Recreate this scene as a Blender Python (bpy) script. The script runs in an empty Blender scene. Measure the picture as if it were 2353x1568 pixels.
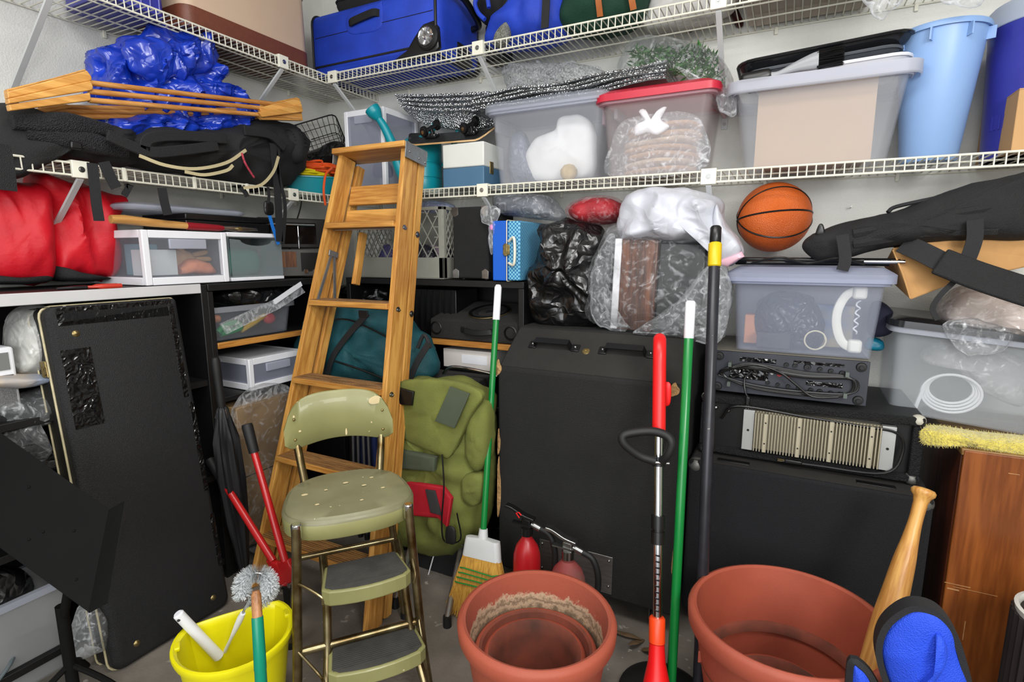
import bpy, math, random
from mathutils import Vector, Matrix, noise
# ------------------------------------------------------------------ camera
FPX = 1233.0; PITCH = math.atan(202/1233.0); YAW = math.radians(27.0); CAM = Vector((2.35, -2.35, 1.30))
sc = bpy.context.scene; COL = sc.collection
cd = bpy.data.cameras.new('camera'); cam = bpy.data.objects.new('camera', cd); COL.objects.link(cam)
cam.location = CAM; cam.rotation_euler = (math.pi/2-PITCH, 0, YAW)
cd.sensor_width = 36; cd.lens = FPX/2353*36; cd.clip_start = .05; sc.camera = cam
# ------------------------------------------------------------------ world, lights, exposure
w = bpy.data.worlds.new('World'); sc.world = w; w.use_nodes = True
w.node_tree.nodes['Background'].inputs[0].default_value = (.93, .97, 1, 1)
w.node_tree.nodes['Background'].inputs[1].default_value = .55
def area(name, loc, aim, size, size_y, power, col=(1,1,1)):
    l = bpy.data.lights.new(name, 'AREA'); l.shape = 'RECTANGLE'; l.size = size; l.size_y = size_y; l.energy = power; l.color = col
    o = bpy.data.objects.new(name, l); COL.objects.link(o); o.location = loc
    o.rotation_euler = (Vector(aim)-Vector(loc)).to_track_quat('-Z', 'Y').to_euler(); return o
area('studio_softbox_light', (3.55, -2.75, 2.1), (1.3, -.3, 1.0), .6, .6, 42, (1, .985, .96))
area('ceiling_tube_light', (1.9, -1.9, 2.62), (1.9, -1.7, 0), 1.6, .5, 34, (1, .99, .97))
area('garage_door_daylight', (2.6, -4.7, 1.6), (.4, -.6, 1.2), 3.0, 2.0, 96, (.97, .985, 1))
sc.view_settings.view_transform = 'Standard'; sc.view_settings.look = 'None'
sc.view_settings.exposure = -0.16; sc.view_settings.gamma = 1; sc.view_settings.use_curve_mapping = False
# ------------------------------------------------------------------ helpers
def ray(u, v):
    x = (u-1176.5)/FPX; y = (784-v)/FPX
    fw = math.cos(PITCH)+math.sin(PITCH)*y; up = -math.sin(PITCH)+math.cos(PITCH)*y
    return Vector((-math.sin(YAW)*fw+math.cos(YAW)*x, math.cos(YAW)*fw+math.sin(YAW)*x, up))
def P(u, v, X=None, Y=None, Z=None):
    """world point on a known plane of the room, from the survey of the photograph"""
    d = ray(u, v)
    t = (X-CAM.x)/d.x if X is not None else (Y-CAM.y)/d.y if Y is not None else (Z-CAM.z)/d.z
    return CAM+d*t
def lin(c):  # sRGB 0-255 -> linear
    return tuple((x/255/12.92 if x/255 <= .04045 else ((x/255+.055)/1.055)**2.4) for x in c)
def N(nt, t, **k):
    n = nt.nodes.new(t)
    for a, b in k.items(): setattr(n, a, b)
    return n
def base(name):
    m = bpy.data.materials.new(name); m.use_nodes = True; nt = m.node_tree
    return m, nt, nt.nodes['Principled BSDF'], nt.nodes['Material Output']
def setbump(nt, b, src, strength, dist=.01):
    bp = N(nt, 'ShaderNodeBump'); bp.inputs['Strength'].default_value = strength; bp.inputs['Distance'].default_value = dist
    nt.links.new(src, bp.inputs['Height']); nt.links.new(bp.outputs[0], b.inputs['Normal']); return bp
def mixcol(nt, fac, c1, c2):
    r = N(nt, 'ShaderNodeValToRGB'); r.color_ramp.elements[0].color = (*c1, 1); r.color_ramp.elements[1].color = (*c2, 1)
    nt.links.new(fac, r.inputs[0]); return r
def mat(name, col, rough=.5, metal=0, var=.12, vs=9, bump=0, bs=120, spec=.5, col2=None, lo=.35, hi=.7, coat=0, sheen=0, kind='noise', spots=None, stretch=None):
    m, nt, b, out = base(name); c = lin(col); c2 = lin(col2) if col2 else tuple(x*(1-var) for x in c)
    tc = N(nt, 'ShaderNodeTexCoord'); no = N(nt, 'ShaderNodeTexNoise'); no.inputs['Scale'].default_value = vs; no.inputs['Detail'].default_value = 6
    if stretch:
        mp = N(nt, 'ShaderNodeMapping'); mp.inputs['Scale'].default_value = stretch; nt.links.new(tc.outputs['Object'], mp.inputs[0]); nt.links.new(mp.outputs[0], no.inputs[0])
    else: nt.links.new(tc.outputs['Object'], no.inputs[0])
    r = mixcol(nt, no.outputs[0], c, c2); r.color_ramp.elements[0].position = lo; r.color_ramp.elements[1].position = hi
    last = r.outputs[0]
    if spots:  # (colour, scale, amount)
        sn = N(nt, 'ShaderNodeTexNoise'); sn.inputs['Scale'].default_value = spots[1]; sn.inputs['Detail'].default_value = 3; nt.links.new(tc.outputs['Object'], sn.inputs[0])
        rr = mixcol(nt, sn.outputs[0], (0,0,0), (1,1,1)); rr.color_ramp.elements[0].position = spots[2]; rr.color_ramp.elements[1].position = spots[2]+.015
        mx = N(nt, 'ShaderNodeMix', data_type='RGBA'); nt.links.new(rr.outputs[0], mx.inputs['Factor']); nt.links.new(last, mx.inputs['A']); mx.inputs['B'].default_value = (*lin(spots[0]), 1); last = mx.outputs['Result']
    nt.links.new(last, b.inputs['Base Color'])
    b.inputs['Roughness'].default_value = rough; b.inputs['Metallic'].default_value = metal; b.inputs['Specular IOR Level'].default_value = spec
    b.inputs['Coat Weight'].default_value = coat; b.inputs['Sheen Weight'].default_value = sheen
    if bump:
        if kind == 'weave':
            t = N(nt, 'ShaderNodeTexVoronoi'); t.inputs['Scale'].default_value = bs
        elif kind == 'crumple':
            t = N(nt, 'ShaderNodeTexVoronoi', feature='DISTANCE_TO_EDGE'); t.inputs['Scale'].default_value = bs
            n2 = N(nt, 'ShaderNodeTexNoise'); n2.inputs['Scale'].default_value = bs*.5; nt.links.new(tc.outputs['Object'], n2.inputs[0])
            ad = N(nt, 'ShaderNodeMix', data_type='VECTOR'); ad.inputs['Factor'].default_value = .22
            nt.links.new(tc.outputs['Object'], ad.inputs['A']); nt.links.new(n2.outputs['Color'], ad.inputs['B']); nt.links.new(ad.outputs['Result'], t.inputs['Vector'])
        else:
            t = N(nt, 'ShaderNodeTexNoise'); t.inputs['Scale'].default_value = bs; t.inputs['Detail'].default_value = 4
        if kind != 'crumple': nt.links.new(tc.outputs['Object'], t.inputs['Vector'])
        bp = setbump(nt, b, t.outputs[0], bump, .01 if kind != 'crumple' else .016); bp.invert = kind == 'crumple'
    return m
def wood(name, c1, c2, axis='z', scale=1, rough=.4, dark=None):
    m, nt, b, out = base(name); tc = N(nt, 'ShaderNodeTexCoord'); mp = N(nt, 'ShaderNodeMapping'); nt.links.new(tc.outputs['Object'], mp.inputs[0])
    s = [14*scale]*3; s['xyz'.index(axis)] = 1.1*scale; mp.inputs['Scale'].default_value = s
    n1 = N(nt, 'ShaderNodeTexNoise'); n1.inputs['Scale'].default_value = 1.4; n1.inputs['Detail'].default_value = 3; nt.links.new(mp.outputs[0], n1.inputs[0])
    mu = N(nt, 'ShaderNodeMath', operation='MULTIPLY'); mu.inputs[1].default_value = 16; nt.links.new(n1.outputs[0], mu.inputs[0])
    sn = N(nt, 'ShaderNodeMath', operation='SINE'); nt.links.new(mu.outputs[0], sn.inputs[0])
    n2 = N(nt, 'ShaderNodeTexNoise'); n2.inputs['Scale'].default_value = 9; n2.inputs['Detail'].default_value = 5; nt.links.new(mp.outputs[0], n2.inputs[0])
    ad = N(nt, 'ShaderNodeMath', operation='MULTIPLY_ADD'); ad.inputs[1].default_value = .22; nt.links.new(sn.outputs[0], ad.inputs[0]); nt.links.new(n2.outputs[0], ad.inputs[2])
    r = mixcol(nt, ad.outputs[0], lin(c1), lin(c2)); r.color_ramp.elements[0].position = .3; r.color_ramp.elements[1].position = .8
    nt.links.new(r.outputs[0], b.inputs['Base Color']); b.inputs['Roughness'].default_value = rough
    setbump(nt, b, ad.outputs[0], .12, .004); return m
def transl(name, col, alpha, rough=.35, glow=.5):
    """translucent polypropylene: part of the light passes, the rest scatters"""
    m, nt, b, out = base(name); c = lin(col); b.inputs['Base Color'].default_value = (*c, 1); b.inputs['Roughness'].default_value = rough
    tr = N(nt, 'ShaderNodeBsdfTransparent'); tl = N(nt, 'ShaderNodeBsdfTranslucent'); tl.inputs[0].default_value = (*c, 1)
    m1 = N(nt, 'ShaderNodeMixShader'); m1.inputs[0].default_value = glow; nt.links.new(b.outputs[0], m1.inputs[1]); nt.links.new(tl.outputs[0], m1.inputs[2])
    m2 = N(nt, 'ShaderNodeMixShader'); m2.inputs[0].default_value = alpha; nt.links.new(tr.outputs[0], m2.inputs[1]); nt.links.new(m1.outputs[0], m2.inputs[2])
    nt.links.new(m2.outputs[0], out.inputs[0]); return m
def clearbag(name, col=(225,228,232), lo=.03, hi=.38, bs=14, bump=.5, rough=.16):
    """thin crinkled film: wrinkles catch the light, the rest is see-through"""
    m, nt, b, out = base(name); c = lin(col); b.inputs['Base Color'].default_value = (*c, 1); b.inputs['Roughness'].default_value = rough; b.inputs['Specular IOR Level'].default_value = .9
    tc = N(nt, 'ShaderNodeTexCoord'); n1 = N(nt, 'ShaderNodeTexNoise'); n1.inputs['Scale'].default_value = bs; n1.inputs['Detail'].default_value = 5; n1.inputs['Distortion'].default_value = 1.6
    nt.links.new(tc.outputs['Object'], n1.inputs[0])
    try: n1.noise_type = 'RIDGED_MULTIFRACTAL'
    except Exception: pass
    bp = setbump(nt, b, n1.outputs[0], bump, .02)
    n2 = N(nt, 'ShaderNodeTexNoise'); n2.inputs['Scale'].default_value = bs*1.3; n2.inputs['Detail'].default_value = 6; n2.inputs['Distortion'].default_value = 2.5; nt.links.new(tc.outputs['Object'], n2.inputs[0])
    lw = N(nt, 'ShaderNodeFresnel'); lw.inputs[0].default_value = 1.5; nt.links.new(bp.outputs[0], lw.inputs['Normal'])
    r = N(nt, 'ShaderNodeMapRange'); r.inputs['From Min'].default_value = .52; r.inputs['From Max'].default_value = .8; r.inputs['To Min'].default_value = lo; r.inputs['To Max'].default_value = hi
    nt.links.new(n2.outputs[0], r.inputs[0]); ad = N(nt, 'ShaderNodeMath', operation='ADD'); ad.use_clamp = True
    fm = N(nt, 'ShaderNodeMath', operation='MULTIPLY'); fm.inputs[1].default_value = .55; nt.links.new(lw.outputs[0], fm.inputs[0]); nt.links.new(r.outputs[0], ad.inputs[0]); nt.links.new(fm.outputs[0], ad.inputs[1])
    tr = N(nt, 'ShaderNodeBsdfTransparent'); mx = N(nt, 'ShaderNodeMixShader'); nt.links.new(ad.outputs[0], mx.inputs[0]); nt.links.new(tr.outputs[0], mx.inputs[1]); nt.links.new(b.outputs[0], mx.inputs[2])
    nt.links.new(mx.outputs[0], out.inputs[0]); return m

def catmull(pts, n, closed=False):
    """resample a polyline of tuples through a smooth curve"""
    pts = [Vector(p) for p in pts]; k = len(pts); out = []
    segs = k if closed else k-1
    for i in range(segs):
        a = pts[(i-1) % k] if closed or i > 0 else pts[0]*2-pts[1]; b = pts[i]; c = pts[(i+1) % k]
        d = pts[(i+2) % k] if closed or i+2 < k else pts[-1]*2-pts[-2]
        for j in range(n):
            t = j/n; out.append(.5*((2*b)+(c-a)*t+(2*a-5*b+4*c-d)*t*t+(3*b-a-3*c+d)*t**3))
    if not closed: out.append(pts[-1])
    return out
def rrect(wd, h, r, seg=4):
    r = min(r, wd/2-1e-4, h/2-1e-4); o = []
    for cx, cy, a0 in ((wd/2-r, h/2-r, 0), (-wd/2+r, h/2-r, 90), (-wd/2+r, -h/2+r, 180), (wd/2-r, -h/2+r, 270)):
        for i in range(seg+1):
            a = math.radians(a0+90*i/seg); o.append((cx+r*math.cos(a), cy+r*math.sin(a)))
    return o
def oval(a, b, n=40, e=2.0):
    o = []
    for i in range(n):
        t = 2*math.pi*i/n; c, s = math.cos(t), math.sin(t)
        o.append((a*math.copysign(abs(c)**(2/e), c), b*math.copysign(abs(s)**(2/e), s)))
    return o
def nz(p, s, seed=0):
    return noise.noise(Vector((p[0]*s+seed*7.3, p[1]*s-seed*3.1, p[2]*s+seed*1.7)))
def crease(p, s, seed=0):
    q = Vector((p[0]*s+seed*7.3, p[1]*s-seed*3.1, p[2]*s+seed*1.7)); q += .35*Vector((noise.noise(q*1.3), noise.noise(q*1.3+Vector((9,0,0))), noise.noise(q*1.3+Vector((0,9,0)))))
    a = 1-abs(noise.noise(q))*2.6; b = 1-abs(noise.noise(q*2.2+Vector((3, 1, 7))))*2.4; return .42*a*abs(a)+.16*b*abs(b)-.12
class MB:
    def __init__(s): s.v = []; s.f = []; s.m = Matrix.Identity(4)
    def add(s, vs, fs):
        o = len(s.v); s.v += [tuple(s.m @ Vector(p)) for p in vs]; s.f += [tuple(i+o for i in q) for q in fs]; return s
    def box(s, c, d, rot=None):
        x, y, z = d[0]/2, d[1]/2, d[2]/2; vs = [Vector(p) for p in ((-x,-y,-z),(x,-y,-z),(x,y,-z),(-x,y,-z),(-x,-y,z),(x,-y,z),(x,y,z),(-x,y,z))]
        if rot is not None:
            R = rot if isinstance(rot, Matrix) else Matrix.Rotation(rot[2], 3, 'Z') @ Matrix.Rotation(rot[1], 3, 'Y') @ Matrix.Rotation(rot[0], 3, 'X')
            vs = [R @ p for p in vs]
        return s.add([p+Vector(c) for p in vs], [(0,3,2,1),(4,5,6,7),(0,1,5,4),(1,2,6,5),(2,3,7,6),(3,0,4,7)])
    def b2(s, x0, x1, y0, y1, z0, z1): return s.box(((x0+x1)/2,(y0+y1)/2,(z0+z1)/2), (abs(x1-x0),abs(y1-y0),abs(z1-z0)))
    def loft(s, rings, cap0=True, cap1=True, closed=True):
        n = len(rings[0]); vs = [p for r in rings for p in r]; fs = []
        for i in range(len(rings)-1):
            for j in range(n if closed else n-1):
                k = (j+1) % n; fs.append((i*n+j, i*n+k, (i+1)*n+k, (i+1)*n+j))
        if cap0: fs.append(tuple(range(n-1, -1, -1)))
        if cap1: fs.append(tuple((len(rings)-1)*n+j for j in range(n)))
        return s.add(vs, fs)
    def tube(s, pts, r, n=8, closed=False, sec=None, up=None):
        """sweep: round section of radius r (number or list) or a 2D section list"""
        pts = [Vector(p) for p in pts]; k = len(pts); rings = []; prev = None
        for i, p in enumerate(pts):
            a = pts[i-1] if (i or closed) else pts[0]; b = pts[(i+1) % k] if (i < k-1 or closed) else pts[-1]
            t = (b-a); t = t.normalized() if t.length > 1e-9 else Vector((0,0,1))
            if up is not None: ref = Vector(up) - t*Vector(up).dot(t)
            elif prev is None: ref = Vector((0,0,1)) if abs(t.z) < .9 else Vector((1,0,0)); ref = ref-t*ref.dot(t)
            else: ref = prev-t*prev.dot(t)
            ref = ref.normalized() if ref.length > 1e-6 else t.orthogonal().normalized(); prev = ref; bi = t.cross(ref)
            rr = r[i] if isinstance(r, (list, tuple)) else r
            S = sec if sec else [(math.cos(2*math.pi*j/n), math.sin(2*math.pi*j/n)) for j in range(n)]
            q = rr if not sec else (rr if rr else 1)
            rings.append([p+bi*(x*q)+ref*(y*q) for x, y in S])
        if closed: rings.append(rings[0]); return s.loft(rings, False, False)
        return s.loft(rings)
    def ribbon(s, pts, wd, th, up): return s.tube(pts, 1, sec=[(-wd/2,-th/2),(wd/2,-th/2),(wd/2,th/2),(-wd/2,th/2)], up=up)
    def cyl(s, a, b, r, r2=None, n=16): return s.tube([a, b], [r, r if r2 is None else r2], n)
    def lathe(s, prof, n=32, c=(0,0,0), cap0=False, cap1=False):
        return s.loft([[(c[0]+r*math.cos(2*math.pi*j/n), c[1]+r*math.sin(2*math.pi*j/n), c[2]+z) for j in range(n)] for r, z in prof], cap0, cap1)
    def stack(s, secs, cap0=True, cap1=True):
        """secs: (2D outline, z) or (2D outline, z, dx, dy)"""
        return s.loft([[(x+(q[2] if len(q) > 2 else 0), y+(q[3] if len(q) > 3 else 0), q[1]) for x, y in q[0]] for q in secs], cap0, cap1)
    def prism(s, poly, a, b, plane='xz'):
        f = {'xz': lambda p, t: (p[0], t, p[1]), 'xy': lambda p, t: (p[0], p[1], t), 'yz': lambda p, t: (t, p[0], p[1])}[plane]
        return s.loft([[f(p, a) for p in poly], [f(p, b) for p in poly]])
    def ball(s, c, r, n=16, m=10):
        rx, ry, rz = r if isinstance(r, (tuple, list)) else (r,)*3
        return s.loft([[(c[0]+rx*math.sin(math.pi*i/m)*math.cos(2*math.pi*j/n), c[1]+ry*math.sin(math.pi*i/m)*math.sin(2*math.pi*j/n), c[2]-rz*math.cos(math.pi*i/m)) for j in range(n)] for i in range(1, m)])
    def puff(s, outl, tf, tb, amp=0, sc_=12, seed=0, K=12, n=6, e=2.4, fold=0, fs=5, vert=1.0, smooth=True):
        """cushion from an outline in the local xz plane: bulges tf towards -y and tb towards +y, creased"""
        o = catmull([(a, 0, b) for a, b in outl], n, True) if smooth else [Vector((a, 0, b)) for a, b in outl]
        c = sum(o, Vector())/len(o); rings = []
        prof = [(math.sin(math.pi/2*k/K)) for k in range(0, K+1)]
        seq = [(-1, q) for q in prof[:]] + [(1, q) for q in reversed(prof[:-1])]
        for sd, q in seq:
            q = max(q, .02); h = (1-q**e)**(1/e) if q < 1 else 0
            ring = []
            for p in o:
                x = c+(p-c)*q; y = sd*(tf if sd < 0 else tb)*h
                v = Vector((x.x, y, x.z))
                if amp:
                    vv = Vector((v.x, v.y, v.z*vert)); d = amp*crease(vv, sc_, seed)+amp*.6*nz(vv, sc_*2.1, seed)
                    if fold: d += fold*nz(vv, fs, seed+3)
                    v += Vector((p.x-c.x, 0, p.z-c.z)).normalized()*d*(1-h)*.8+Vector((0, sd*d*(.15+h), 0))
                ring.append(v)
            rings.append(ring)
        return s.loft(rings)
    def soft(s, secs, amp=0, sc_=10, seed=0, n=40, k=6, e=2.6):
        """body along x: sections (x, y, z, half_y, half_z)"""
        cs = catmull([tuple(q[:3]) for q in secs], k); hs = catmull([(q[3], q[4], 0) for q in secs], k); rings = []
        for c, h in zip(cs, hs):
            ring = []
            for a, b in oval(max(h.x, .002), max(h.y, .002), n, e):
                v = Vector((c.x, c.y+a, c.z+b))
                if amp:
                    d = amp*crease(v, sc_, seed)+amp*.7*nz(v, sc_*.8, seed); v += Vector((0, a, b)).normalized()*d
                ring.append(v)
            rings.append(ring)
        return s.loft(rings)
    def mesh(s, name, smooth=True, ang=40):
        me = bpy.data.meshes.new(name); me.from_pydata(s.v, [], s.f); me.update()
        if smooth:
            me.polygons.foreach_set('use_smooth', [True]*len(me.polygons)); me.set_sharp_from_angle(angle=math.radians(ang))
        return me
    def build(s, name, material, parent=None, smooth=True, ang=40, bevel=0, seg=2, sub=0, label=None, flip=False):
        import bmesh
        me = s.mesh(name, False); bm = bmesh.new(); bm.from_mesh(me); bmesh.ops.recalc_face_normals(bm, faces=bm.faces); bm.to_mesh(me); bm.free()
        if smooth:
            me.polygons.foreach_set('use_smooth', [True]*len(me.polygons)); me.set_sharp_from_angle(angle=math.radians(ang))
        o = bpy.data.objects.new(name, me); COL.objects.link(o); me.materials.append(material)
        if parent: o.parent = parent
        if bevel:
            b = o.modifiers.new('bevel', 'BEVEL'); b.width = bevel; b.segments = seg; b.limit_method = 'ANGLE'; b.angle_limit = math.radians(38)
        if sub: q = o.modifiers.new('sub', 'SUBSURF'); q.levels = sub; q.render_levels = sub
        if label: o['label'] = label
        return o
def tag(o, label, cat, group=None, kind=None):
    o['label'] = label; o['category'] = cat
    if group: o['group'] = group
    if kind: o['kind'] = kind
    return o
def thing(name, label, cat, loc=(0,0,0), rz=0, group=None, rot=None):
    o = bpy.data.objects.new(name, None); COL.objects.link(o); o.empty_display_size = .05; o.location = loc
    o.rotation_euler = rot if rot else (0, 0, math.radians(rz)); return tag(o, label, cat, group)
def inst(o, parent=None, loc=None, rot=None, name=None):
    c = o.copy(); COL.objects.link(c)
    if parent: c.parent = parent
    if loc is not None: c.location = loc
    if rot is not None: c.rotation_euler = rot
    return c
def struct(o): o['kind'] = 'structure'; return o
def oXZ(px, Y):   # outline measured on the plane y = Y
    return [(lambda q: (q.x, q.z))(P(u, v, Y=Y)) for u, v in px]
def oYZ(px, X):
    return [(lambda q: (q.y, q.z))(P(u, v, X=X)) for u, v in px]
def rel(o, a0, z0): return [(a-a0, z-z0) for a, z in o]
def softthing(name, label, cat, px, m, Y=None, X=None, tf=.1, tb=.1, amp=.01, sc_=12, seed=0, part='bag_film', group=None, **k):
    """a bag-like thing: outline surveyed on one plane, given its own thickness"""
    o = oXZ(px, Y) if Y is not None else oYZ(px, X); a0 = (min(p[0] for p in o)+max(p[0] for p in o))/2; z0 = min(p[1] for p in o)
    t = thing(name, label, cat, (a0, Y, z0) if Y is not None else (X, a0, z0), 0 if Y is not None else 90, group)
    b = MB().puff(rel(o, a0, z0), tf, tb, amp, sc_, seed, **k).build(part, m, t, ang=60); return t, b, a0, z0
# ------------------------------------------------------------------ shared materials
WALL = mat('painted_wall', (226,226,220), .85, var=.10, vs=3, bump=.25, bs=160, col2=(206,206,200))
FLOOR = mat('concrete', (128,120,110), .8, col2=(92,86,79), vs=5, bump=.15, bs=90, spots=((150,143,133), 22, .66))
WIRE = mat('cream_epoxy_wire', (226,224,208), .4, var=.08)
CREAM = mat('cream_plastic', (232,230,214), .45, var=.05)
BRACE = mat('grey_white_steel', (205,208,208), .4, var=.1)
STEEL = mat('steel', (170,170,168), .3, 1, var=.3, vs=30)
CHROME = mat('chrome', (215,215,218), .12, 1, var=.1)
BRASS = mat('aged_brass', (170,150,100), .38, .9, var=.5, vs=60)
BLACKWOOD = mat('black_laminate', (17,17,18), .5, var=.3, vs=20)
WHITEEDGE = mat('white_laminate', (205,204,205), .45, var=.1)
OAKE = wood('oak_edge', (196,138,66), (160,104,44), 'y', 1.5)
OAKX = wood('oak_edge_x', (196,138,66), (160,104,44), 'x', 1.5)
BLACKP = mat('black_plastic', (16,16,17), .35, var=.25)
RUBBER = mat('black_rubber', (19,19,20), .6, var=.3)
WHITEP = mat('white_plastic', (232,233,238), .35, var=.04)
NYLON = mat('black_nylon', (22,22,24), .75, var=.3, vs=14, bump=.35, bs=500, kind='weave')
WEB = mat('black_webbing', (27,27,30), .7, var=.2, bump=.3, bs=700, kind='weave')
FILM = clearbag('clear_film'); FILM2 = clearbag('clear_film_thick', lo=.08, hi=.7, bs=18)
BLKBAG = mat('black_bin_liner', (17,17,19), .28, var=.3, vs=12, bump=.9, bs=16, kind='crumple', spec=.7)
PP = transl('translucent_plastic', (228,231,240), .16, glow=.3); PPD = transl('translucent_plastic_rim', (214,218,230), .72)
PPC = transl('clear_polystyrene', (205,210,222), .16, .15)
# ------------------------------------------------------------------ the room
RX, RY, RH = 5.0, -5.2, 2.7
def wallbox(name, x0, x1, y0, y1, z0, z1, m):
    return struct(MB().b2(x0, x1, y0, y1, z0, z1).build(name, m, smooth=False))
wallbox('floor', -.1, RX+.1, RY-1.5, .1, -.1, 0, FLOOR)
wallbox('wall_left', -.1, 0, RY, .1, 0, RH, WALL)
wallbox('wall_back', 0, RX, 0, .1, 0, RH, WALL)
wallbox('wall_right', RX, RX+.1, RY, .1, 0, RH, WALL)
wallbox('ceiling', -.1, RX+.1, RY, .1, RH, RH+.1, WALL)
# ------------------------------------------------------------------ wire shelving
SD = .36
def wire_shelf(label, loc, rz, L, brackets, cut=(0, 9)):
    t = thing('wire_shelf', label, 'wire shelf', loc, rz, 'wall mounted wire shelves')
    lip = .037
    for y, z, r in ((-.004, -.006, .0032), (-.13, -.006, .003), (-.25, -.006, .003), (-SD, 0, .0036), (-SD-.002, -lip, .0036)):
        MB().cyl((0, y, z), (L, y, z), r, n=8).build('rod', WIRE, t)
    proto = None; n = int(L/.0254)
    for i in range(n+1):
        x = .006+i*.0254
        if proto is None:
            proto = MB().tube([(0, 0, 0), (0, -SD+.004, 0), (0, -SD-.002, -.003), (0, -SD-.004, -lip)], .0021, 6).build('wire', WIRE, t); proto.location.x = x
        else: inst(proto, t, (x, 0, 0))
    for bx in brackets:
        b = MB().box((bx, -SD-.008, -lip/2), (.05, .012, .052)).box((bx, -SD+.012, .006), (.05, .04, .004)).build('bracket', CREAM, t, bevel=.004)
        s_ = MB().cyl((bx, -SD-.014, -lip/2), (bx, -SD-.018, -lip/2), .006, n=12).cyl((bx, -SD-.0145, -lip/2), (bx, -SD-.0155, -lip/2), .009, n=12).build('screw', STEEL, t); s_.parent = b
        br = MB().box((0, 0, 0), (.001, .001, .001)); br = MB().tube([(bx, -SD, -.045), (bx, -.014, -.30)], 1, sec=[(-.009,-.004),(.009,-.004),(.009,.004),(-.009,.004)], up=(0,0,1)).box((bx, -.004, -.315), (.022, .006, .06)).build('brace', BRACE, t, bevel=.001)
        MB().cyl((bx, -.006, -.325), (bx, -.011, -.325), .006, n=10).build('brace_screw', STEEL, t).parent = br
    for k in range(int(L/.42)):
        MB().box((.2+k*.42, -.005, -.014), (.012, .009, .026)).build('wall_clip', CREAM, t, bevel=.002)
    return t
UZ, LZ = 2.123, 1.575
wire_shelf('upper wire shelf on the left wall, carrying the beige and brown cooler', (0, -2.15, UZ), 90, 2.15, [2.15-1.42, 2.15-.61])
wire_shelf('upper wire shelf on the back wall, carrying the blue suitcase', (SD+.008, 0, UZ), 0, 3.4, [.04, 1.18-SD, 2.08-SD])
tl = wire_shelf('lower wire shelf on the left wall, under the black backpacks and blue tarp', (0, -2.15, LZ), 90, 2.15, [2.15-1.415, 2.15-.60])
wire_shelf('lower wire shelf on the back wall, carrying clear bins and the light blue bucket', (SD+.008, 0, LZ), 0, 3.4, [1.195-SD, 2.08-SD])
for y in (-1.29, -1.05, -.83):    # lip connectors
    MB().box((2.15+y, -SD-.006, -.018), (.012, .01, .044)).build('lip_clip', CREAM, tl, bevel=.002)
# ------------------------------------------------------------------ bookcases
BX = .42; BT = 1.187
k = thing('bookcase', 'long black bookcase with white-edged top along the left wall, behind the guitar case', 'bookcase', (0, -1.65, 0))
def kb(name, m, x0, x1, y0, y1, z0, z1, par=k, oy=1.65, ox=0): return MB().b2(x0-ox, x1-ox, y0+oy, y1+oy, z0, z1).build(name, m, par, bevel=.002)
kb('top_board', BLACKWOOD, .01, BX-.004, -2.3, -1.1, BT-.033, BT); kb('top_edge', WHITEEDGE, BX-.004, BX, -2.3, -1.098, BT-.034, BT+.001)
kb('side_panel', BLACKWOOD, .01, BX, -1.1, -1.075, 0, BT-.004); kb('side_panel', BLACKWOOD, .01, BX, -2.3, -2.275, 0, BT-.034)
kb('back_panel', BLACKWOOD, .004, .012, -2.3, -1.1, 0, BT-.034)
for z in (.80, .42, .06): kb('shelf_board', BLACKWOOD, .012, BX-.006, -2.275, -1.1, z, z+.024)
k2 = thing('bookcase', 'black bookcase with an oak shelf in the corner, holding the toy bin behind the ladder', 'bookcase', (0, -.74, 0))
kk = dict(par=k2, oy=.74)
kb('top_board', BLACKWOOD, .01, BX, -1.072, -.40, BT-.028, BT-.002, **kk); kb('side_panel', BLACKWOOD, .01, BX, -.425, -.40, 0, BT-.03, **kk)
kb('back_panel', BLACKWOOD, .004, .012, -1.072, -.40, 0, BT-.03, **kk); kb('side_panel', BLACKWOOD, .01, BX-.004, -1.073, -1.05, 0, BT-.03, **kk)
kb('shelf_board', BLACKWOOD, .012, BX-.02, -1.05, -.425, .935, .955, **kk); kb('shelf_edge', OAKE, BX-.02, BX, -1.05, -.425, .934, .957, **kk)
kb('shelf_board', BLACKWOOD, .012, BX-.02, -1.05, -.425, .715, .735, **kk); kb('shelf_board', BLACKWOOD, .012, BX-.02, -1.05, -.425, .06, .08, **kk)
k3 = thing('bookcase', 'black bookcase against the back wall, holding the grey carpeted speaker', 'bookcase', (.9, -.19, 0))
kk = dict(par=k3, oy=.19, ox=.9); FY = -.38
kb('top_board', BLACKWOOD, .44, 1.40, FY, -.01, BT-.03, BT-.003, **kk); kb('side_panel', BLACKWOOD, .44, .465, FY, -.01, 0, BT-.031, **kk)
kb('side_panel', BLACKWOOD, 1.375, 1.40, FY, -.01, 0, BT-.031, **kk); kb('back_panel', BLACKWOOD, .44, 1.40, -.012, -.004, 0, BT-.031, **kk)
kb('shelf_board', BLACKWOOD, .465, 1.375, FY+.02, -.012, .895, .917, **kk); kb('shelf_edge', OAKX, .465, 1.375, FY, FY+.02, .894, .919, **kk)
kb('shelf_board', BLACKWOOD, .465, 1.375, FY, -.012, .62, .64, **kk); kb('shelf_board', BLACKWOOD, .465, 1.375, FY, -.012, .06, .08, **kk)
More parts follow.
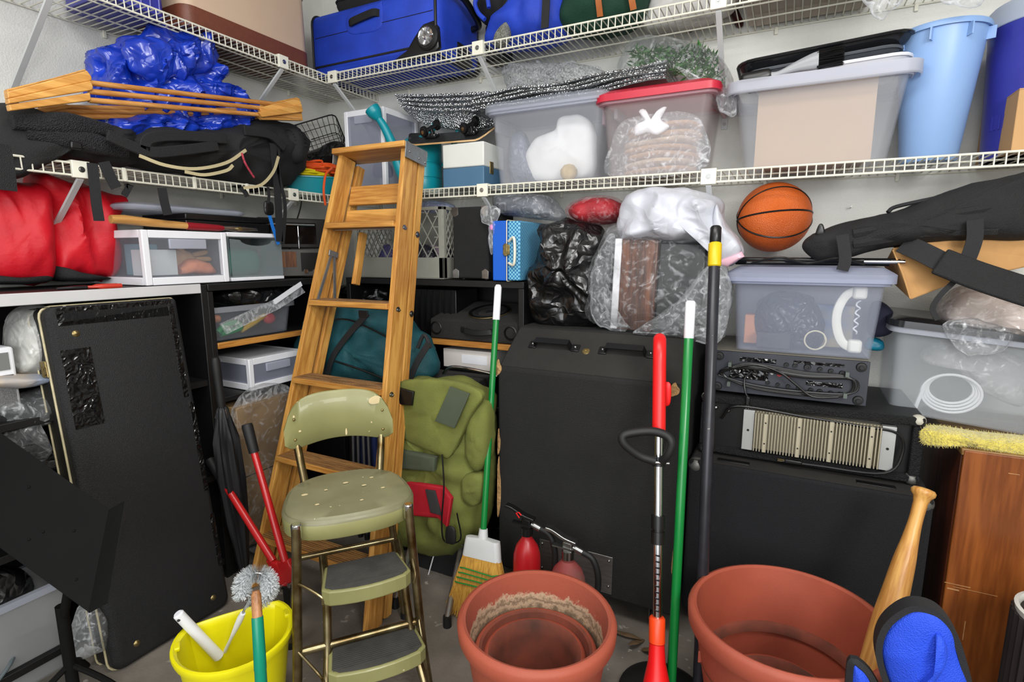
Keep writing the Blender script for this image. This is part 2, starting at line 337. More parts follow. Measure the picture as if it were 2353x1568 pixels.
# ------------------------------------------------------------------ generic bins
def tote(name, label, loc, rz, wb, db, wt, dt, h, body, rimm, lidm=None, cat='storage bin', lidh=.03, r=.03, group='plastic storage bins', ribs=0, lid_over=.02, latch=None):
    t = thing(name, label, cat, loc, rz, group); th = .0035
    MB().stack([(rrect(wb, db, r), 0), (rrect(wt, dt, r), h), (rrect(wt-2*th, dt-2*th, r), h), (rrect(wb-2*th, db-2*th, r), th)]).build('body', body, t, ang=30)
    MB().stack([(rrect(wt+.002, dt+.002, r), h-.022), (rrect(wt+.03, dt+.03, r+.01), h-.02), (rrect(wt+.03, dt+.03, r+.01), h), (rrect(wt-.002, dt-.002, r), h), (rrect(wt+.002, dt+.002, r), h-.022)], False, False).build('rim', rimm, t, ang=30)
    if lidm:
        o = lid_over; l = MB().stack([(rrect(wt+.03+o, dt+.03+o, r+.012), h-.012), (rrect(wt+.03+o, dt+.03+o, r+.012), h+lidh*.4), (rrect(wt+.012+o, dt+.012+o, r+.01), h+lidh*.6), (rrect(wt-.012, dt-.012, r), h+lidh), (rrect(wt-.05, dt-.05, r), h+lidh), (rrect(wt-.07, dt-.07, r), h+lidh-.008)])
        l.build('lid', lidm, t, ang=30)
    for i in range(ribs):
        x = (i+.5-ribs/2)*wt/ribs*.9; MB().tube([(x*wb/wt, -db/2-.002, .01), (x, -dt/2-.002, h-.03)], .004, 6).build('rib', rimm, t)
    if latch:
        for s_ in (-1, 1): MB().box((s_*(wt/2+.02), 0, h-.03), (.014, .12, .07)).build('latch', latch, t, bevel=.004)
    return t
def spanY(u0, v0, u1, v1, Y):
    a, b = P(u0, v0, Y=Y), P(u1, v1, Y=Y); return (a.x+b.x)/2, abs(b.x-a.x)
# ------------------------------------------------------------------ upper left shelf
PURP = mat('violet_blue_plastic', (56,58,160), .35, var=.15)
BEIGE = mat('beige_plastic', (205,178,152), .5, var=.06, vs=5); BROWN = mat('brown_plastic', (112,60,40), .5, var=.15, vs=40, bump=.1)
y0 = P(425, 60, X=.335).y; y1 = P(716, 140, X=.335).y; ch = P(718, 8, X=.335).z-UZ
t = thing('camping_cooler', 'large beige camping cooler with brown base on the upper left shelf', 'cooler', (.185, (y0+y1)/2, UZ+.003), 90)
L = y1-y0; D = .30; zb = P(718, 128, X=.335).z-UZ
MB().stack([(rrect(L-.01, D-.01, .04), 0), (rrect(L, D, .045), .01), (rrect(L, D, .045), zb), (rrect(L-.012, D-.012, .045), zb)]).build('base', BROWN, t, ang=30)
MB().stack([(rrect(L-.006, D-.006, .045), zb), (rrect(L-.012, D-.012, .045), ch)]).build('body', BEIGE, t, ang=30)
MB().stack([(rrect(L+.004, D+.004, .045), ch+.008), (rrect(L, D, .045), ch+.06), (rrect(L-.05, D-.05, .045), ch+.07)]).build('lid', BROWN, t, ang=30)
MB().stack([(rrect(L-.004, D-.004, .045), ch), (rrect(L-.004, D-.004, .045), ch+.009)]).build('lid_stripe', mat('cream_stripe', (230,215,160), .5), t, ang=30)
for s_ in (-1, 1): MB().tube([(s_*L/2, -.07, ch-.05), (s_*(L/2+.02), -.06, ch-.05), (s_*(L/2+.02), .06, ch-.05), (s_*L/2, .07, ch-.05)], .009, 8).build('carry_handle', BROWN, t)
y2 = P(255, 0, X=.33).y; tote('storage_bin', 'violet blue plastic bin on the upper left shelf, left of the cooler', (.185, (y2+y0)/2-.03, UZ+.003), 90, (y0-y2)*.85, .25, y0-y2-.06, .29, .3, PURP, PURP, PURP, ribs=6)
# ------------------------------------------------------------------ upper back shelf
BLUEF = mat('royal_blue_polyester', (32,72,205), .6, var=.18, vs=7, bump=.25, bs=450, kind='weave', col2=(24,56,170))
x0 = P(722, 170, Y=-.34).x; x1 = P(1000, 120, Y=-.34).x+.03; W_ = x1-x0; H_ = P(1000, 0, Y=-.34).z-UZ-.0
t = thing('suitcase', 'royal blue wheeled fabric suitcase lying on its side on the upper shelf', 'suitcase', ((x0+x1)/2, -.185, UZ+.003), 0)
D = .33; H_ = .275
body = MB(); rings = []
for fx, ins in ((-1, .035), (-.985, .012), (-.95, 0), (.95, 0), (.985, .012), (1, .035)):
    rings.append([(fx*W_/2, a, b+H_/2) for a, b in rrect(D-ins*2, H_-ins*2, .045, 5)])
body.loft(rings).build('shell', BLUEF, t, ang=50)
PIPE = mat('black_piping', (20,20,24), .5)
for fx in (-.955, .955): MB().tube([(fx*W_/2, a*1.002, b+H_/2) for a, b in rrect(D+.004, H_+.004, .047, 5)], .006, 6, closed=True).build('piping', PIPE, t)
MB().b2(-W_/2+.03, W_/2-.03, -D/2-.002, -D/2+.004, H_*.60, H_*.608).build('seam', PIPE, t)
MB().b2(-W_/2+.02, W_/2-.02, -D/2-.003, -D/2+.004, .035, .043).build('zip_line', PIPE, t)
# side grip
MB().ribbon(catmull([(-.10, -D/2-.002, .185), (-.09, -D/2-.02, .19), (0, -D/2-.024, .20), (.04, -D/2-.02, .205), (.055, -D/2-.002, .205)], 5), .03, .008, (0, -1, 0)).build('side_grip', NYLON, t)
MB().puff(rel([(-.13, .16), (-.12, .235), (.05, .25), (.07, .24), (.06, .15), (-.03, .14)], 0, 0), .008, .004).build('grip_pocket', BLUEF, t).location = (0, -D/2, 0)
# wheels and feet on the right end
wx = W_/2-.055
for wy in (-D/2+.005, D/2-.005):
    s_ = 1 if wy > 0 else -1
    h = MB().puff([(wx-.19, -.005), (wx-.12, .02), (wx-.07, .075), (wx-.02, .12), (wx+.03, .125), (wx+.05, .10), (wx+.055, .02), (wx+.03, -.004)], .016, .016, smooth=False, e=5).build('wheel_housing', BLACKP, t, bevel=.003); h.location.y = wy
    wl = MB().lathe([(.0, -.018), (.045, -.018), (.052, -.01), (.052, .01), (.045, .018), (0, .018)], 28).build('wheel', RUBBER, t)
    wl.location = (wx+.005, wy+s_*.012, .062); wl.rotation_euler.x = math.pi/2
    hub = MB().lathe([(0, -.022), (.012, -.022), (.014, -.018), (.033, -.019), (.037, -.022), (.037, .022), (.033, .019), (.014, .018), (0, .022)], 28)
    for q in range(6):
        a = q*math.pi/3; hub.box((.024*math.cos(a), .024*math.sin(a), s_*-.0205), (.02, .007, .005), (0, 0, a))
    hub.build('hub', CHROME, t).parent = wl
MB().tube(catmull([(W_/2-.003, -.10, .245), (W_/2+.04, -.09, .25), (W_/2+.05, -.04, .235), (W_/2+.052, .04, .2), (W_/2+.04, .09, .18), (W_/2-.003, .10, .175)], 5), .014, 10).build('end_handle', BLACKP, t)
MB().prism([(W_/2-.02, 0), (W_/2+.03, 0), (W_/2+.005, .085), (W_/2-.02, .09)], -.03, .06).build('corner_guard', BLACKP, t, bevel=.004)
# black soft bags on the suitcase
zt = UZ+.003+H_
t = thing('laptop_bag', 'flat black nylon case lying on the blue suitcase', 'bag', ((x0+x1)/2, -.18, zt), 2)
MB().stack([(rrect(.46, .26, .03), 0), (rrect(.48, .28, .04), .02), (rrect(.48, .28, .04), .06), (rrect(.45, .25, .03), .075)]).build('body', NYLON, t, ang=50)
MB().tube([(a*1.004, b*1.004, .04) for a, b in rrect(.48, .28, .04)], .005, 6, closed=True).build('zip', PIPE, t)
xb = P(1105, 25, Y=-.2).x
t = thing('duffel_bag', 'black rounded duffel bag with wheels behind the suitcase end on the upper shelf', 'bag', (xb, -.14, UZ+.003), 0)
MB().soft([(-.04, 0, .25, .05, .06), (0, 0, .25, .1, .1), (.06, 0, .25, .11, .11), (.1, 0, .25, .1, .1), (.13, 0, .25, .06, .06)], .004, 10, 4).build('body', NYLON, t)
MB().box((.04, .03, .075), (.09, .1, .15)).build('base', BLACKP, t, bevel=.01)
for yy in (-.06, .03):
    o = MB().lathe([(0, -.012), (.03, -.012), (.035, -.006), (.035, .006), (.03, .012), (0, .012)], 20).build('wheel', RUBBER, t); o.location = (.12, yy, .19); o.rotation_euler = (math.pi/2, 0, 0)
# blue mesh bag
MESHF = mat('grey_mesh', (150,150,140), .8, var=.5, vs=120, bump=.8, bs=220, kind='weave')
YB = -.2
t, b, a0, z0 = softthing('mesh_backpack', 'royal blue backpack with pale mesh panels beside the suitcase', 'backpack', [(1125,165),(1135,120),(1180,75),(1200,40),(1215,-20),(1300,-30),(1335,20),(1320,80),(1310,130),(1260,160),(1200,172)], BLUEF, Y=YB, tf=.13, tb=.12, amp=.02, sc_=7, seed=3, part='body', fold=.02)
b.location.z = UZ-z0+.03 if z0 < UZ else 0
b.location.z = max(0, UZ+.006-z0)
for q in ([(1180,60),(1210,10),(1250,0),(1235,45),(1200,65)], [(1135,130),(1160,105),(1165,135),(1150,160),(1130,160)], [(1250,-10),(1290,-10),(1280,10),(1250,25)]):
    o = MB().puff(rel(oXZ(q, YB-.13), a0, z0), .03, .03).build('mesh_panel', MESHF, t); o.location = (0, -.105, b.location.z)
o = MB().tube(catmull([(-.17, -.1, .20), (-.2, -.1, .23), (-.215, -.1, .27), (-.19, -.1, .295), (-.16, -.1, .28), (-.15, -.1, .24)], 5), .009, 8).build('hanging_loop', BLUEF, t)
for xx in (.11, .125): MB().ribbon([(xx, -.15, .10), (xx+.01, -.155, .25), (xx+.01, -.15, .36)], .016, .003, (0, -1, 0)).build('strap', WEB, t)
# green bag with tan leather straps
GREENF = mat('dark_green_canvas', (10,62,44), .8, var=.3, vs=8, bump=.3, bs=400, kind='weave'); TAN = mat('tan_leather', (186,106,50), .5, var=.3, vs=18)
t, b, a0, z0 = softthing('canvas_satchel', 'dark green canvas satchel with tan leather straps on the upper shelf', 'bag', [(1300,105),(1305,55),(1330,10),(1360,-40),(1470,-40),(1490,10),(1480,70),(1440,100),(1370,118)], GREENF, Y=-.2, tf=.14, tb=.12, amp=.02, sc_=7, seed=8, part='body', fold=.02)
dz = max(0, UZ+.006-z0); b.location.z = dz
for xx, tl_ in ((.04, -.02), (.085, .05)):
    o = MB().ribbon([(xx, -.155, .30), (xx+tl_*.3, -.165, .18), (xx+tl_, -.155, .07), (xx+tl_*1.1, -.12, .02)], .022, .004, (0, -1, 0)).build('leather_strap', TAN, t); o.location.z = dz
    bk = MB().tube([(xx+tl_*.35+a, -.172, .16+c) for a, c in rrect(.034, .028, .004, 2)], .0025, 6, closed=True).build('buckle', STEEL, t); bk.location.z = dz
MB().ribbon([(-.09, -.16, .20), (-.02, -.175, .17), (.06, -.165, .19)], .016, .003, (0, -1, 0)).build('leather_strap', TAN, t).location.z = dz
# red tubes lying on the shelf, white sack, beige tub, hanging film
REDP = mat('glossy_red_plastic', (188,24,30), .25, var=.15, coat=.3)
for n_, (ua, va, ub, vb) in enumerate(((1540, -5, 1590, 72), (1668, -10, 1703, 62))):
    b0 = P(ub, vb, Z=UZ+.02); a0_ = P(ua, va, Z=UZ+.12); d = (a0_-b0).normalized(); a1 = b0+d*.42
    t = thing('red_tool_handle', ('glossy red handle with a dark tip on the upper shelf, next to the green satchel', 'glossy red handle with a dark tip on the upper shelf, right of the shelf bracket')[n_], 'tool', b0)
    MB().tube([Vector((0,0,0))+d*.06, d*.36], [.015, .017], 12).build('grip', REDP, t)
    MB().tube([d*-.0, d*.012, d*.065], [.008, .0155, .0165], 12).build('tip', mat('dark_red_tip', (60,14,18), .3), t)
    MB().tube([d*.36, d*.42], [.012, .010], 10).build('shaft', STEEL, t)
WSACK = mat('white_cloth', (205,203,200), .8, var=.15, vs=6, bump=.2, bs=60)
t, b, a0, z0 = softthing('cloth_sack', 'pale cloth sack lying behind the red handles on the upper shelf', 'sack', [(1480,95),(1490,40),(1520,-20),(1620,-40),(1690,-30),(1690,40),(1640,72),(1560,90)], WSACK, Y=-.14, tf=.08, tb=.1, amp=.02, sc_=7, seed=5, part='body', fold=.02)
b.location.z = max(0, UZ+.006-z0)
xa = P(1700, 80, Z=UZ).x; xb = P(2000, 10, Z=UZ).x
GREYB = mat('greige_plastic', (176,162,148), .55, var=.1)
t = tote('storage_tub', 'shallow greige plastic tub at the right end of the upper shelf', ((xa+xb)/2+.02, -.17, UZ+.004), 0, xb-xa-.03, .28, xb-xa+.02, .32, .2, GREYB, GREYB, ribs=5)
t, b, a0, z0 = softthing('plastic_sleeve', 'clear plastic film drooping over the edge of the upper shelf, top right', 'plastic bag', [(1985,-40),(2085,-50),(2070,5),(2045,25),(2030,45),(2005,28),(1988,10)], FILM2, Y=-.385, tf=.022, tb=.012, amp=.02, sc_=14, seed=2)
t, b, a0, z0 = softthing('plastic_sleeve', 'small clear plastic bag at the top edge, far right of the upper shelf', 'plastic bag', [(2160,-30),(2265,-40),(2255,8),(2200,14),(2165,8)], FILM2, Y=-.385, tf=.022, tb=.012, amp=.015, sc_=14, seed=9)
# ------------------------------------------------------------------ lower back shelf
cx, wd = spanY(1140, 425, 1366, 413, -.33); ht = P(1250, 238, Y=-.34).z-LZ
LIDC = transl('translucent_lid', (205,210,222), .6)
t = tote('storage_bin', 'clear lidded plastic bin holding white foam shapes, under the folded foil', (cx, -.18, LZ+.003), 0, wd, .27, wd+.055, .30, ht, PP, PPD, LIDC, latch=PPD)
WFOAM = mat('white_foam', (236,236,236), .7, var=.06)
c_ = MB().puff(rel(oXZ([(1196,372),(1212,325),(1262,300),(1275,272),(1315,262),(1345,285),(1352,340),(1345,400),(1300,418),(1215,420)], -.27), cx+.03, LZ), .05, .11, .012, 9, 4, e=3).build('foam_packing', WFOAM); c_.location = (cx+.03, -.2, LZ+.012);  tag(c_, 'white foam packing shape inside the clear lidded bin', 'packing')
DKBAG = mat('grey_film', (120,125,140), .3, var=.3, bump=.6, bs=20, kind='crumple')
c_ = MB().puff([(-.07, 0), (.06, 0), (.02, .1), (-.02, .22), (-.08, .2)], .05, .04, .012, 12, 5).build('film_bundle', DKBAG); c_.location = (cx-.13, -.19, LZ+.01); tag(c_, 'grey crumpled film bundle at the left inside the clear lidded bin', 'packing')
c_ = MB().lathe([(.0, -.034), (.02, -.028), (.033, -.01), (.034, .01), (.02, .028), (0, .034)], 20).build('old_tennis_ball', mat('tan_felt', (205,180,130), .9, var=.3, vs=30)); c_.location = (cx+.085, -.27, LZ+.042); tag(c_, 'small tan ball at the bottom of the clear lidded bin', 'ball')
# red lidded bin
cx, wd = spanY(1394, 404, 1610, 392, -.33); ht = P(1500, 214, Y=-.35).z-LZ
REDL = mat('red_lid_plastic', (196,40,62), .35, var=.08)
PPR = transl('translucent_pinkish', (238,230,232), .15, glow=.3)
t = tote('storage_bin', 'clear plastic bin with a bright red lid, packed with wrapped paper', (cx, -.185, LZ+.003), 0, wd, .27, wd+.05, .30, ht, PPR, transl('pink_rim', (226,190,200), .7), REDL, latch=transl('pink_latch', (230,205,212), .8))
KRAFT = mat('kraft_paper', (198,152,104), .8, var=.25, vs=9, bump=.3, bs=30); STRAW = mat('straw_paper', (214,190,160), .8, var=.25, stretch=(2, 20, 20))
rnd = random.Random(4)
for i in range(7):
    z = LZ+.015+i*.026; c_ = MB().soft([(-wd*.40, 0, .012, .01, .006), (-wd*.3, .01, .013, .09, .013), (0, 0, .015+.006*math.sin(i), .11, .014), (wd*.3, .0, .013, .1, .012), (wd*.40, 0, .012, .02, .008)], .006, 20, i, n=24).build('paper_bundle', (KRAFT, STRAW, KRAFT)[i % 3])
    c_.location = (cx+rnd.uniform(-.01, .01), -.19, z); c_.rotation_euler = (0, rnd.uniform(-.04, .04), rnd.uniform(-.05, .05)); tag(c_, ('lowest', 'second lowest', 'third lowest', 'middle', 'third highest', 'second highest', 'topmost')[i]+' flattened bundle of brown packing paper inside the red lidded bin', 'paper', 'paper bundles inside the red lidded bin')
c_ = MB().puff([(-.06, -.035), (-.02, -.03), (.02, -.04), (.06, -.02), (.045, .0), (.03, .014), (.05, .05), (.022, .045), (.0, .012), (-.025, .05), (-.05, .045), (-.03, .012), (-.06, 0)], .018, .012, .006, 30, 2, n=3).build('paper_bow', WHITEP); c_.location = (cx-.01, -.313, LZ+.185); tag(c_, 'white tissue paper bow inside the red lidded bin', 'bow')
c_ = MB().puff([(-.16, 0), (.17, 0), (.17, .14), (.1, .2), (-.1, .2), (-.16, .12)], .008, .006, .008, 14, 7).build('film_wrap', FILM2); c_.location = (cx, -.308, LZ+.012); tag(c_, 'clear film wrapped round the paper in the red lidded bin', 'plastic film')
# big clear bin
cx, wd = spanY(1706, 384, 2040, 365, -.33); ht = P(1880, 172, Y=-.345).z-LZ; zC = LZ+.003+ht; cC, wC = cx, wd
t = tote('storage_bin', 'large clear open-topped bin with a sheet of brown paper inside, lower shelf', (cx, -.185, LZ+.003), 0, wd, .27, wd+.075, .31, ht, PP, PPD)
MB().stack([(rrect(wd+.125, .345, .05), ht-.03), (rrect(wd+.13, .35, .05), ht-.026), (rrect(wd+.13, .35, .05), ht+.008), (rrect(wd+.09, .32, .04), ht+.012), (rrect(wd+.09, .32, .04), ht-.03)], False, False).build('wide_rim', transl('bin_rim', (222,224,234), .8), t, ang=30)
c_ = MB().b2(-wd*.42, wd*.40, -.004, .004, 0, .27).build('paper_sheet', mat('buff_paper', (180,154,128), .8, var=.1, vs=4, bump=.1, bs=12)); c_.location = (cx, -.29, LZ+.01); c_.rotation_euler = (-.02, 0, 0); tag(c_, 'buff paper sheet standing inside the large open clear bin', 'paper')
c_ = MB().b2(-wd*.36, wd*.36, -.09, .09, 0, .24).build('cardboard_carton', mat('pale_card', (196,172,148), .8, var=.08)); c_.location = (cx, -.17, LZ+.01); tag(c_, 'pale cardboard carton behind the paper sheet in the large open clear bin', 'box')
# things piled on it
GLOSSB = mat('glossy_black_tray', (26,27,30), .15, var=.2)
def tray(label, loc, rot, wd_, dp, h, m, nm='plastic_tray'):
    t = thing(nm, label, 'lid', loc, 0, 'lids on the large clear bin'); t.rotation_euler = rot
    MB().stack([(rrect(wd_-.06, dp-.06, .04), .0), (rrect(wd_-.02, dp-.02, .05), h*.5), (rrect(wd_-.01, dp-.01, .05), h-.008), (rrect(wd_, dp, .055), h-.008), (rrect(wd_, dp, .055), h), (rrect(wd_-.02, dp-.02, .05), h), (rrect(wd_-.07, dp-.07, .04), .006)]).build('shell', m, t, ang=30)
    MB().tube([(a, b, h-.004) for a, b in rrect(wd_, dp, .055)], .005, 6, closed=True).build('rolled_edge', m, t)
    return t
tray('white tray under the glossy black lids on the large clear bin', (cC+.03, -.2, zC+.0), (0, -.03, 0), wC+.02, .26, .03, WHITEP)
tray('lower glossy dark grey lid on the large clear bin', (cC+.0, -.18, zC+.028), (0, -.05, 0), wC+.03, .28, .026, mat('grey_tray', (86,90,96), .2, var=.2))
tray('topmost glossy black lid on the large clear bin', (cC-.0, -.17, zC+.056), (0, -.06, .02), wC+.08, .30, .034, GLOSSB)
t = thing('grill_brush', 'black bristled brush with a grey handle on the rim of the large clear bin', 'brush', (cC-.065, -.335, zC+.020), 0); t.rotation_euler = (0, -.05, 0); t.scale = (.82, 1, 1)
GREYP = mat('silver_grey_plastic', (150,152,156), .3, var=.1)
MB().soft([(-.20, 0, 0, .006, .006), (-.185, 0, 0, .018, .02), (-.14, 0, 0, .02, .022), (-.10, 0, .004, .016, .018), (-.085, 0, .004, .012, .012)], 0).build('grip', BLACKP, t)
MB().soft([(-.10, 0, .0, .01, .012), (-.06, 0, .0, .01, .009), (0, 0, .012, .012, .016), (.05, 0, .018, .014, .024), (.075, 0, .02, .014, .026)], 0).build('handle', GREYP, t)
br = MB(); rnd = random.Random(2)
for i in range(150):
    yy, zz = rnd.uniform(-.013, .013), rnd.uniform(-.005, .045); br.tube([(.07, yy, zz), (.155+rnd.uniform(-.004, .004), yy+rnd.uniform(-.004, .004), zz+rnd.uniform(-.003, .006))], .0012, 4)
o = br.build('bristles', BLACKP, t); o['kind'] = 'stuff'
# light blue waste bin
LBLUE = mat('light_blue_plastic', (140,174,222), .4, var=.05, vs=5)
a, b = P(2072, 90, Y=-.19), P(2300, 70, Y=-.19); cx = (a.x+b.x)/2; rr = (b.x-a.x)/2*.93; hh = P(2187, 78, Y=-.19).z-LZ
t = thing('waste_bin', 'light blue plastic waste bin standing on the lower shelf', 'waste bin', (cx-.02, -.2, LZ+.003)); rb = rr*.66
MB().lathe([(0, 0), (rb-.006, 0), (rb, .006), (rr*.98, hh-.01), (rr*1.05, hh-.012), (rr*1.06, hh-.002), (rr*1.03, hh+.004), (rr*.975, hh), (rb-.006, .008), (0, .008)], 56).build('body', LBLUE, t)
for q in range(8):
    an = q*math.pi/4+.4; MB().box((rr*1.0*math.cos(an), rr*1.0*math.sin(an), hh-.03), (.03, .004, .034), (0, 0, an)).build('rim_rib', LBLUE, t)
# violet bucket with white lid
a = P(2262, 130, Y=-.15); rr = .155
t = thing('pail', 'violet blue pail with a white lid behind the cardboard box on the lower shelf', 'bucket', (a.x+rr, -.162, LZ+.003)); hh = P(2330, 75, Y=-.15).z-LZ
MB().lathe([(0, 0), (rr*.86, 0), (rr*.87, .004), (rr*.97, hh-.03), (rr*.99, hh)], 48, cap1=True).build('body', PURP, t)
MB().lathe([(rr*1.0, hh-.002), (rr*1.02, hh), (rr*1.02, hh+.05), (rr*.98, hh+.058), (rr*.9, hh+.05), (0, hh+.05)], 48).build('lid', transl('white_lid', (222,232,246), .9), t)
for q in range(12): MB().box((rr*.90*math.cos(3.5+q*.1), rr*.90*math.sin(3.5+q*.1), .10), (.004, .005, .04), (0, 0, 3.5+q*.1)).build('rib', PURP, t)
CARD = mat('cardboard', (194,152,104), .85, var=.08, vs=6)
a = P(2322, 350, Y=-.345); b = P(2322, 208, Y=-.345); xe = P(2250, 345, Y=-.18)
t = thing('cardboard_box', 'plain brown cardboard box at the right end of the lower shelf', 'box', (a.x+.16, -.2, LZ+.003))
hb = b.z-LZ
MB().b2(-.16, .24, -.145, .18, 0, hb-.003).build('carton', CARD, t, bevel=.002)
for s_ in (-1, 1): MB().b2(-.16, .24, -.145 if s_ < 0 else .02, .015 if s_ < 0 else .18, hb-.003, hb).build('flap', CARD, t)
MB().b2(-.16, .24, -.005, .035, hb, hb+.001).build('tape', mat('packing_tape', (170,128,80), .25), t)
# foil sunshades
FOIL = mat('silver_foil', (200,203,205), .22, .95, var=.25, vs=30, bump=.7, bs=130, kind='weave')
FOILE = mat('foil_edge', (60,62,66), .4, .3)
t = thing('foil_sunshade', 'folded silver foil car sunshade lying across the clear bins', 'sunshade', (P(1330, 235, Y=-.2).x, -.2, P(1330, 243, Y=-.2).z))
xl = P(1116, 235, Y=-.2).x-t.location.x; xr = P(1545, 190, Y=-.2).x-t.location.x
for i in range(5):
    zz = i*.0135; pts = [(xl+.0+(xr-xl)*q/14, .004*math.sin(i*2), zz+.02*(q/14)+.004*math.sin(q*1.1+i)+.004*math.sin(q*.6)) for q in range(15)]
    o = MB().ribbon(pts, .24-.01*(i % 2), .0105, (0, 0, 1)).build('foil_panel', FOIL, t)
    e = MB().ribbon([(p[0], p[1]-.121+.005*(i % 2), p[2]-.004) for p in pts], .004, .003, (0, 0, 1)).build('edge_binding', FOILE, t); e.parent = o
t = thing('foil_sunshade', 'crumpled end of a silver foil sunshade hanging behind the skateboard', 'sunshade', (P(1020, 300, Y=-.17).x, -.17, P(1020, 310, Y=-.17).z))
q = rel(oXZ([(916,222),(1000,218),(1120,214),(1135,250),(1130,290),(1050,300),(990,292),(945,270)], -.17), t.location.x, t.location.z)
MB().puff(q, .02, .012, .012, 9, 3, fold=.012).build('foil_sheet', FOIL, t)
for i in range(4):
    q = [P(916+i*4, 222+i*8, Y=-.21)-t.location, P(1000, 222+i*11, Y=-.215)-t.location, P(1130, 216+i*12, Y=-.215)-t.location]
    o = MB().ribbon(catmull(q, 6), .05, .010, (0, 0, 1)).build('foil_fold', FOIL, t)
# bubble wrap
BUB = clearbag('bubble_film', (228,232,234), .18, .5, 55, 1.2, .1)
t, b, a0, z0 = softthing('bubble_wrap', 'loose bundle of clear bubble wrap on top of the foil sunshade', 'bubble wrap', [(1160,170),(1175,152),(1240,146),(1320,148),(1380,160),(1415,185),(1400,200),(1320,208),(1210,212),(1172,205)], BUB, Y=-.15, tf=.07, tb=.07, amp=.012, sc_=14, seed=4, fold=.012)
bb = MB().ball((0, 0, 0), .0075, 8, 6).build('bubble', FILM2, t); rnd = random.Random(7); first = True
for v in list(b.data.vertices)[::6][:260]:
    if v.co.y > .01: continue
    o = bb if first else inst(bb, t); o.location = v.co; first = False
# garland in a clear bag
t, b, a0, z0 = softthing('garland_bag', 'clear plastic bag holding a green artificial garland on the red lidded bin', 'plastic bag', [(1421,185),(1425,140),(1455,98),(1500,88),(1600,105),(1660,140),(1685,190),(1690,230),(1670,262),(1640,240),(1625,195),(1520,186),(1440,192)], FILM, Y=-.2, tf=.12, tb=.11, amp=.012, sc_=10, seed=6)
b2_ = MB().puff(rel(oXZ([(1640,190),(1680,210),(1692,245),(1680,262),(1655,255),(1645,225)], -.3), a0, z0), .03, .03, .015, 16, 3).build('bag_tail', FILM2, t); b2_.location.y = -.08
g = MB(); rnd = random.Random(11)
for i in range(900):
    u = rnd.uniform(1440, 1660); vv = rnd.uniform(108, 180)+max(0, (u-1610))*.5; c_ = P(u*.9+155, vv*.9+16, Y=-.2+rnd.uniform(-.06, .06)); d = Vector((rnd.uniform(-1, 1), rnd.uniform(-1, 1), rnd.uniform(-.2, 1))).normalized()*rnd.uniform(.02, .045)
    s_ = d.cross(Vector((rnd.random(), rnd.random(), rnd.random()))).normalized()*.004
    g.add([c_, c_+d*.5+s_, c_+d, c_+d*.5-s_], [(0, 1, 2, 3)])
o = g.build('artificial_garland', mat('needle_green', (66,120,52), .6, var=.5, vs=40, col2=(30,70,30))); tag(o, 'green artificial needle garland inside the clear bag', 'garland', kind='stuff')
# watering can, skateboard, blue box, drawer tower
TEAL = mat('teal_plastic', (8,142,156), .35, var=.08)
xc = P(962, 400, Y=-.23).x
t = thing('watering_can', 'teal plastic watering can behind the ladder top', 'watering can', (xc, -.2, LZ+.003)); R_ = .092; hh = P(990, 330, Y=-.2).z-LZ
MB().lathe([(0, 0), (R_, 0), (R_+.002, .004), (R_, .06), (R_-.003, .063), (R_-.003, .067), (R_, .07), (R_, .125), (R_-.003, .128), (R_-.003, .132), (R_, .135), (R_, hh), (R_-.02, hh+.02), (.05, hh+.03), (.045, hh+.022), (0, hh+.022)], 44).build('body', TEAL, t)
sp = catmull([(-.05, -.06, .05), (-.075, -.08, .12), (-.09, -.10, .21), (-.115, -.12, .285), (-.135, -.135, .325)], 5)
MB().tube(sp, [.028-.012*i/(len(sp)-1) for i in range(len(sp))], 16).build('spout', TEAL, t)
d = Vector((-.45, -.35, .8)).normalized(); c_ = Vector(sp[-1]); 
MB().tube([c_, c_+d*.022, c_+d*.03, c_+d*.04, c_+d*.052, c_+d*.056, c_+d*.045], [.018, .03, .034, .034, .0345, .031, .027], 24).build('rose', TEAL, t)
MB().tube(catmull([(.03, .02, hh+.02), (.06, .03, hh+.09), (.12, .04, hh+.105), (.17, .05, hh+.05), (.10, .03, .12)], 6), .013, 10).build('handle', TEAL, t)
xa, xb = P(1018, 430, Y=-.33).x, P(1112, 425, Y=-.33).x; zt = P(1112, 325, Y=-.33).z; zm = P(1112, 380, Y=-.33).z
t = thing('storage_case', 'small two-tone box, white over slate blue, under the skateboard', 'box', ((xa+xb)/2, -.25, LZ+.003)); hw = (xb-xa)/2
SLATE = mat('slate_blue', (72,110,140), .5, var=.06); OFFW = mat('off_white', (216,218,212), .5, var=.05)
MB().b2(-hw, hw, -.08, .1, 0, zm-LZ-.004).build('base', SLATE, t, bevel=.004); MB().b2(-hw, hw, -.08, .1, zm-LZ-.003, zt-LZ).build('lid', OFFW, t, bevel=.005)
MB().b2(hw-.001, hw+.003, -.03, 0, zm-LZ-.03, zm-LZ+.02).build('latch', BRASS, t, bevel=.001)
t = thing('skateboard', 'skateboard lying upside down with black wheels in the air', 'skateboard', (P(1040, 310, Y=-.25).x, -.255, zt+.05)); t.rotation_euler = (.42, 0, .12); t.scale = (.66, .85, .85)
MAPLE = wood('maple_ply', (226,190,140), (196,156,104), 'x', 2); GRIP = mat('scuffed_black_deck', (30,30,30), .5, var=.5, vs=12, spots=((60,60,62), 30, .62))
def deck(z0, z1, m, nm):
    rows = []
    for i in range(21):
        x = -.31+.62*i/20; e = abs(x)-.22; up = -(.03*(e/.09)**1.6) if e > 0 else 0; wd_ = .1*(1-max(0, (abs(x)-.2)/.11)**2.6)**.5 if abs(x) < .309 else .012
        rows.append([(x, -wd_, z0-up), (x, wd_, z0-up), (x, wd_, z1-up), (x, -wd_, z1-up)])
    return MB().loft(rows).build(nm, m, t)
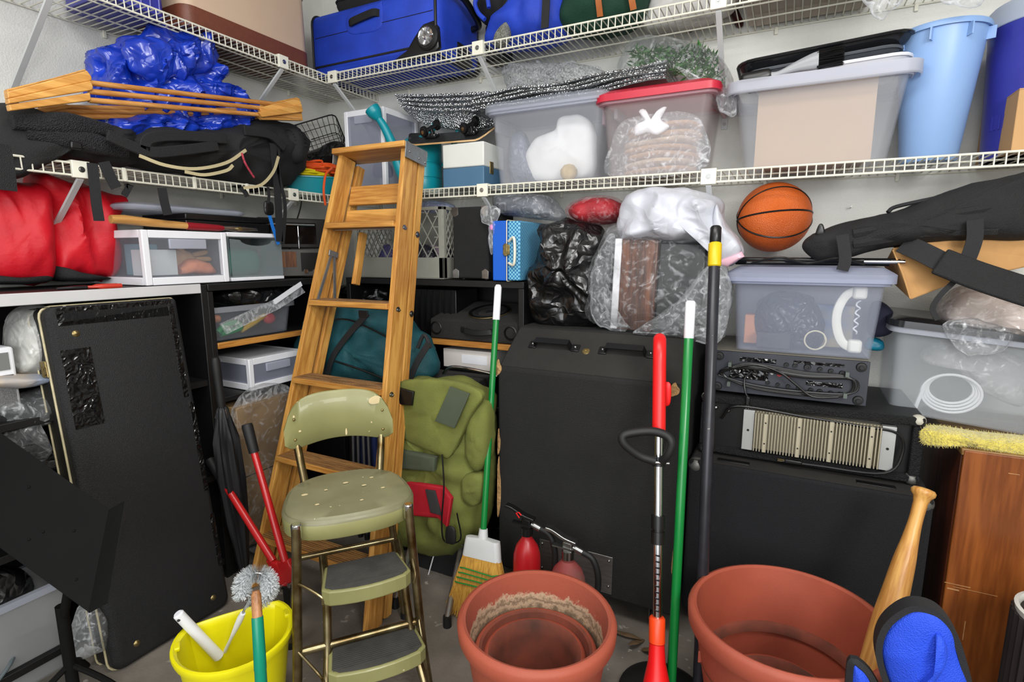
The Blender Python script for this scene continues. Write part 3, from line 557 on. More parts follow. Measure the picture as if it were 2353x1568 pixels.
deck(-.008, .0, MAPLE, 'deck_ply'); deck(0, .004, GRIP, 'deck_underside')
for sx in (-.145, .145):
    b_ = MB().box((sx, 0, .012), (.08, .055, .012)).tube([(sx, 0, .012), (sx+.01, 0, .03), (sx, 0, .05)], [.022, .014, .012], 10).cyl((sx, -.075, .052), (sx, .075, .052), .011, n=10).build('truck', mat('truck_black', (28,28,30), .35, .3), t, bevel=.003)
    for sy in (-1, 1):
        w_ = MB().lathe([(0, -.017), (.02, -.017), (.027, -.008), (.027, .008), (.02, .017), (0, .017)], 24).build('wheel', BLACKP, t); w_.location = (sx, sy*.078, .052); w_.rotation_euler.x = math.pi/2
        h_ = MB().lathe([(0, -.019), (.008, -.019), (.009, .019), (0, .019)], 12).build('axle_nut', CHROME, t); h_.parent = w_
        for dx in (-.03, .03): MB().ball((sx+dx, sy*.02, .02), .006, 8, 6).build('bolt', STEEL, t)
def drawerbox(name, label, loc, rz, wd_, dp, h, frame, pane, cat='drawer unit', handle=True):
    """framed plastic drawer box: front towards local -y"""
    t = thing(name, label, cat, loc, rz, 'white framed plastic drawer boxes'); f = .022
    for x in (-wd_/2+f/2, wd_/2-f/2):
        for y in (-dp/2+f/2, dp/2-f/2): MB().box((x, y, h/2), (f, f, h)).build('post', frame, t, bevel=.003)
    for z in (f*.6, h-f*.6):
        for y in (-dp/2+f/2, dp/2-f/2): MB().box((0, y, z), (wd_-2*f, f*.9, f*1.2)).build('rail', frame, t, bevel=.002)
        for x in (-wd_/2+f/2, wd_/2-f/2): MB().box((x, 0, z), (f*.9, dp-2*f, f*1.2)).build('rail', frame, t, bevel=.002)
    MB().box((0, 0, h-.004), (wd_-.02, dp-.02, .006)).build('top_panel', frame, t)
    for x in (-wd_/2+.006, wd_/2-.006): MB().box((x, 0, h/2), (.003, dp-2*f, h-2*f)).build('side_pane', pane, t)
    d = MB().box((0, -dp/2+.004, h/2), (wd_-2*f, .003, h-2.2*f)).build('drawer_front', pane, t)
    MB().b2(-wd_/2+f, wd_/2-f, -dp/2+.01, dp/2-.02, f+.004, f+.008).build('drawer_tray', pane, t)
    if handle:
        o = MB().b2(-wd_*.22, wd_*.22, -dp/2-.006, -dp/2+.003, h-f*1.3-.035, h-f*1.3).build('pull', PPD, t, bevel=.003); o.parent = d
    return t
PANE = transl('drawer_pane', (196,200,218), .38, .2)
xa, xb = P(797, 420, Y=-.3).x, P(887, 420, Y=-.3).x; zt = P(887, 244, Y=-.3).z
drawerbox('drawer_tower', 'tall white framed plastic drawer unit behind the ladder top', ((xa+xb)/2, -.17, LZ+.003), 0, xb-xa, .26, zt-LZ, WHITEP, PANE)
c_ = MB().soft([(-.04, 0, .03, .03, .03), (0, 0, .05, .04, .05), (.04, 0, .03, .03, .03)], .004, 12).build('dark_bottle', mat('navy_plastic', (52,50,84), .4)); c_.location = ((xa+xb)/2+.02, -.2, LZ+.09); tag(c_, 'dark navy bundle inside the tall white drawer unit', 'bundle')
# ------------------------------------------------------------------ lower left shelf
TARP = mat('blue_tarpaulin', (22,62,190), .25, var=.2, vs=8, bump=.9, bs=15, kind='crumple', col2=(16,46,160), spec=.8)
t, b, a0, z0 = softthing('tarpaulin', 'crumpled glossy blue tarpaulin bundled on the black backpacks', 'tarpaulin', [(238,270),(246,240),(222,205),(210,165),(222,120),(262,108),(280,96),(345,92),(410,98),(465,78),(478,112),(497,160),(488,195),(530,208),(588,252),(590,285),(520,305),(440,318),(370,322),(290,312)], TARP, X=.2, tf=.13, tb=.13, amp=.085, sc_=7, seed=14, part='bundle', fold=.03, fs=4, K=30, n=14)
q = rel(oYZ([(282,96),(335,93),(408,100),(470,76),(480,112),(492,150),(420,175),(350,185),(300,160)], .3), a0, z0)
o = MB().puff(q, .03, .03, .05, 10, 21, fold=.02, K=22, n=12, vert=.45).build('folded_flap', TARP, t); o.location.y = -.11
o = MB().puff(rel(oYZ([(250,285),(330,260),(430,262),(580,262),(585,288),(500,306),(370,318),(290,308)], .36), a0, z0), .05, .04, .05, 10, 31, fold=.02, K=22, n=12).build('folded_flap', TARP, t); o.location.y = -.12
gp = P(462, 85, X=.34); o = MB().tube([(.010*math.cos(i*math.pi/6), 0, .010*math.sin(i*math.pi/6)) for i in range(12)], .003, 6, closed=True).build('grommet', STEEL, t); o.location = (gp.y-a0, -.142, gp.z-z0)
# wooden folding rack
PINE = wood('varnished_pine', (224,170,92), (196,136,62), 'x', 1.4); PINEY = wood('varnished_pine_rod', (206,150,84), (176,116,54), 'x', 2)
XR = .40; l0 = P(206, 205, X=XR); r0 = P(655, 258, X=XR)
t = thing('drying_rack', 'folded wooden drying rack with round dowels lying in front of the blue tarpaulin', 'drying rack', (XR, (l0.y+r0.y)/2, l0.z-.06), 90)
def lp(u, v, X=XR): q = P(u, v, X=X); return Vector((q.y-t.location.y, -(X-XR), q.z-t.location.z))
for i, (v0, v1) in enumerate(((190, 246), (210, 257), (230, 272))):
    MB().cyl(lp(203, v0), lp(690, v1), .0085, n=12).build('dowel', PINEY, t)
for i, (v0, v1) in enumerate(((246, 255), (256, 262), (268, 272))):
    MB().cyl(lp(90+i*8, v0, .30), lp(640, v1, .30), .0085, n=12).build('dowel', PINEY, t)
def slat(pts, th, X=XR): 
    q = [lp(u, v, X) for u, v in pts]; f = [(p.x, p.z) for p in q]; o = MB().prism(f, q[0].y-th/2, q[0].y+th/2).build('slat', PINE, t, bevel=.003, smooth=False); return o
slat([(12,212),(196,163),(207,178),(207,186),(14,228)], .022); slat([(14,228),(205,186),(210,200),(209,208),(16,240)], .022, .405)
slat([(16,241),(203,214),(206,232),(20,256)], .022); slat([(40,256),(150,240),(165,248),(62,268)], .02, .33); slat([(12,206),(120,180),(190,160),(196,163),(12,214)], .022, .372)
slat([(592,248),(684,226),(690,240),(600,262)], .02); slat([(590,258),(690,240),(693,258),(600,270)], .02, .41); slat([(590,266),(690,258),(693,278),(600,276)], .02, .395); slat([(600,240),(680,224),(684,230),(600,250)], .02, .36)
# black backpacks
MESHB = mat('black_spacer_mesh', (34,34,38), .8, var=.4, vs=90, bump=.8, bs=260, kind='weave')
t, b, a0, z0 = softthing('hiking_pack', 'black padded hiking pack lying face down, left end of the lower shelf', 'backpack', [(-60,420),(-60,300),(0,242),(40,262),(130,272),(230,285),(300,300),(345,335),(330,375),(220,388),(130,375),(60,360),(30,410)], NYLON, X=.24, tf=.15, tb=.14, amp=.035, sc_=7, seed=17, part='body', fold=.015)
for u0, v0, u1, v1 in ((60,305,290,350), (30,280,250,300)):
    a_, b_ = P(u0, v0, X=.36), P(u1, v1, X=.36); MB().soft([(a_.y-a0, -.11, a_.z-z0, .02, .02), ((a_.y+b_.y)/2-a0, -.135, (a_.z+b_.z)/2-z0+.005, .03, .032), (b_.y-a0, -.12, b_.z-z0, .02, .02)], .004, 12, 3).build('padding', MESHB, t)
def strapX(t, px, X, wd_=.028, m=None, nm='strap', a0=a0, z0=z0):
    q = [P(u, v, X=X+(k_ if len(r_ := ()) else 0)) for u, v, *k_ in px]; lx = t.location
    MB().ribbon([(p.y-lx.y, -(X-lx.x), p.z-lx.z) for p in q], wd_, .003, (0, -1, 0)).build(nm, m or WEB, t)
strapX(t, [(212,375),(218,430),(222,470),(228,508)], .40, .03); strapX(t, [(238,372),(255,410),(268,432)], .40, .034)
strapX(t, [(-8,330),(2,380),(8,437)], .42, .06, NYLON, 'hip_wing'); strapX(t, [(290,430),(300,425),(285,450)], .37, .02)
bu = P(172, 335, X=.40); o = MB().box((0, 0, 0), (.03, .012, .022)).build('buckle', BLACKP, t, bevel=.004); o.location = (bu.y-t.location.y, -.165, bu.z-t.location.z)
TANZ = mat('tan_zip_tape', (188,176,138), .7, var=.15)
t, b, a0, z0 = softthing('school_backpack', 'black backpack with tan zip trim, straps hanging over the lower left shelf', 'backpack', [(225,330),(250,302),(330,292),(420,300),(520,282),(600,275),(660,292),(692,330),(685,380),(650,425),(600,442),(540,430),(470,405),(380,395),(300,380),(250,360)], NYLON, X=.27, tf=.15, tb=.15, amp=.04, sc_=6, seed=23, part='body', fold=.018, K=16, n=8)
def lq(u, v, X, y=None): p = P(u, v, X=X); return Vector((p.y-t.location.y, -(X-t.location.x) if y is None else y, p.z-t.location.z))
for q in ([(320,358),(380,380),(450,388),(520,374),(565,345)], [(535,380),(520,392),(470,402),(425,395)], [(640,360),(628,395),(600,425),(560,432)]):
    MB().ribbon(catmull([lq(u, v, .44) for u, v in q], 5), .011, .004, (0, -1, 0)).build('zip_trim', TANZ, t)
for q in ([(245,310),(300,335),(350,350),(420,345),(500,335)], [(330,345),(345,318),(420,312),(520,320)], [(560,300),(620,310),(655,340)]):
    MB().ribbon(catmull([lq(u, v, .435) for u, v in q], 5), .035, .012, (0, -1, 0)).build('shoulder_strap', NYLON, t, bevel=.003)
MB().tube(catmull([lq(556,352, .445), lq(562,372,.45), lq(572,390,.445), lq(584,408,.44)], 4), .004, 6).build('zip_pull_cord', mat('red_cord', (190,60,80), .7, var=.6, vs=140), t)
for q, w_ in (([(628,330),(636,420),(640,480),(642,555)], .034), ([(640,330),(640,400),(655,470),(650,560)], .016), ([(372,432),(378,465),(386,494)], .03), ([(616,430),(618,455),(612,480)], .012), ([(555,430),(565,445),(568,452)], .02)):
    MB().ribbon(catmull([lq(u, v, .425) for u, v in q], 4), w_, .003, (0, -1, 0)).build('strap', WEB, t)
MB().ribbon([lq(618,490,.42), lq(626,520,.42), lq(640,562,.42)], .014, .003, (0, -1, 0)).build('blue_strap', mat('blue_webbing', (20,110,200), .6), t)
MB().puff([(-.02, -.025), (.018, -.025), (.02, .02), (-.018, .025)], .008, .008).build('buckle', BLACKP, t).location = lq(618, 478, .42)
o = MB().soft([(-.05, 0, 0, .02, .02), (0, 0, 0, .06, .07), (.04, 0, 0, .05, .06), (.06, 0, 0, .02, .02)], .004, 12).build('end_pocket', NYLON, t); o.location = lq(668, 335, .38)
for i in range(14):
    a = i/14*math.pi; MB().ribbon([(-.02+.0*i, -.05*math.cos(a), .065*math.sin(a)), (.03, -.062*math.cos(a), .075*math.sin(a)), (.05, -.05*math.cos(a), .06*math.sin(a))], .004, .003, (0, math.cos(a), math.sin(a))).build('pocket_rib', WEB, t).location = o.location
# wire basket in the corner
BWIRE = mat('black_wire', (20,20,22), .4, .3)
c_ = P(735, 330, Y=-.2)
c_ = P(738, 318, Y=-.15)
t = thing('wire_basket', 'black wire basket tipped on its corner at the meeting of the shelves', 'basket', (c_.x-.02, -.12, c_.z-.05), 0); t.rotation_mode = 'QUATERNION'; t.rotation_quaternion = Vector((0, 0, 1)).rotation_difference(Vector((.45, -.75, .42)).normalized()) @ Matrix.Rotation(math.radians(52), 4, 'Z').to_quaternion()
bw, bd, bh = .25, .19, .12
def ringw(z, s_, r_=.002): return [(a, b, z) for a, b in rrect(bw*s_, bd*s_, .03, 3)]
MB().tube(ringw(bh, 1), .0035, 8, closed=True).build('rim', BWIRE, t); MB().tube(ringw(bh*.5, .93), .0018, 6, closed=True).build('hoop', BWIRE, t); MB().tube(ringw(0, .86), .0022, 6, closed=True).build('hoop', BWIRE, t)
for i in range(9):
    x = (i-4)*bw*.86/9; MB().tube([(x*1.16, -bd/2, bh), (x, -bd*.43, 0), (x, bd*.43, 0), (x*1.16, bd/2, bh)], .0017, 6).build('wire', BWIRE, t)
for i in range(6):
    y = (i-2.5)*bd*.86/6; MB().tube([(-bw/2, y*1.16, bh), (-bw*.43, y, 0), (bw*.43, y, 0), (bw/2, y*1.16, bh)], .0017, 6).build('wire', BWIRE, t)
t, b, a0, z0 = softthing('black_pouch', 'black crumpled pouch lying in the tipped wire basket', 'pouch', [(672,392),(690,360),(730,345),(775,325),(797,345),(790,372),(750,395),(710,400)], BLKBAG, Y=-.2, tf=.05, tb=.05, amp=.012, sc_=14, seed=3, part='body')
# teal tray with cords
a_, b_ = P(668, 440, Y=-.46), P(778, 440, Y=-.3)
t = thing('tray_bin', 'teal plastic tray bin full of extension cords in the shelf corner', 'storage bin', (.235, -.38, LZ+.003), 48)
MB().stack([(rrect(.19, .15, .03), 0), (rrect(.24, .19, .035), .075), (rrect(.25, .2, .04), .077), (rrect(.25, .2, .04), .083), (rrect(.232, .182, .035), .083), (rrect(.184, .144, .03), .004)]).build('body', TEAL, t, ang=30)
ORG = mat('orange_cord', (228,84,26), .4, var=.1); YEL = mat('yellow_cord', (232,214,20), .4, var=.1)
def cord(name, label, seed, m, cx, cy, cz, rx, ry, turns, r, tail=None, amp=.012, rise=.02):
    rnd = random.Random(seed); pts = []
    for i in range(int(turns*14)):
        a = i/14*2*math.pi; k_ = 1+.12*math.sin(i*.37+seed)
        pts.append((cx+rx*k_*math.cos(a)+rnd.uniform(-amp, amp), cy+ry*k_*math.sin(a)+rnd.uniform(-amp, amp), cz+rise*i/(turns*14)+rnd.uniform(0, amp*.7)))
    if tail: pts += tail
    o = MB().tube(catmull(pts, 3), r, 8).build(name, m); tag(o, label, 'cord'); return o
cord('extension_cord', 'yellow extension cord coiled in the teal tray', 3, YEL, .235, -.38, LZ+.088, .075, .10, 5, .0052)
h0 = [tuple(P(u, v, X=.40)) for u, v in ((750,398),(745,420),(744,445),(748,472))]
cord('extension_cord', 'orange extension cord coiled over the teal tray, one strand hanging down', 5, ORG, .25, -.33, LZ+.108, .08, .09, 6, .0055, tail=[(.33, -.38, LZ+.14), (.38, -.37, LZ+.13)]+h0, rise=.05)
pc_ = [P(u, v, X=.30) for u, v in ((694,452),(690,480),(678,520),(672,555),(662,585),(656,625))]
o = MB().tube(catmull([p-pc_[-1] for p in pc_], 5), .0032, 8).build('power_cable', BLACKP); o.location = pc_[-1]; tag(o, 'thin black cable hanging below the lower left shelf', 'cable')
# ------------------------------------------------------------------ wooden stepladder
LW = wood('ladder_pine', (214,160,82), (174,118,52), 'z', 1.0, .38); LWX = wood('ladder_pine_x', (210,156,80), (170,114,50), 'x', 1.0, .4)
TREAD = wood('worn_tread', (150,112,70), (96,70,44), 'x', 2.4, .7)
TH = .27; L = 1.781; W0, W1 = .294, .158
t = thing('stepladder', 'folded wooden stepladder leaning against the shelves in the corner', 'ladder', (.855, -1.108, 0)); t.rotation_euler = (-TH, 0, 0)
hw = lambda s_: W0+(W1-W0)*s_/L
RAILD = .078; RT = .022
# local: x across, y back, z along the rails; the foot is cut so that it stands on the floor
def rail(sx, y0, y1, w_off, z0, z1, name, m=LW, th=RT):
    f = lambda z: sx*(hw(z)+w_off)
    return MB().loft([[(f(z)-th/2, y0, z), (f(z)+th/2, y0, z), (f(z)+th/2, y1, z), (f(z)-th/2, y1, z)] for z in (z0, z1)]).build(name, m, t, smooth=False, bevel=.002)
for sx in (-1, 1):
    rail(sx, 0, RAILD, 0, .006, L-.022, 'front_rail')
    rail(sx, RAILD+.016, RAILD+.055, -.004, .03, L-.03, 'rear_rail')
zs = [.215+.314*i for i in range(5)]
for z in zs:
    w_ = hw(z)-RT/2; R = Matrix.Rotation(TH, 3, 'X')
    o = MB().box((0, RAILD/2-.006, z-.0), (2*w_+.008, .098, .021), R).build('step', LWX, t, smooth=False, bevel=.002)
    g_ = MB()
    for i in range(9): g_.box(Vector((0, RAILD/2-.006, z))+R @ Vector((0, -.04+i*.01, .0112)), (2*w_, .005, .0016), R)
    o2 = g_.build('tread_grooves', TREAD, t, smooth=False); o2.parent = o
    MB().cyl((-w_-.03, .035, z-.016), (w_+.03, .035, z-.016), .003, n=8).build('tie_rod', STEEL, t)
    for sx in (-1, 1):
        for y in (.03, RAILD+.036): o3 = MB().lathe([(.012, 0), (.012, .0016), (.007, .0018), (.0066, .0045), (0, .005)], 14).build('bolt_head', STEEL, t); o3.location = (sx*(hw(z)+RT/2), y, z-.016); o3.rotation_euler = (0, sx*math.pi/2, 0)
for z0, z1 in ((1.535, 1.60), (1.63-.245+.09, 1.53-.0)):
    pass
MB().b2(-hw(1.62)+.015, hw(1.62)-.0, RAILD+.0, RAILD+.016, 1.575, 1.655).build('back_brace', LWX, t, smooth=False, bevel=.002)
MB().b2(-hw(1.52)+.02, hw(1.52)-.0, RAILD+.0, RAILD+.016, 1.475, 1.552).build('back_brace', LWX, t, smooth=False, bevel=.002)
for z in (.215, .84): MB().b2(-hw(z), hw(z), RAILD+.02, RAILD+.04, z-.06, z-.025).build('rear_slat', LWX, t, smooth=False, bevel=.002)
R = Matrix.Rotation(.12, 3, 'X')
MB().box((0, RAILD/2+.008, L-.008), (2*W1+.05, .15, .022), R).build('top_cap', LWX, t, smooth=False, bevel=.003)
GALV = mat('galvanised_steel', (150,154,158), .45, .8, var=.2, vs=40)
for sx in (-1, 1):
    x = sx*(W1+.0255)
    o = MB().box((x, RAILD/2+.012, L-.026), (.003, .135, .06), R).build('cap_bracket', GALV, t, bevel=.001)
    for y in (-.03, .03, .07): MB().ball((x+sx*.002, RAILD/2+y, L-.035), .004, 8, 6).build('rivet', STEEL, t).parent = o
for sx in (-1,):
    zc = 1.36; x = sx*(hw(zc)-RT/2)+.006
    MB().tube([(x, .045, zc), (x, .01, zc-.20)], 1, sec=[(-.006,-.002),(.006,-.002),(.006,.002),(-.006,.002)], up=(1,0,0)).build('spreader', GALV, t)
    MB().tube([(x, .06, zc), (x, RAILD+.02, zc-.18)], 1, sec=[(-.006,-.002),(.006,-.002),(.006,.002),(-.006,.002)], up=(1,0,0)).build('spreader', GALV, t)
    MB().b2(x-.003, x+.003, .03, .08, zc-.012, zc+.012).build('spreader_hinge', GALV, t, bevel=.002)
MB().box((-.10, RAILD+.05, 1.36), (.022, .03, .22)).build('loose_stay', LW, t, smooth=False, bevel=.002)
# ------------------------------------------------------------------ step stool chair
OLIVE = mat('chipped_olive_enamel', (142,140,92), .42, var=.15, vs=5, coat=.08, spots=((206,196,150), 46, .735), col2=(124,122,78))
OLIVED = mat('worn_seat_enamel', (128,126,96), .45, var=.2, vs=7, coat=.05, spots=((200,190,150), 40, .73), col2=(112,108,80))
TUBE = mat('tarnished_chrome', (150,138,104), .28, .9, var=.55, vs=16, col2=(86,66,34))
RIB = mat('grey_ribbed_rubber', (66,64,60), .8, var=.35, vs=20)
ya = 50; cx_, cy_ = 1.225, -1.225
t = thing('step_stool_chair', 'retro olive green metal step stool chair with a backrest and two ribbed steps', 'chair', (cx_, cy_, 0), ya)
SH = .60
seat = [(x, y) for x, y in oval(.178, .165, 44, 2.7)]; seat = [(x*(1+.10*(-y/.165)), y) for x, y in seat]
sc2 = lambda s_: [(x*s_, y*s_) for x, y in seat]
MB().stack([(sc2(1.0), SH-.055), (sc2(1.01), SH-.03), (sc2(1.015), SH-.016), (sc2(1.0), SH-.012), (sc2(.985), SH-.006), (sc2(.97), SH-.009), (sc2(.93), SH-.001), (sc2(.6), SH-.003), (sc2(.1), SH-.006)]).build('seat', OLIVED, t, ang=50)
MB().stack([(sc2(.985), SH-.062), (sc2(1.012), SH-.058), (sc2(1.018), SH-.02), (sc2(1.0), SH-.014)], False, False).build('seat_apron', OLIVE, t, ang=50)
for sx in (-1, 1):
    MB().tube(catmull([(sx*.148, -.155, SH-.004), (sx*.15, -.16, SH-.05), (sx*.158, -.17, .40), (sx*.17, -.185, .18), (sx*.185, -.205, .015)], 5), .0125, 12).build('front_leg', TUBE, t)
    MB().cyl((sx*.148, -.155, SH-.045), (sx*.148, -.155, SH-.002), .0135, n=12).build('leg_cap', CHROME, t, bevel=.003)
    MB().tube(catmull([(sx*.13, .14, SH-.03), (sx*.15, .15, .40), (sx*.17, .165, .18), (sx*.19, .18, .015)], 5), .0125, 12).build('rear_leg', TUBE, t)
    for (x, y) in ((sx*.185, -.205), (sx*.19, .18)): MB().cyl((x, y, 0), (x, y, .022), .0155, n=12).build('rubber_foot', RUBBER, t)
    # backrest upright
    MB().tube(catmull([(sx*.115, .13, SH-.02), (sx*.125, .15, SH+.06), (sx*.132, .172, SH+.12), (sx*.135, .178, SH+.19)], 4), .012, 12).build('back_upright', TUBE, t)
# curved backrest plate
rows = []; nb = 24
for i in range(nb+1):
    s_ = -1+2*i/nb; x = s_*.166; y = .15+.03*(1-s_*s_)
    top = SH+.262-.05*abs(s_)**3.2; bot = SH+.082+.03*(1-s_*s_)
    ed = abs(s_)**9; top -= ed*.055; bot += ed*.03
    rows.append([(x, y-.006, bot), (x, y-.007, (top+bot)/2), (x, y-.004, top), (x, y+.002, top+.004), (x, y+.006, top), (x, y+.005, (top+bot)/2), (x, y+.006, bot), (x, y, bot-.004)])
MB().loft(rows).build('backrest', OLIVE, t, ang=60)
for s_ in (-.135, .135):
    for z in (.125, .19): MB().ball((s_, .15+.03*(1-(s_/.166)**2)-.0075, SH+z), .0045, 8, 6).build('rivet', BRASS, t)
# bare paint chips
CHIPM = mat('bare_primer', (214,196,150), .6, var=.2)
def chip(x, z, a, b, par=None):
    o = MB().puff([(-a, -b*.4), (-a*.4, -b), (a*.8, -b*.7), (a, b*.1), (a*.3, b), (-a*.7, b*.6)], .0008, .0005, e=6, n=3).build('paint_chip', CHIPM, t); o.location = (x, .15+.03*(1-(x/.166)**2)-.0072, z); return o
chip(.115, SH+.225, .022, .014); chip(.02, SH+.125, .003, .012); chip(-.12, SH+.15, .004, .003); chip(-.135, SH+.20, .003, .004); chip(.1, SH+.15, .002, .003)
for x, y, a in ((.0, .06, .008), (.05, .02, .007), (-.06, .03, .005), (.1, -.02, .006), (-.09, -.06, .006), (.03, -.08, .005), (-.12, .02, .009), (.08, .07, .006)):
    o = chip(0, 0, a, a*.6); o.location = (x, y, SH-.0015); o.rotation_euler.x = -math.pi/2
# steps
def stepplate(z, yc, wf, wb, dp, nm, xc=0):
    out = [(-wb, dp/2), (-wf*.99, -dp*.32), (-wf, -dp*.40)]+[(wf*q, -dp*.5-.02*(1-q*q)) for q in (-.85, -.6, -.3, 0, .3, .6, .85)]+[(wf, -dp*.40), (wf*.99, -dp*.32), (wb, dp/2)]
    o = MB().stack([(out, z-.042), (out, z-.004), ([(x*.985, y*.985) for x, y in out], z)]).build(nm, OLIVE, t, smooth=False, bevel=.004); o.location = (xc, yc, 0)
    inn = [(x*.92, y*.9) for x, y in out]; p_ = MB().stack([(inn, z), (inn, z+.003)]).build('rubber_mat', RIB, t, smooth=False); p_.parent = o; 
    g_ = MB(); n_ = 17
    for i in range(n_):
        y = -dp*.46+dp*.90*i/(n_-1); w__ = (wf+(wb-wf)*max(0, (y+dp*.4)/(dp*.9)))*.90
        if y < -dp*.42: w__ *= .8
        g_.box((0, y, z+.004), (2*w__, .0045, .003))
    r_ = g_.build('ribs', RIB, t, smooth=False); r_.parent = o
    return o
stepplate(.43, -.165, .118, .102, .118, 'upper_step', .02); stepplate(.22, -.205, .13, .118, .13, 'lower_step', .034)
for sx in (-1, 1):
    ox = .025
    MB().tube(catmull([(ox+sx*.108, -.05, .43), (ox+sx*.108, -.12, .39), (ox+sx*.11, -.15, .30), (ox+sx*.118, -.19, .19), (ox+sx*.135, -.26, .09), (ox+sx*.145, -.29, .012)], 5), .0115, 12).build('step_leg', TUBE, t)
    MB().tube(catmull([(sx*.156, -.172, .42), (sx*.15, -.18, .44), (ox+sx*.125, -.21, .41), (ox+sx*.12, -.215, .39)], 4), .004, 8).build('link_rod', TUBE, t)
    MB().tube(catmull([(sx*.168, -.18, .25), (sx*.162, -.19, .25), (ox+sx*.14, -.22, .19), (ox+sx*.132, -.25, .19)], 4), .004, 8).build('link_rod', TUBE, t)
    MB().cyl((ox+sx*.145, -.29, 0), (ox+sx*.145, -.29, .02), .0145, n=12).build('rubber_foot', RUBBER, t)
MB().cyl((-.165, -.17, .235), (.165, -.17, .235), .011, n=10).build('cross_bar', TUBE, t); MB().cyl((-.155, .15, .33), (.155, .15, .33), .01, n=10).build('cross_bar', TUBE, t)
# ------------------------------------------------------------------ on the left bookcases
REDF = mat('red_nylon', (214,8,32), .55, var=.2, vs=6, bump=.25, bs=30, col2=(180,4,26))
TZ = BT
def redbag(label, px, seed, band):
    t, b, a0, z0 = softthing('dry_bag', label, 'bag', px, REDF, X=.125, tf=.10, tb=.10, amp=.03, sc_=8, seed=seed, part='body', group='red fabric bags', fold=.03, fs=7, e=3.2, vert=.35, K=16, n=8)
    dz = max(0, TZ+.004-z0); b.location.z = dz
    o = MB().puff(rel(oYZ(band, .125), a0, z0), .106, .10, .006, 8, seed, e=3.2).build('base_band', NYLON, t); o.location.z = dz
redbag('red fabric bag at the far left edge on the white-edged bookcase', [(-70,640),(-70,450),(-20,415),(40,425),(88,432),(98,500),(104,580),(98,642),(40,650)], 31, [(-70,650),(-60,630),(20,636),(98,630),(96,646),(30,654)])
redbag('red fabric bag with a pointed top beside the white framed drawer', [(104,640),(100,560),(92,480),(64,408),(110,410),(160,425),(240,438),(280,455),(268,490),(255,520),(262,590),(250,632),(180,640)], 37, [(102,610),(150,622),(215,634),(235,640),(170,648),(106,640)])
# white framed drawer
ya_, yb_ = P(336, 640, X=.41).y, P(528, 638, X=.41).y; zt = P(336, 530, X=.41).z
drawerbox('drawer_box', 'white framed clear drawer holding gloves and a grey box, beside the red bags', (.235, (ya_+yb_)/2, TZ+.003), 90, yb_-ya_, .35, zt-TZ, WHITEP, PPC); ym = (ya_+yb_)/2
c_ = MB().b2(-.055, .055, -.04, .04, 0, .09).box((-.03, -.0405, .05), (.004, .002, .004)).box((.03, -.0405, .05), (.004, .002, .004)).build('project_box', mat('light_grey_abs', (200,206,208), .5), bevel=.003); c_.location = (.33, ym-.075, TZ+.035); c_.rotation_euler.z = math.radians(90); tag(c_, 'light grey project box inside the clear drawer', 'box')
LEATH = mat('suede_glove', (186,150,106), .85, var=.2, vs=20)
t = thing('work_glove', 'tan leather work glove inside the clear drawer', 'glove', (.31, ym+.04, TZ+.06), 90); MB().puff([(-.05, 0), (.03, -.01), (.05, .03), (.02, .06), (-.04, .06)], .02, .02, .004, 20).build('palm', LEATH, t)
for i, (x, z, a) in enumerate(((.06, .05, .2), (.07, .03, 0), (.065, .01, -.1), (.05, -.01, -.3), (-.02, .075, 2.2))):
    o = MB().soft([(-.03, 0, 0, .007, .007), (0, 0, 0, .01, .01), (.03, 0, 0, .009, .009), (.04, 0, 0, .003, .003)], 0, n=14).build('finger', LEATH, t); o.location = (x, -.004*i, z); o.rotation_euler.y = -a
c_ = MB().soft([(-.07, 0, .015, .02, .012), (-.03, 0, .03, .04, .028), (.03, 0, .025, .04, .024), (.07, 0, .012, .015, .01)], .006, 20).build('terracotta_pouch', mat('orange_suede', (206,130,96), .85, var=.2, vs=60)); c_.location = (.34, ym+.07, TZ+.032); c_.rotation_euler.z = math.radians(90); tag(c_, 'orange suede pouch inside the clear drawer', 'pouch')
c_ = MB().b2(-.05, .05, -.03, .03, 0, .11).build('teal_carton', mat('teal_card', (96,140,152), .6), bevel=.003); c_.location = (.28, ym-.09, TZ+.035); tag(c_, 'dull teal carton behind the grey box in the clear drawer', 'box')
# unframed clear drawer
yc_, yd_ = P(530, 638, X=.40).y, P(652, 636, X=.40).y; zt2 = P(600, 548, X=.40).z
PPS = transl('smoky_clear', (178,188,192), .38, .2)
t = thing('clear_drawer', 'clear plastic drawer with a scooped pull, right of the white framed drawer', 'drawer unit', (.225, (yc_+yd_)/2+.004, TZ+.003), 90, 'white framed plastic drawer boxes'); w_ = yd_-yc_; h_ = zt2-TZ
MB().b2(-w_/2, w_/2, -.175, .17, 0, .014).build('base', WHITEP, t, bevel=.003); MB().b2(-w_/2, w_/2, -.17, .17, h_, h_+.018).build('top_panel', WHITEP, t, bevel=.004)
for x in (-w_/2+.003, w_/2-.003): MB().b2(x-.002, x+.002, -.168, .17, .014, h_).build('side_pane', PPS, t)
fr = [(-w_/2+.006, .016), (w_/2-.006, .016), (w_/2-.006, h_-.008)]+[(w_*.30*math.cos(a)+0, h_-.012-.022*math.sin(a)) for a in [math.pi*i/8 for i in range(9)]]+[(-w_/2+.006, h_-.008)]
MB().prism(fr, -.176, -.171).build('drawer_front', PPS, t)
c_ = MB().puff([(-.09, 0), (.08, 0), (.09, .08), (.02, .1), (-.08, .09)], .06, .05, .004, 12).build('green_pouch', mat('sea_green_cloth', (60,140,120), .8)); c_.location = (.26, (yc_+yd_)/2+.01, TZ+.03); c_.rotation_euler.z = math.radians(90); tag(c_, 'sea green pouch inside the scooped clear drawer', 'pouch')
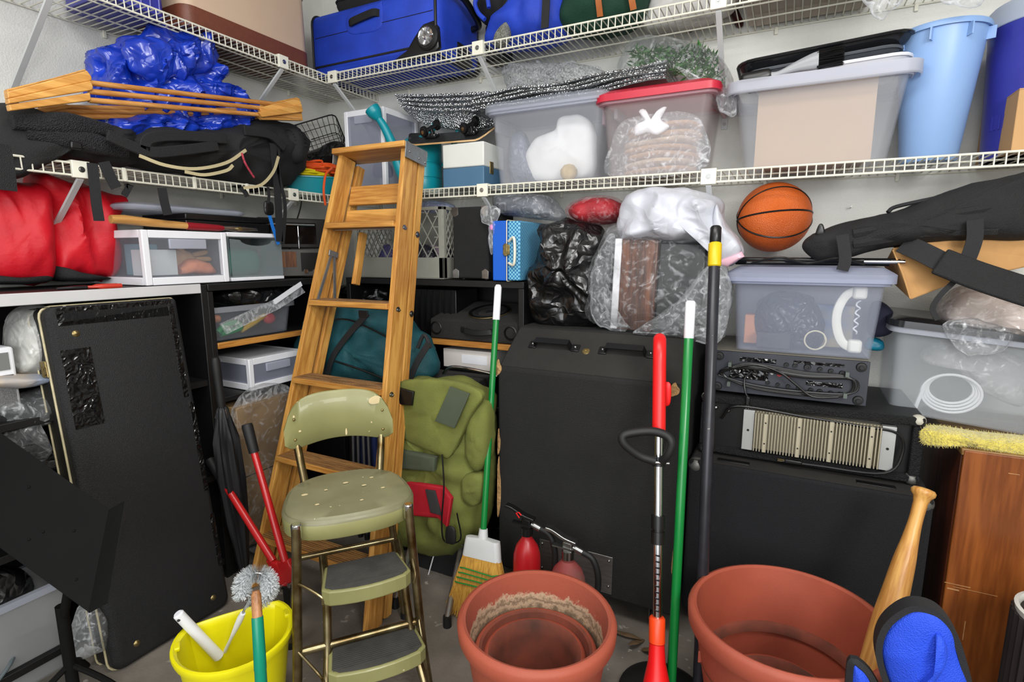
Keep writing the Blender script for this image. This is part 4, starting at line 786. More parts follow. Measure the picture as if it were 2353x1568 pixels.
# flat things lying on the drawers
zl = zt+.004
t = thing('lopping_shears', 'garden shears with a varnished wooden handle and red grip lying on the drawer', 'shears', (.385, P(430, 518, X=.385).y, zl+.016), 90)
def yl(u, v=518): return P(u, v, X=.385).y-t.location.y
SHW = wood('shear_ash', (206,158,92), (176,126,66), 'x', 1.2)
MB().tube([(yl(256), 0, .013), (yl(285), 0, .014), (yl(350), 0, .008), (yl(430), 0, .003)], [.014, .0155, .014, .012], 14).build('wooden_handle', SHW, t)
MB().tube([(yl(428), 0, .003), (yl(440), 0, .002), (yl(500), 0, .0), (yl(512), 0, 0)], [.0135, .014, .0125, .009], 14).build('red_grip', mat('dull_red_grip', (140,22,34), .35), t)
MB().puff([(yl(505), -.004), (yl(540), -.012), (yl(592), -.004), (yl(590), .006), (yl(540), .01), (yl(510), .008)], .004, .004, smooth=False).build('blade', STEEL, t)
MB().cyl((yl(546), 0, .0), (yl(546), -.016, 0), .008, n=10).build('pivot_nut', BRASS, t)
t = thing('record_player', 'flat black case lying behind the shears on the drawers', 'case', (.2, P(520, 510, X=.3).y, zl), 90)
MB().b2(-.18, .19, -.12, .16, .0, .045).build('base', BLACKP, t, bevel=.004); MB().b2(-.18, .19, -.12, .16, .047, .07).build('lid', BLACKP, t, bevel=.004)
t = thing('storage_bin_cover', 'translucent grey bin lid lying on the black case behind the red bag', 'bin cover', (.18, P(435, 490, X=.3).y, zl+.072), 90); lw = P(568, 490, X=.3).y-P(300, 490, X=.3).y
MB().stack([(rrect(lw, .28, .04), 0), (rrect(lw, .28, .04), .018), (rrect(lw-.05, .24, .03), .026)]).build('panel', LIDC, t, ang=30); MB().tube([(a, b, .01) for a, b in rrect(lw+.004, .284, .042)], .007, 6, closed=True).build('rim', LIDC, t)
# dark appliances in the corner
t = thing('toaster_oven', 'black toaster oven in the corner behind the ladder', 'appliance', (.245, -.51, TZ+.135), 62)
MB().b2(-.17, .17, -.10, .10, 0, .135).build('body', mat('dull_black_metal', (36,34,32), .4, .2, var=.3), t, bevel=.006)
MB().b2(-.15, .08, -.103, -.10, .02, .115).build('glass_door', mat('dark_glass', (14,12,12), .1), t); MB().cyl((-.14, -.12, .105), (.07, -.12, .105), .005, n=8).build('door_handle', CHROME, t)
for q in (0, 1): MB().cyl((.125, -.10, .04+.05*q), (.125, -.112, .04+.05*q), .014, n=14).build('knob', BLACKP, t)
MB().tube([(-.0, -.104, .0), (-.0, -.104, .11)], .002, 6).build('wire_rack_edge', CHROME, t)
t = thing('stereo_receiver', 'stereo receiver with a wood-grain side under the toaster oven', 'appliance', (.235, -.5, TZ), 62)
MB().b2(-.17, .17, -.115, .12, .008, .13).build('body', mat('grey_metal', (92,90,88), .4, .5), t, bevel=.003); MB().b2(-.18, -.17, -.118, .12, .004, .132).build('wood_side', wood('walnut_side', (120,72,38), (70,38,20), 'y', 2), t)
MB().b2(-.15, -.02, -.117, -.115, .05, .12).build('wood_front', wood('walnut_front', (126,76,38), (78,42,20), 'z', 2), t); MB().b2(.0, .16, -.1185, -.115, .03, .115).build('display', BLACKP, t)
for q in range(4): MB().cyl((.02+.04*q, -.115, .03), (.02+.04*q, -.125, .03), .009, n=12).build('knob', CHROME, t)
# hand tools in front of the red bag
t = thing('pliers', 'pliers with red grips lying in front of the red bags', 'pliers', (.40, P(190, 640, X=.40).y, TZ+.008), 90)
for s_ in (-1, 1): MB().tube(catmull([(-.0, s_*.004, 0), (.04, s_*.014, 0), (.10, s_*.012, 0)], 4), [.004]*4+[.0075]*5, 8).build('grip', mat('red_grip', (200,60,44), .4), t)
MB().soft([(-.07, 0, 0, .004, .003), (-.03, 0, 0, .012, .006), (.005, 0, 0, .014, .006)], 0, n=14).build('jaw', mat('dark_steel', (60,60,62), .35, .8), t)
# ------------------------------------------------------------------ inside the left bookcase
SZ = .824
t = thing('desk_speaker', 'white plastic speaker at the left frame edge inside the bookcase', 'speaker', (.27, P(-28, 850, X=.36).y, SZ), 90)
MB().b2(-.06, .06, -.1, .1, 0, .21).build('cabinet', WHITEP, t, bevel=.008); MB().b2(-.05, .05, -.104, -.1, .01, .13).build('grille', mat('grey_grille', (150,150,150), .6, var=.5, vs=300, bump=.8, bs=500), t); MB().b2(-.04, .045, -.103, -.1, .145, .195).build('display', mat('lcd_grey', (120,122,120), .2), t)
FOAMW = mat('white_wrap', (206,206,200), .6, var=.15, vs=5)
t, b, a0, z0 = softthing('wrapped_bundle', 'round white bundle in a clear plastic bag inside the left bookcase', 'plastic bag', [(22,852),(20,800),(26,730),(50,706),(95,702),(105,735),(138,760),(145,800),(135,845),(90,862),(45,860)], clearbag('milky_bag', (232,232,228), .3, .9, 12, .9, .2), X=.3, tf=.1, tb=.1, amp=.012, sc_=12, seed=2)
MB().puff(rel(oYZ([(30,850),(28,780),(45,740),(90,735),(130,770),(132,840),(85,856)], .3), a0, z0), .085, .085, .004, 8, 3).build('white_roll', FOAMW, t)
t, b, a0, z0 = softthing('folded_cloth', 'folded cream and blue cloth under the wrapped bundle', 'cloth', [(-60,880),(-40,862),(60,858),(140,852),(142,862),(90,878),(20,892)], mat('cream_cloth', (206,182,142), .85, var=.3, vs=7, col2=(120,140,170)), X=.33, tf=.09, tb=.1, amp=.008, sc_=12, seed=5, part='cloth')
t, b, a0, z0 = softthing('film_wrapped_pack', 'black pack wrapped in shiny clear film, lower shelf of the left bookcase', 'plastic bag', [(-60,1010),(-60,925),(0,905),(60,900),(105,893),(122,935),(105,965),(60,985),(100,1040),(60,1060)], FILM2, X=.3, tf=.11, tb=.1, amp=.02, sc_=9, seed=8, fold=.02)
MB().puff(rel(oYZ([(-50,1000),(-50,935),(60,920),(105,935),(60,975)], .3), a0, z0), .09, .08, .004, 8, 3).build('black_pack', NYLON, t)
t, b, a0, z0 = softthing('bin_liner_bag', 'glossy black bin liner bag on the lower shelf beside the guitar case', 'plastic bag', [(60,1070),(90,990),(140,960),(185,985),(195,1060),(150,1090)], BLKBAG, X=.26, tf=.1, tb=.1, amp=.02, sc_=9, seed=18)
# ------------------------------------------------------------------ guitar case
TOLEX = mat('black_tolex', (23,23,25), .55, var=.15, vs=6, bump=.5, bs=420, spots=((196,140,84), 34, .79)); PIPING = mat('ivory_piping', (196,184,146), .5, var=.3, vs=40); TAPE = mat('black_gaffer_tape', (14,14,16), .16, var=.3, vs=14, bump=.6, bs=26, kind='crumple')
gw, gh, gd = .405, 1.15, .13; tilt = .123
t = thing('guitar_case', 'worn black hard guitar case leaning against the left bookcase', 'guitar case', (.585, -1.392, .004), 90); t.rotation_euler = (-tilt, 0, math.radians(90))
out = [(-gw/2, 0), (gw/2-.005, 0), (gw/2-.005, gh*.62), (gw/2-.012, gh), (-gw/2+.02, gh)]
out = []
for (x, z, r) in ((gw/2-.01, 0, .03), (gw/2-.012, gh, .012), (-gw/2+.006, gh, .03), (-gw/2, 0, .035)):
    sx = 1 if x > 0 else -1; sz = 1 if z > .5 else -1
    for i in range(5):
        a = math.pi/2*i/4
        if sx > 0 and sz < 0: c, s_ = math.sin(a), -math.cos(a)
        elif sx > 0: c, s_ = math.cos(a), math.sin(a)
        elif sz > 0: c, s_ = -math.sin(a), math.cos(a)
        else: c, s_ = -math.cos(a), -math.sin(a)
        out.append((x-sx*r+c*r, z-sz*r+s_*r))
ins = lambda k_: [(x*(1-k_*2/gw), gh/2+(z-gh/2)*(1-k_*2/gh)) for x, z in out]
MB().loft([[(x, 0, z) for x, z in ins(.02)], [(x, .004, z) for x, z in ins(.008)], [(x, .014, z) for x, z in ins(.001)], [(x, .035, z) for x, z in out], [(x, gd-.02, z) for x, z in out], [(x, gd, z) for x, z in ins(.02)]]).build('shell', TOLEX, t, ang=50)
MB().tube([(x, .034, z) for x, z in ins(-.002)], .0035, 6, closed=True).build('piping', PIPING, t); MB().tube([(x, .041, z) for x, z in ins(-.001)], .0022, 6, closed=True).build('seam', BLACKP, t)
MB().tube([(x, gd-.03, z) for x, z in ins(-.002)], .003, 6, closed=True).build('piping', PIPING, t)
for z in (.97, .45, .25): 
    o = MB().box((-gw/2-.002, .05, z), (.005, .035, .05)).build('latch', BRASS, t, bevel=.003); p_ = MB().tube([(-gw/2-.006, .035, z-.015), (-gw/2-.013, .03, z-.02), (-gw/2-.013, .03, z+.004), (-gw/2-.006, .035, z+.006)], .0025, 6).build('latch_wire', BRASS, t); p_.parent = o
MB().tube(catmull([(-gw/2, .06, .62), (-gw/2-.035, .06, .60), (-gw/2-.04, .06, .5), (-gw/2, .06, .47)], 4), .009, 8).build('carry_handle', BLACKP, t)
for x, z in ((-.13, gh-.085), (-.13, .06), (.13, .06)): MB().lathe([(0, -.006), (.008, -.004), (.011, 0)], 14).build('stud', BRASS, t); 
for o in [c for c in t.children if c.name.startswith('stud')]: pass
st = [c for c in t.children if c.name.startswith('stud')]
for o, (x, z) in zip(st, ((-.13, gh-.085), (-.13, .06), (.13, .06))): o.location = (x, .001, z); o.rotation_euler.x = -math.pi/2
def tapes(x0, x1, z0, z1, y=-.0015): MB().b2(x0, x1, y, y+.002, z0, z1).build('tape', TAPE, t, bevel=.0006)
tapes(-.178, -.10, .78, gh-.13); tapes(-.17, .165, gh-.06, gh-.005, .0)
tapes(.152, .17, .80, gh-.02); tapes(.168, .185, .16, .36); tapes(.165, .182, .45, .78)
MB().b2(-.19, .18, .03, gd-.02, gh-.0005, gh+.0015).build('tape', TAPE, t)
for x, z, a, b in ((-.162, .66, .004, .008), (-.158, .60, .005, .012), (-.16, .71, .006, .004), (-.15, .30, .005, .006), (.162, .74, .003, .01), (-.165, .20, .006, .008), (-.155, .09, .007, .007), (.17, .1, .004, .006), (-.165, .79, .02, .003), (-.1, .45, .003, .003), (.1, .62, .0015, .05)):
    MB().puff([(-a, -b), (a, -b*.6), (a*.7, b), (-a*.8, b*.7)], .0012, .0005).build('scuff', mat('worn_wood', (190,140,90), .8, var=.3, vs=60) if x == -.162 else bpy.data.materials['worn_wood'], t).location = (x, .002 if x > -.14 else .006, z)
# ------------------------------------------------------------------ music stand, floor bin at far left
A = CAM+ray(12, 1003)*1.42; B = CAM+ray(250, 1172)*1.40; Cc = CAM+ray(203, 1408)*1.34; Dd = A+(Cc-B)
STANDB = mat('satin_black_steel', (11,11,11), .8, var=.2, spec=.2)
t = thing('music_stand', 'black sheet metal music stand in front of the guitar case', 'music stand', (Cc.x-.1, Cc.y-.06, 0))
loc = t.location; ex = (B-A).normalized(); ez = (B-Cc).normalized(); nn = ex.cross(ez).normalized()
if nn.dot(CAM-B) < 0: nn = -nn
def quad(pts, th, nm, bev=.002): 
    q = [p-loc for p in pts]; return MB().loft([[p for p in q], [p-nn*th for p in q]]).build(nm, STANDB, t, smooth=False, bevel=bev)
A2 = A-(B-A)*.5; D2 = Dd-(Cc-Dd)*.5
quad([A2, B, Cc, D2], .003, 'desk'); lipv = nn*.045+ex*.02
B2_, C2_ = CAM+ray(287, 1150)*1.34, CAM+ray(247, 1384)*1.28; q = [B-loc, B2_-loc, C2_-loc, Cc-loc]; MB().loft([q, [p+ex*.003 for p in q]]).build('ledge', STANDB, t, smooth=False)
pc = (A+Cc)/2*.5+(B+Cc)/2*.5
foot = P(178, 1640, Z=0); pt = P(150, 1360, Y=(Cc.y+foot.y)/2)
MB().cyl(Vector((pc.x, pc.y, pc.z))-nn*.02-loc, Vector((foot.x, foot.y, .3))-loc, .011, n=12).build('inner_pole', STANDB, t); MB().cyl(Vector((foot.x, foot.y, .34))-loc, Vector((foot.x, foot.y, .03))-loc, .015, n=12).build('outer_pole', STANDB, t)
for k_ in range(3): a = k_*2.09+.5; MB().tube(catmull([Vector((foot.x, foot.y, .16))-loc, Vector((foot.x+.1*math.cos(a), foot.y+.1*math.sin(a), .10))-loc, Vector((foot.x+.2*math.cos(a), foot.y+.2*math.sin(a), .008))-loc], 4), .008, 8).build('tripod_leg', STANDB, t)
for f1, f2 in ((.3, .3), (.5, .6), (.75, .4), (.4, .75), (.85, .8)):
    p_ = A+(B-A)*f1+(Dd-A)*f2; o = MB().ball((0, 0, 0), .004, 8, 6).build('rivet', STANDB, t); o.location = p_-loc
c0 = P(120, 1345, Z=.30); c1 = P(0, 1402, Z=.30)
tote('storage_bin', 'open clear plastic bin on the floor at the lower left corner', (c0.x-.105, (c0.y+c1.y)/2-.06, 0), 90, .32, .15, .36, .18, .30, transl('milky_plastic', (214,216,216), .5), PPD)
t, b, a0, z0 = softthing('bin_liner_bag', 'black plastic bag stuffed in the open floor bin at lower left', 'plastic bag', [(-80,1400),(-70,1330),(-10,1300),(50,1310),(70,1345),(40,1385),(-20,1400)], BLKBAG, X=c0.x-.11, tf=.07, tb=.07, amp=.02, sc_=9, seed=28)
c_ = MB().tube(catmull([(.05+.07*math.cos(a), .08*math.sin(a*.9), .06+.05*math.sin(a)) for a in [i*.7 for i in range(14)]], 4), .005, 8).build('grey_cable', mat('grey_cable_m', (90,100,104), .5)); c_.location = (c0.x-.12, (c0.y+c1.y)/2-.1, .02); tag(c_, 'grey cable loosely coiled in the open floor bin', 'cable')
t, b, a0, z0 = softthing('plastic_sack', 'limp clear plastic sack on the floor between the music stand and guitar case', 'plastic bag', [(165,1510),(170,1440),(190,1395),(225,1390),(240,1440),(238,1485),(205,1500)], FILM2, X=.52, tf=.05, tb=.04, amp=.015, sc_=12, seed=33)
# ------------------------------------------------------------------ corner bookcase contents
bz = .957; yA, yB = P(484, 775, X=.40).y, P(672, 760, X=.40).y; w_ = yB-yA; bh_ = P(570, 702, X=.40).z-bz
tote('storage_bin', 'small clear bin of toys on the oak shelf left of the ladder', (.24, (yA+yB)/2, bz+.002), 90, w_, .28, w_+.03, .31, bh_, PPC, PP, r=.025)
ym = (yA+yB)/2
c_ = MB().tube(catmull([(-.05, 0, .02), (-.02, 0, .04), (.03, 0, .05), (.05, 0, .03), (.02, 0, .02), (-.04, 0, .012)], 4), .013, 10).build('toy_goggles', mat('bright_green', (30,160,90), .4)); c_.location = (.34, ym-.07, bz+.01); c_.rotation_euler.z = math.radians(90); tag(c_, 'bright green toy goggles in the small toy bin', 'toy')
c_ = MB().ball((0, 0, 0), .016, 16, 12).build('wooden_bead', mat('orange_wood', (196,120,70), .4)); c_.location = (.34, ym-.12, bz+.085); tag(c_, 'orange wooden ball in the small toy bin', 'ball')
c_ = MB().tube([(-.06, 0, .0), (.0, 0, .03), (.06, 0, .055)], [.008, .014, .01], 10).build('toy_banana', mat('banana_yellow', (220,180,60), .5)); c_.location = (.33, ym+.05, bz+.02); c_.rotation_euler.z = math.radians(90); tag(c_, 'yellow curved toy in the small toy bin', 'toy')
c_ = MB().ball((0, 0, 0), (.02, .03, .025), 16, 12).build('red_toy', mat('toy_red', (190,50,60), .5)); c_.location = (.33, ym+.13, bz+.06); tag(c_, 'red toy at the right inside the small toy bin', 'toy')
t, b, a0, z0 = softthing('bin_liner_bag', 'crumpled glossy black bag on top of the small toy bin', 'plastic bag', [(476,690),(480,668),(520,655),(580,648),(632,652),(650,672),(640,690),(560,702),(500,700)], BLKBAG, X=.26, tf=.12, tb=.1, amp=.022, sc_=13, seed=43, K=16, n=8)
t = thing('ziplock_sleeve', 'long clear zip bag slanting across the small toy bin', 'plastic bag', P(600, 720, X=.41)); q = [P(u, v, X=.415)-t.location for u, v in ((520,768),(505,745),(650,680),(690,658),(700,672),(640,710))]
MB().loft([[Vector((p.x-.004, p.y, p.z)) for p in q], [Vector((p.x+.004, p.y, p.z)) for p in q]]).build('sleeve', FILM2, t, smooth=False); q = [P(u, v, X=.42)-t.location for u, v in ((630,695),(692,652))]; MB().ribbon(q, .02, .006, (1, 0, 0)).build('zip_strip', WHITEP, t)
# second plastic drawer
yA, yB = P(580, 915, X=.42).y, P(705, 905, X=.42).y; zt = P(580, 826, X=.42).z
drawerbox('drawer_box', 'white framed plastic drawer under the oak shelf, beside the umbrella', (.22, (yA+yB)/2-.0, .738), 90, yB-yA, .39, zt-.738, WHITEP, PANE)
# carton in plastic
KR2 = mat('brown_carton', (156,126,84), .75, var=.12)
yA, yB = P(545, 930, X=.43).y, P(668, 930, X=.43).y
t = thing('wrapped_carton', 'brown cardboard carton wrapped in clear film under the white drawer', 'box', (.30, (yA+yB)/2, .085), 90); w_ = yB-yA; zt = P(600, 925, X=.43).z-.085
MB().b2(-w_/2, w_/2+.02, -.12, .14, 0, min(zt, .60)).build('carton', KR2, t, bevel=.003); MB().b2(-w_/2, w_/2+.02, -.121, -.119, .3, .304).build('flap_seam', BLACKP, t)
MB().puff([(-w_/2-.01, 0), (w_/2+.03, 0), (w_/2+.03, .6), (-w_/2-.01, .6)], .03, .01, .012, 9, 3, e=6).build('film', FILM, t).location.y = -.11
# umbrella
a, b = P(494, 822, X=.53), P(562, 1300, X=.53)
t = thing('umbrella', 'furled black umbrella leaning beside the guitar case', 'umbrella', (b.x, b.y, max(b.z-.12, 0))); d = (a-b); top = Vector((d.x, d.y, d.z+b.z-t.location.z)); bot = Vector((0, 0, .0)); ax = (top-bot).normalized(); Lu = (top-bot).length
def au(f_): return bot+ax*(Lu*f_)
UMB = mat('black_umbrella_cloth', (13,14,18), .6, var=.25)
MB().tube([au(.80), au(.83), au(.87), au(.93), au(.985), au(1)], [.013, .0155, .0135, .0155, .0155, .012], 14).build('grip', RUBBER, t); MB().cyl(au(.0), au(.82), .005, n=8).build('shaft', BLACKP, t)
rings = []; n1_ = ax.orthogonal().normalized(); n2_ = ax.cross(n1_)
for f_, r_ in ((.04, .008), (.12, .02), (.3, .034), (.5, .044), (.66, .04), (.74, .026), (.79, .018), (.80, .012)):
    rings.append([au(f_)+(n1_*math.cos(j*math.pi/16)+n2_*math.sin(j*math.pi/16))*r_*(1+.22*math.sin(j*math.pi/16*8+f_*5)) for j in range(32)])
MB().loft(rings).build('canopy', UMB, t, ang=80)
for j in range(8): MB().cyl(au(.79)+(n1_*math.cos(j*.785)+n2_*math.sin(j*.785))*.018, au(.755)+(n1_*math.cos(j*.785)+n2_*math.sin(j*.785))*.026, .0016, n=6).build('rib_tip', CHROME, t)
# bolt cutters
BCR = mat('red_enamel', (186,26,28), .32, var=.2, vs=9, coat=.2)
YC = -1.16; pj = P(664, 1325, Y=YC)
t = thing('bolt_cutters', 'long red bolt cutters with a black grip standing beside the bucket', 'bolt cutters', (pj.x, YC, 0)); lc = t.location
g1, e1 = P(567, 975, Y=YC+.03)-lc, P(584, 1040, Y=YC+.03)-lc; k1 = P(655, 1290, Y=YC)-lc
MB().tube([g1, g1+(e1-g1)*.08, e1], [.017, .0195, .0175], 14).build('grip', RUBBER, t); MB().tube([e1, k1], [.0125, .0135], 14).build('handle_tube', BCR, t)
g2 = P(500, 1075, X=.62)-lc; k2 = P(628, 1290, Y=YC)-lc; g2 = P(512, 1105, Y=YC+.02)-lc; MB().tube([g2, k2], [.0125, .0135], 14).build('handle_tube', BCR, t); MB().tube([g2-(k2-g2).normalized()*.1, g2], [.019, .0175], 14).build('grip', RUBBER, t)
for (kx, px_) in ((k1, [(640,1290),(665,1285),(678,1310),(680,1345),(668,1352),(655,1330)]), (k2, [(615,1285),(640,1290),(660,1318),(664,1345),(650,1348),(640,1330)])):
    MB().puff([((P(u, v, Y=YC)-lc).x, (P(u, v, Y=YC)-lc).z) for u, v in px_], .012, .012, smooth=False, e=6).build('head_lever', BCR, t, bevel=.002)
for u, v in ((653,1345),(674,1340)): p_ = P(u, v, Y=YC)-lc; MB().cyl((p_.x, -.02, p_.z), (p_.x, .02, p_.z), .009, n=12).build('pivot_bolt', STEEL, t)
p_ = P(664, 1345, Y=YC)-lc; MB().puff([(p_.x-.022, p_.z), (p_.x+.022, p_.z), (p_.x+.02, p_.z*.5), (p_.x+.004, .004), (p_.x-.004, .004), (p_.x-.02, p_.z*.5)], .014, .014, smooth=False, e=6).build('jaws', mat('blackened_steel', (48,46,46), .4, .8), t)
# ------------------------------------------------------------------ on and in the back bookcase
TB = BT-.002; CRATE = mat('grey_crate_plastic', (146,146,136), .5, var=.12)
xa, xb = P(818, 640, Y=-.37).x, P(1020, 640, Y=-.37).x; hC = P(1018, 475, Y=-.37).z-TB; cw = xb-xa; cdp = .30
t = thing('milk_crate', 'grey plastic milk crate with diamond lattice sides on the black bookcase', 'crate', ((xa+xb)/2, -.37+cdp/2, TB+.002))
def lattice(w_, z0, z1, nx, mk):
    st = w_/nx; h = z1-z0
    for i in range(-int(h/st)-2, nx+1):
        for s_ in (1, -1):
            # diagonal bar clipped to the panel
            xs = -w_/2+i*st if s_ > 0 else w_/2-i*st; p0 = [xs, z0]; p1 = [xs+s_*h*.62, z1]
            def clip(p, q):
                for lim in (-w_/2, w_/2):
                    if (p[0]-lim)*(lim) > 0 and abs(p[0]) > w_/2:
                        f_ = (lim-p[0])/(q[0]-p[0]) if q[0] != p[0] else 0; p[:] = [lim, p[1]+f_*(q[1]-p[1])]
            clip(p0, p1); clip(p1, p0)
            if abs(p0[0]) <= w_/2+1e-4 and abs(p1[0]) <= w_/2+1e-4 and abs(p0[1]-p1[1]) > .01 and min(p0[1], p1[1]) >= z0-1e-4 and max(p0[1], p1[1]) <= z1+1e-4: mk(p0, p1)
def side(w_, mapf):
    def bar(a, b): MB().tube([mapf(a[0], a[1]), mapf(b[0], b[1])], .0028, 5).build('lattice_bar', CRATE, t)
    def pan(x0, x1, z0, z1, nm='panel'):
        p = [mapf(x0, z0), mapf(x1, z0), mapf(x1, z1), mapf(x0, z1)]; c = Vector((0, 0, (z0+z1)/2)); nrm = (p[1]-p[0]).cross(p[3]-p[0]).normalized()*.004
        MB().loft([[q+nrm for q in p], [q-nrm for q in p]]).build(nm, CRATE, t, smooth=False, bevel=.0015)
    lattice(w_-.05, hC*.30, hC-.012, 8, bar); pan(-w_/2, w_/2, .004, hC*.30); pan(-w_/2, w_/2, hC-.014, hC, 'rim'); pan(-w_/2, -w_/2+.022, .004, hC, 'corner_post'); pan(w_/2-.022, w_/2, .004, hC, 'corner_post')
    for i in range(5): MB().tube([mapf(w_/2-.045, hC*.3+i*hC*.14), mapf(w_/2, hC*.3+i*hC*.14)], .003, 5).build('rung', CRATE, t)
side(cw, lambda x, z: Vector((x, -cdp/2, z))); side(cdp, lambda x, z: Vector((cw/2, x, z))); side(cdp, lambda x, z: Vector((-cw/2, x, z)))
MB().b2(-cw/2, cw/2, cdp/2-.004, cdp/2, .004, hC).build('back_panel', CRATE, t); MB().b2(-cw/2, cw/2, -cdp/2, cdp/2, 0, .006).build('floor_panel', CRATE, t)
rnd = random.Random(6); pal = [(88,84,130), (150,120,150), (40,40,48), (120,130,170), (60,58,70), (170,150,170)]
for i in range(9):
    x = (xa+xb)/2+(-.11+.11*(i % 3)); y = -.30+.08*(i//3); m_ = mat('wrapped_item_%d' % i, pal[i % 6], .3, var=.4, bump=.6, bs=30, kind='crumple')
    c_ = MB().puff([(-.05, 0), (.05, 0), (.055, .08), (.03, .13), (-.03, .14), (-.055, .07)], .035, .035, .01, 16, i).build('wrapped_item', m_); c_.location = (x, y, TB+.012); tag(c_, ('indigo', 'mauve', 'black', 'pale blue', 'charcoal', 'lilac')[i % 6]+' film-wrapped item, '+('front', 'middle', 'back')[i//3]+' row inside the grey milk crate', 'package', 'wrapped items in the milk crate')
t, b, a0, z0 = softthing('plastic_sleeve', 'clear blueish plastic bag crumpled on top of the milk crate', 'plastic bag', [(945,480),(960,470),(1000,462),(1040,470),(1038,484),(1000,492)], clearbag('blue_film', (150,160,190), .25, .8, 20), Y=-.28, tf=.06, tb=.06, amp=.012, sc_=14, seed=3)
# small black guitar amplifier
AMPB = mat('black_amp_cloth', (24,24,25), .8, var=.2, bump=.5, bs=600, kind='weave')
xa, xb = P(1042, 645, Y=-.37).x, P(1122, 648, Y=-.37).x; hA = P(1042, 478, Y=-.37).z-TB
t = thing('practice_amplifier', 'small black amplifier cabinet with metal corners between crate and blue case', 'amplifier', ((xa+xb)/2, -.25, TB+.002)); w_ = xb-xa
MB().b2(-w_/2, w_/2, -.12, .12, .006, hA).build('cabinet', AMPB, t, bevel=.008)
for sx in (-1, 1):
    for z in (.006, hA):
        for y in (-.12,): 
            o = MB().puff([(-.016, -.02), (.016, -.02), (.016, .012), (0, .022), (-.016, .012)], .0015, .0015, smooth=False, e=8).build('corner_plate', STEEL, t); o.location = (sx*(w_/2-.014), y-.001, z+(.02 if z < .1 else -.02)); o.rotation_euler.y = 0 if z < .1 else math.pi
            o2 = MB().box((sx*(w_/2), y+.012, z+(.014 if z < .1 else -.014)), (.003, .026, .03)).build('corner_plate', STEEL, t, bevel=.001)
    for y in (-.08, .08): MB().cyl((sx*(w_/2-.03), y, 0), (sx*(w_/2-.03), y, .007), .01, n=12).build('foot', RUBBER, t)
t, b, a0, z0 = softthing('plastic_sleeve', 'small clear bag with a pink scrap hanging between amplifier and blue case', 'plastic bag', [(1106,480),(1125,472),(1150,480),(1142,510),(1138,550),(1130,585),(1124,560),(1126,520),(1108,510)], FILM2, Y=-.392, tf=.012, tb=.01, amp=.01, sc_=20, seed=7)
MB().ball((0, 0, 0), (.008, .005, .012), 10, 8).build('pink_scrap', mat('pink_plastic', (235,130,190), .4), t).location = (.006, -.006, .11)
# blue lunch case
BLU2 = mat('bright_blue_vinyl', (14,92,200), .4, var=.1); 
m, nt, b_, out_ = base('blue_gingham'); tc = N(nt, 'ShaderNodeTexCoord'); ck = N(nt, 'ShaderNodeTexChecker'); ck.inputs['Scale'].default_value = 130; ck.inputs[1].default_value = (*lin((120,190,215)), 1); ck.inputs[2].default_value = (*lin((40,110,165)), 1); nt.links.new(tc.outputs['Object'], ck.inputs[0]); nt.links.new(ck.outputs[0], b_.inputs['Base Color']); b_.inputs['Roughness'].default_value = .5; GING = m
xa, xm, xb = P(1132, 645, Y=-.40).x, P(1166, 645, Y=-.40).x, P(1194, 650, Y=-.40).x; hB = P(1190, 508, Y=-.40).z-TB
t = thing('lunch_case', 'bright blue vinyl case with gingham band and white handle', 'case', ((xa+xb)/2, -.27, TB+.003)); w_ = xb-xa
MB().b2(-w_/2, xm-(xa+xb)/2, -.13, .14, 0, hB).build('body', BLU2, t, bevel=.004); MB().b2(xm-(xa+xb)/2, w_/2, -.128, .138, .002, hB-.002).build('gingham_lid', GING, t, bevel=.005)
MB().tube([(xm-(xa+xb)/2, a, b+hB/2) for a, b in rrect(.272, hB+.002, .006, 2)], .0022, 6, closed=True).build('edge_trim', mat('cream_trim', (220,210,180), .5), t)
hx = (xm+xb)/2-(xa+xb)/2-.008
MB().tube(catmull([(hx-.012, -.132, hB*.30), (hx+.018, -.15, hB*.27), (hx+.026, -.155, hB*.4), (hx+.026, -.155, hB*.6), (hx+.018, -.15, hB*.72), (hx-.012, -.132, hB*.66)], 4), .0055, 10).build('handle', mat('ivory_handle', (236,232,214), .4), t)
MB().box((hx-.022, -.134, hB*.52), (.03, .006, .04)).box((hx-.022, -.139, hB*.52), (.016, .006, .05)).build('clasp', BRASS, t, bevel=.002)
# media tower, subwoofer
OZ = .92
xa, xb = P(945, 760, Y=-.30).x, P(1055, 765, Y=-.30).x
t = thing('disc_rack', 'black ribbed disc rack on the oak shelf behind the ladder', 'rack', ((xa+xb)/2-.02, -.2, OZ)); w_ = xb-xa
MB().b2(-w_/2, w_/2, -.09, .1, 0, .215).build('case', BLACKP, t, bevel=.003)
for i in range(8): MB().b2(-w_/2+.006+i*w_/8, -w_/2+.012+i*w_/8, -.1, -.09, .008, .21).build('rib', mat('black_gloss', (20,20,22), .25) if i == 0 else bpy.data.materials['black_gloss'], t)
CARP = mat('charcoal_carpet', (50,49,48), .95, var=.45, vs=240, bump=.9, bs=420)
xa, xb = P(988, 785, Y=-.37).x, P(1196, 800, Y=-.37).x-.0; xb = min(xb, 1.368); zf = P(1090, 738, Y=-.36).z-OZ; zb_ = P(1090, 694, Y=-.12).z-OZ
t = thing('subwoofer_box', 'charcoal carpeted subwoofer box with a strap handle on the oak shelf', 'speaker', ((xa+xb)/2, -.2, OZ)); w_ = xb-xa
MB().prism([(-.165, 0), (.15, 0), (.15, zb_), (.08, zb_), (-.165, zf)], -w_/2, w_/2, 'yz').build('cabinet', CARP, t, smooth=False, bevel=.008)
an = math.atan2(zb_-zf, .245); R = Matrix.Rotation(an, 3, 'X'); c0_ = Vector((.02, -.045, zf+(zb_-zf)*.49))
def disc(prof, m_, nm): o = MB().lathe(prof, 36).build(nm, m_, t); o.location = c0_; o.rotation_euler.x = an; return o
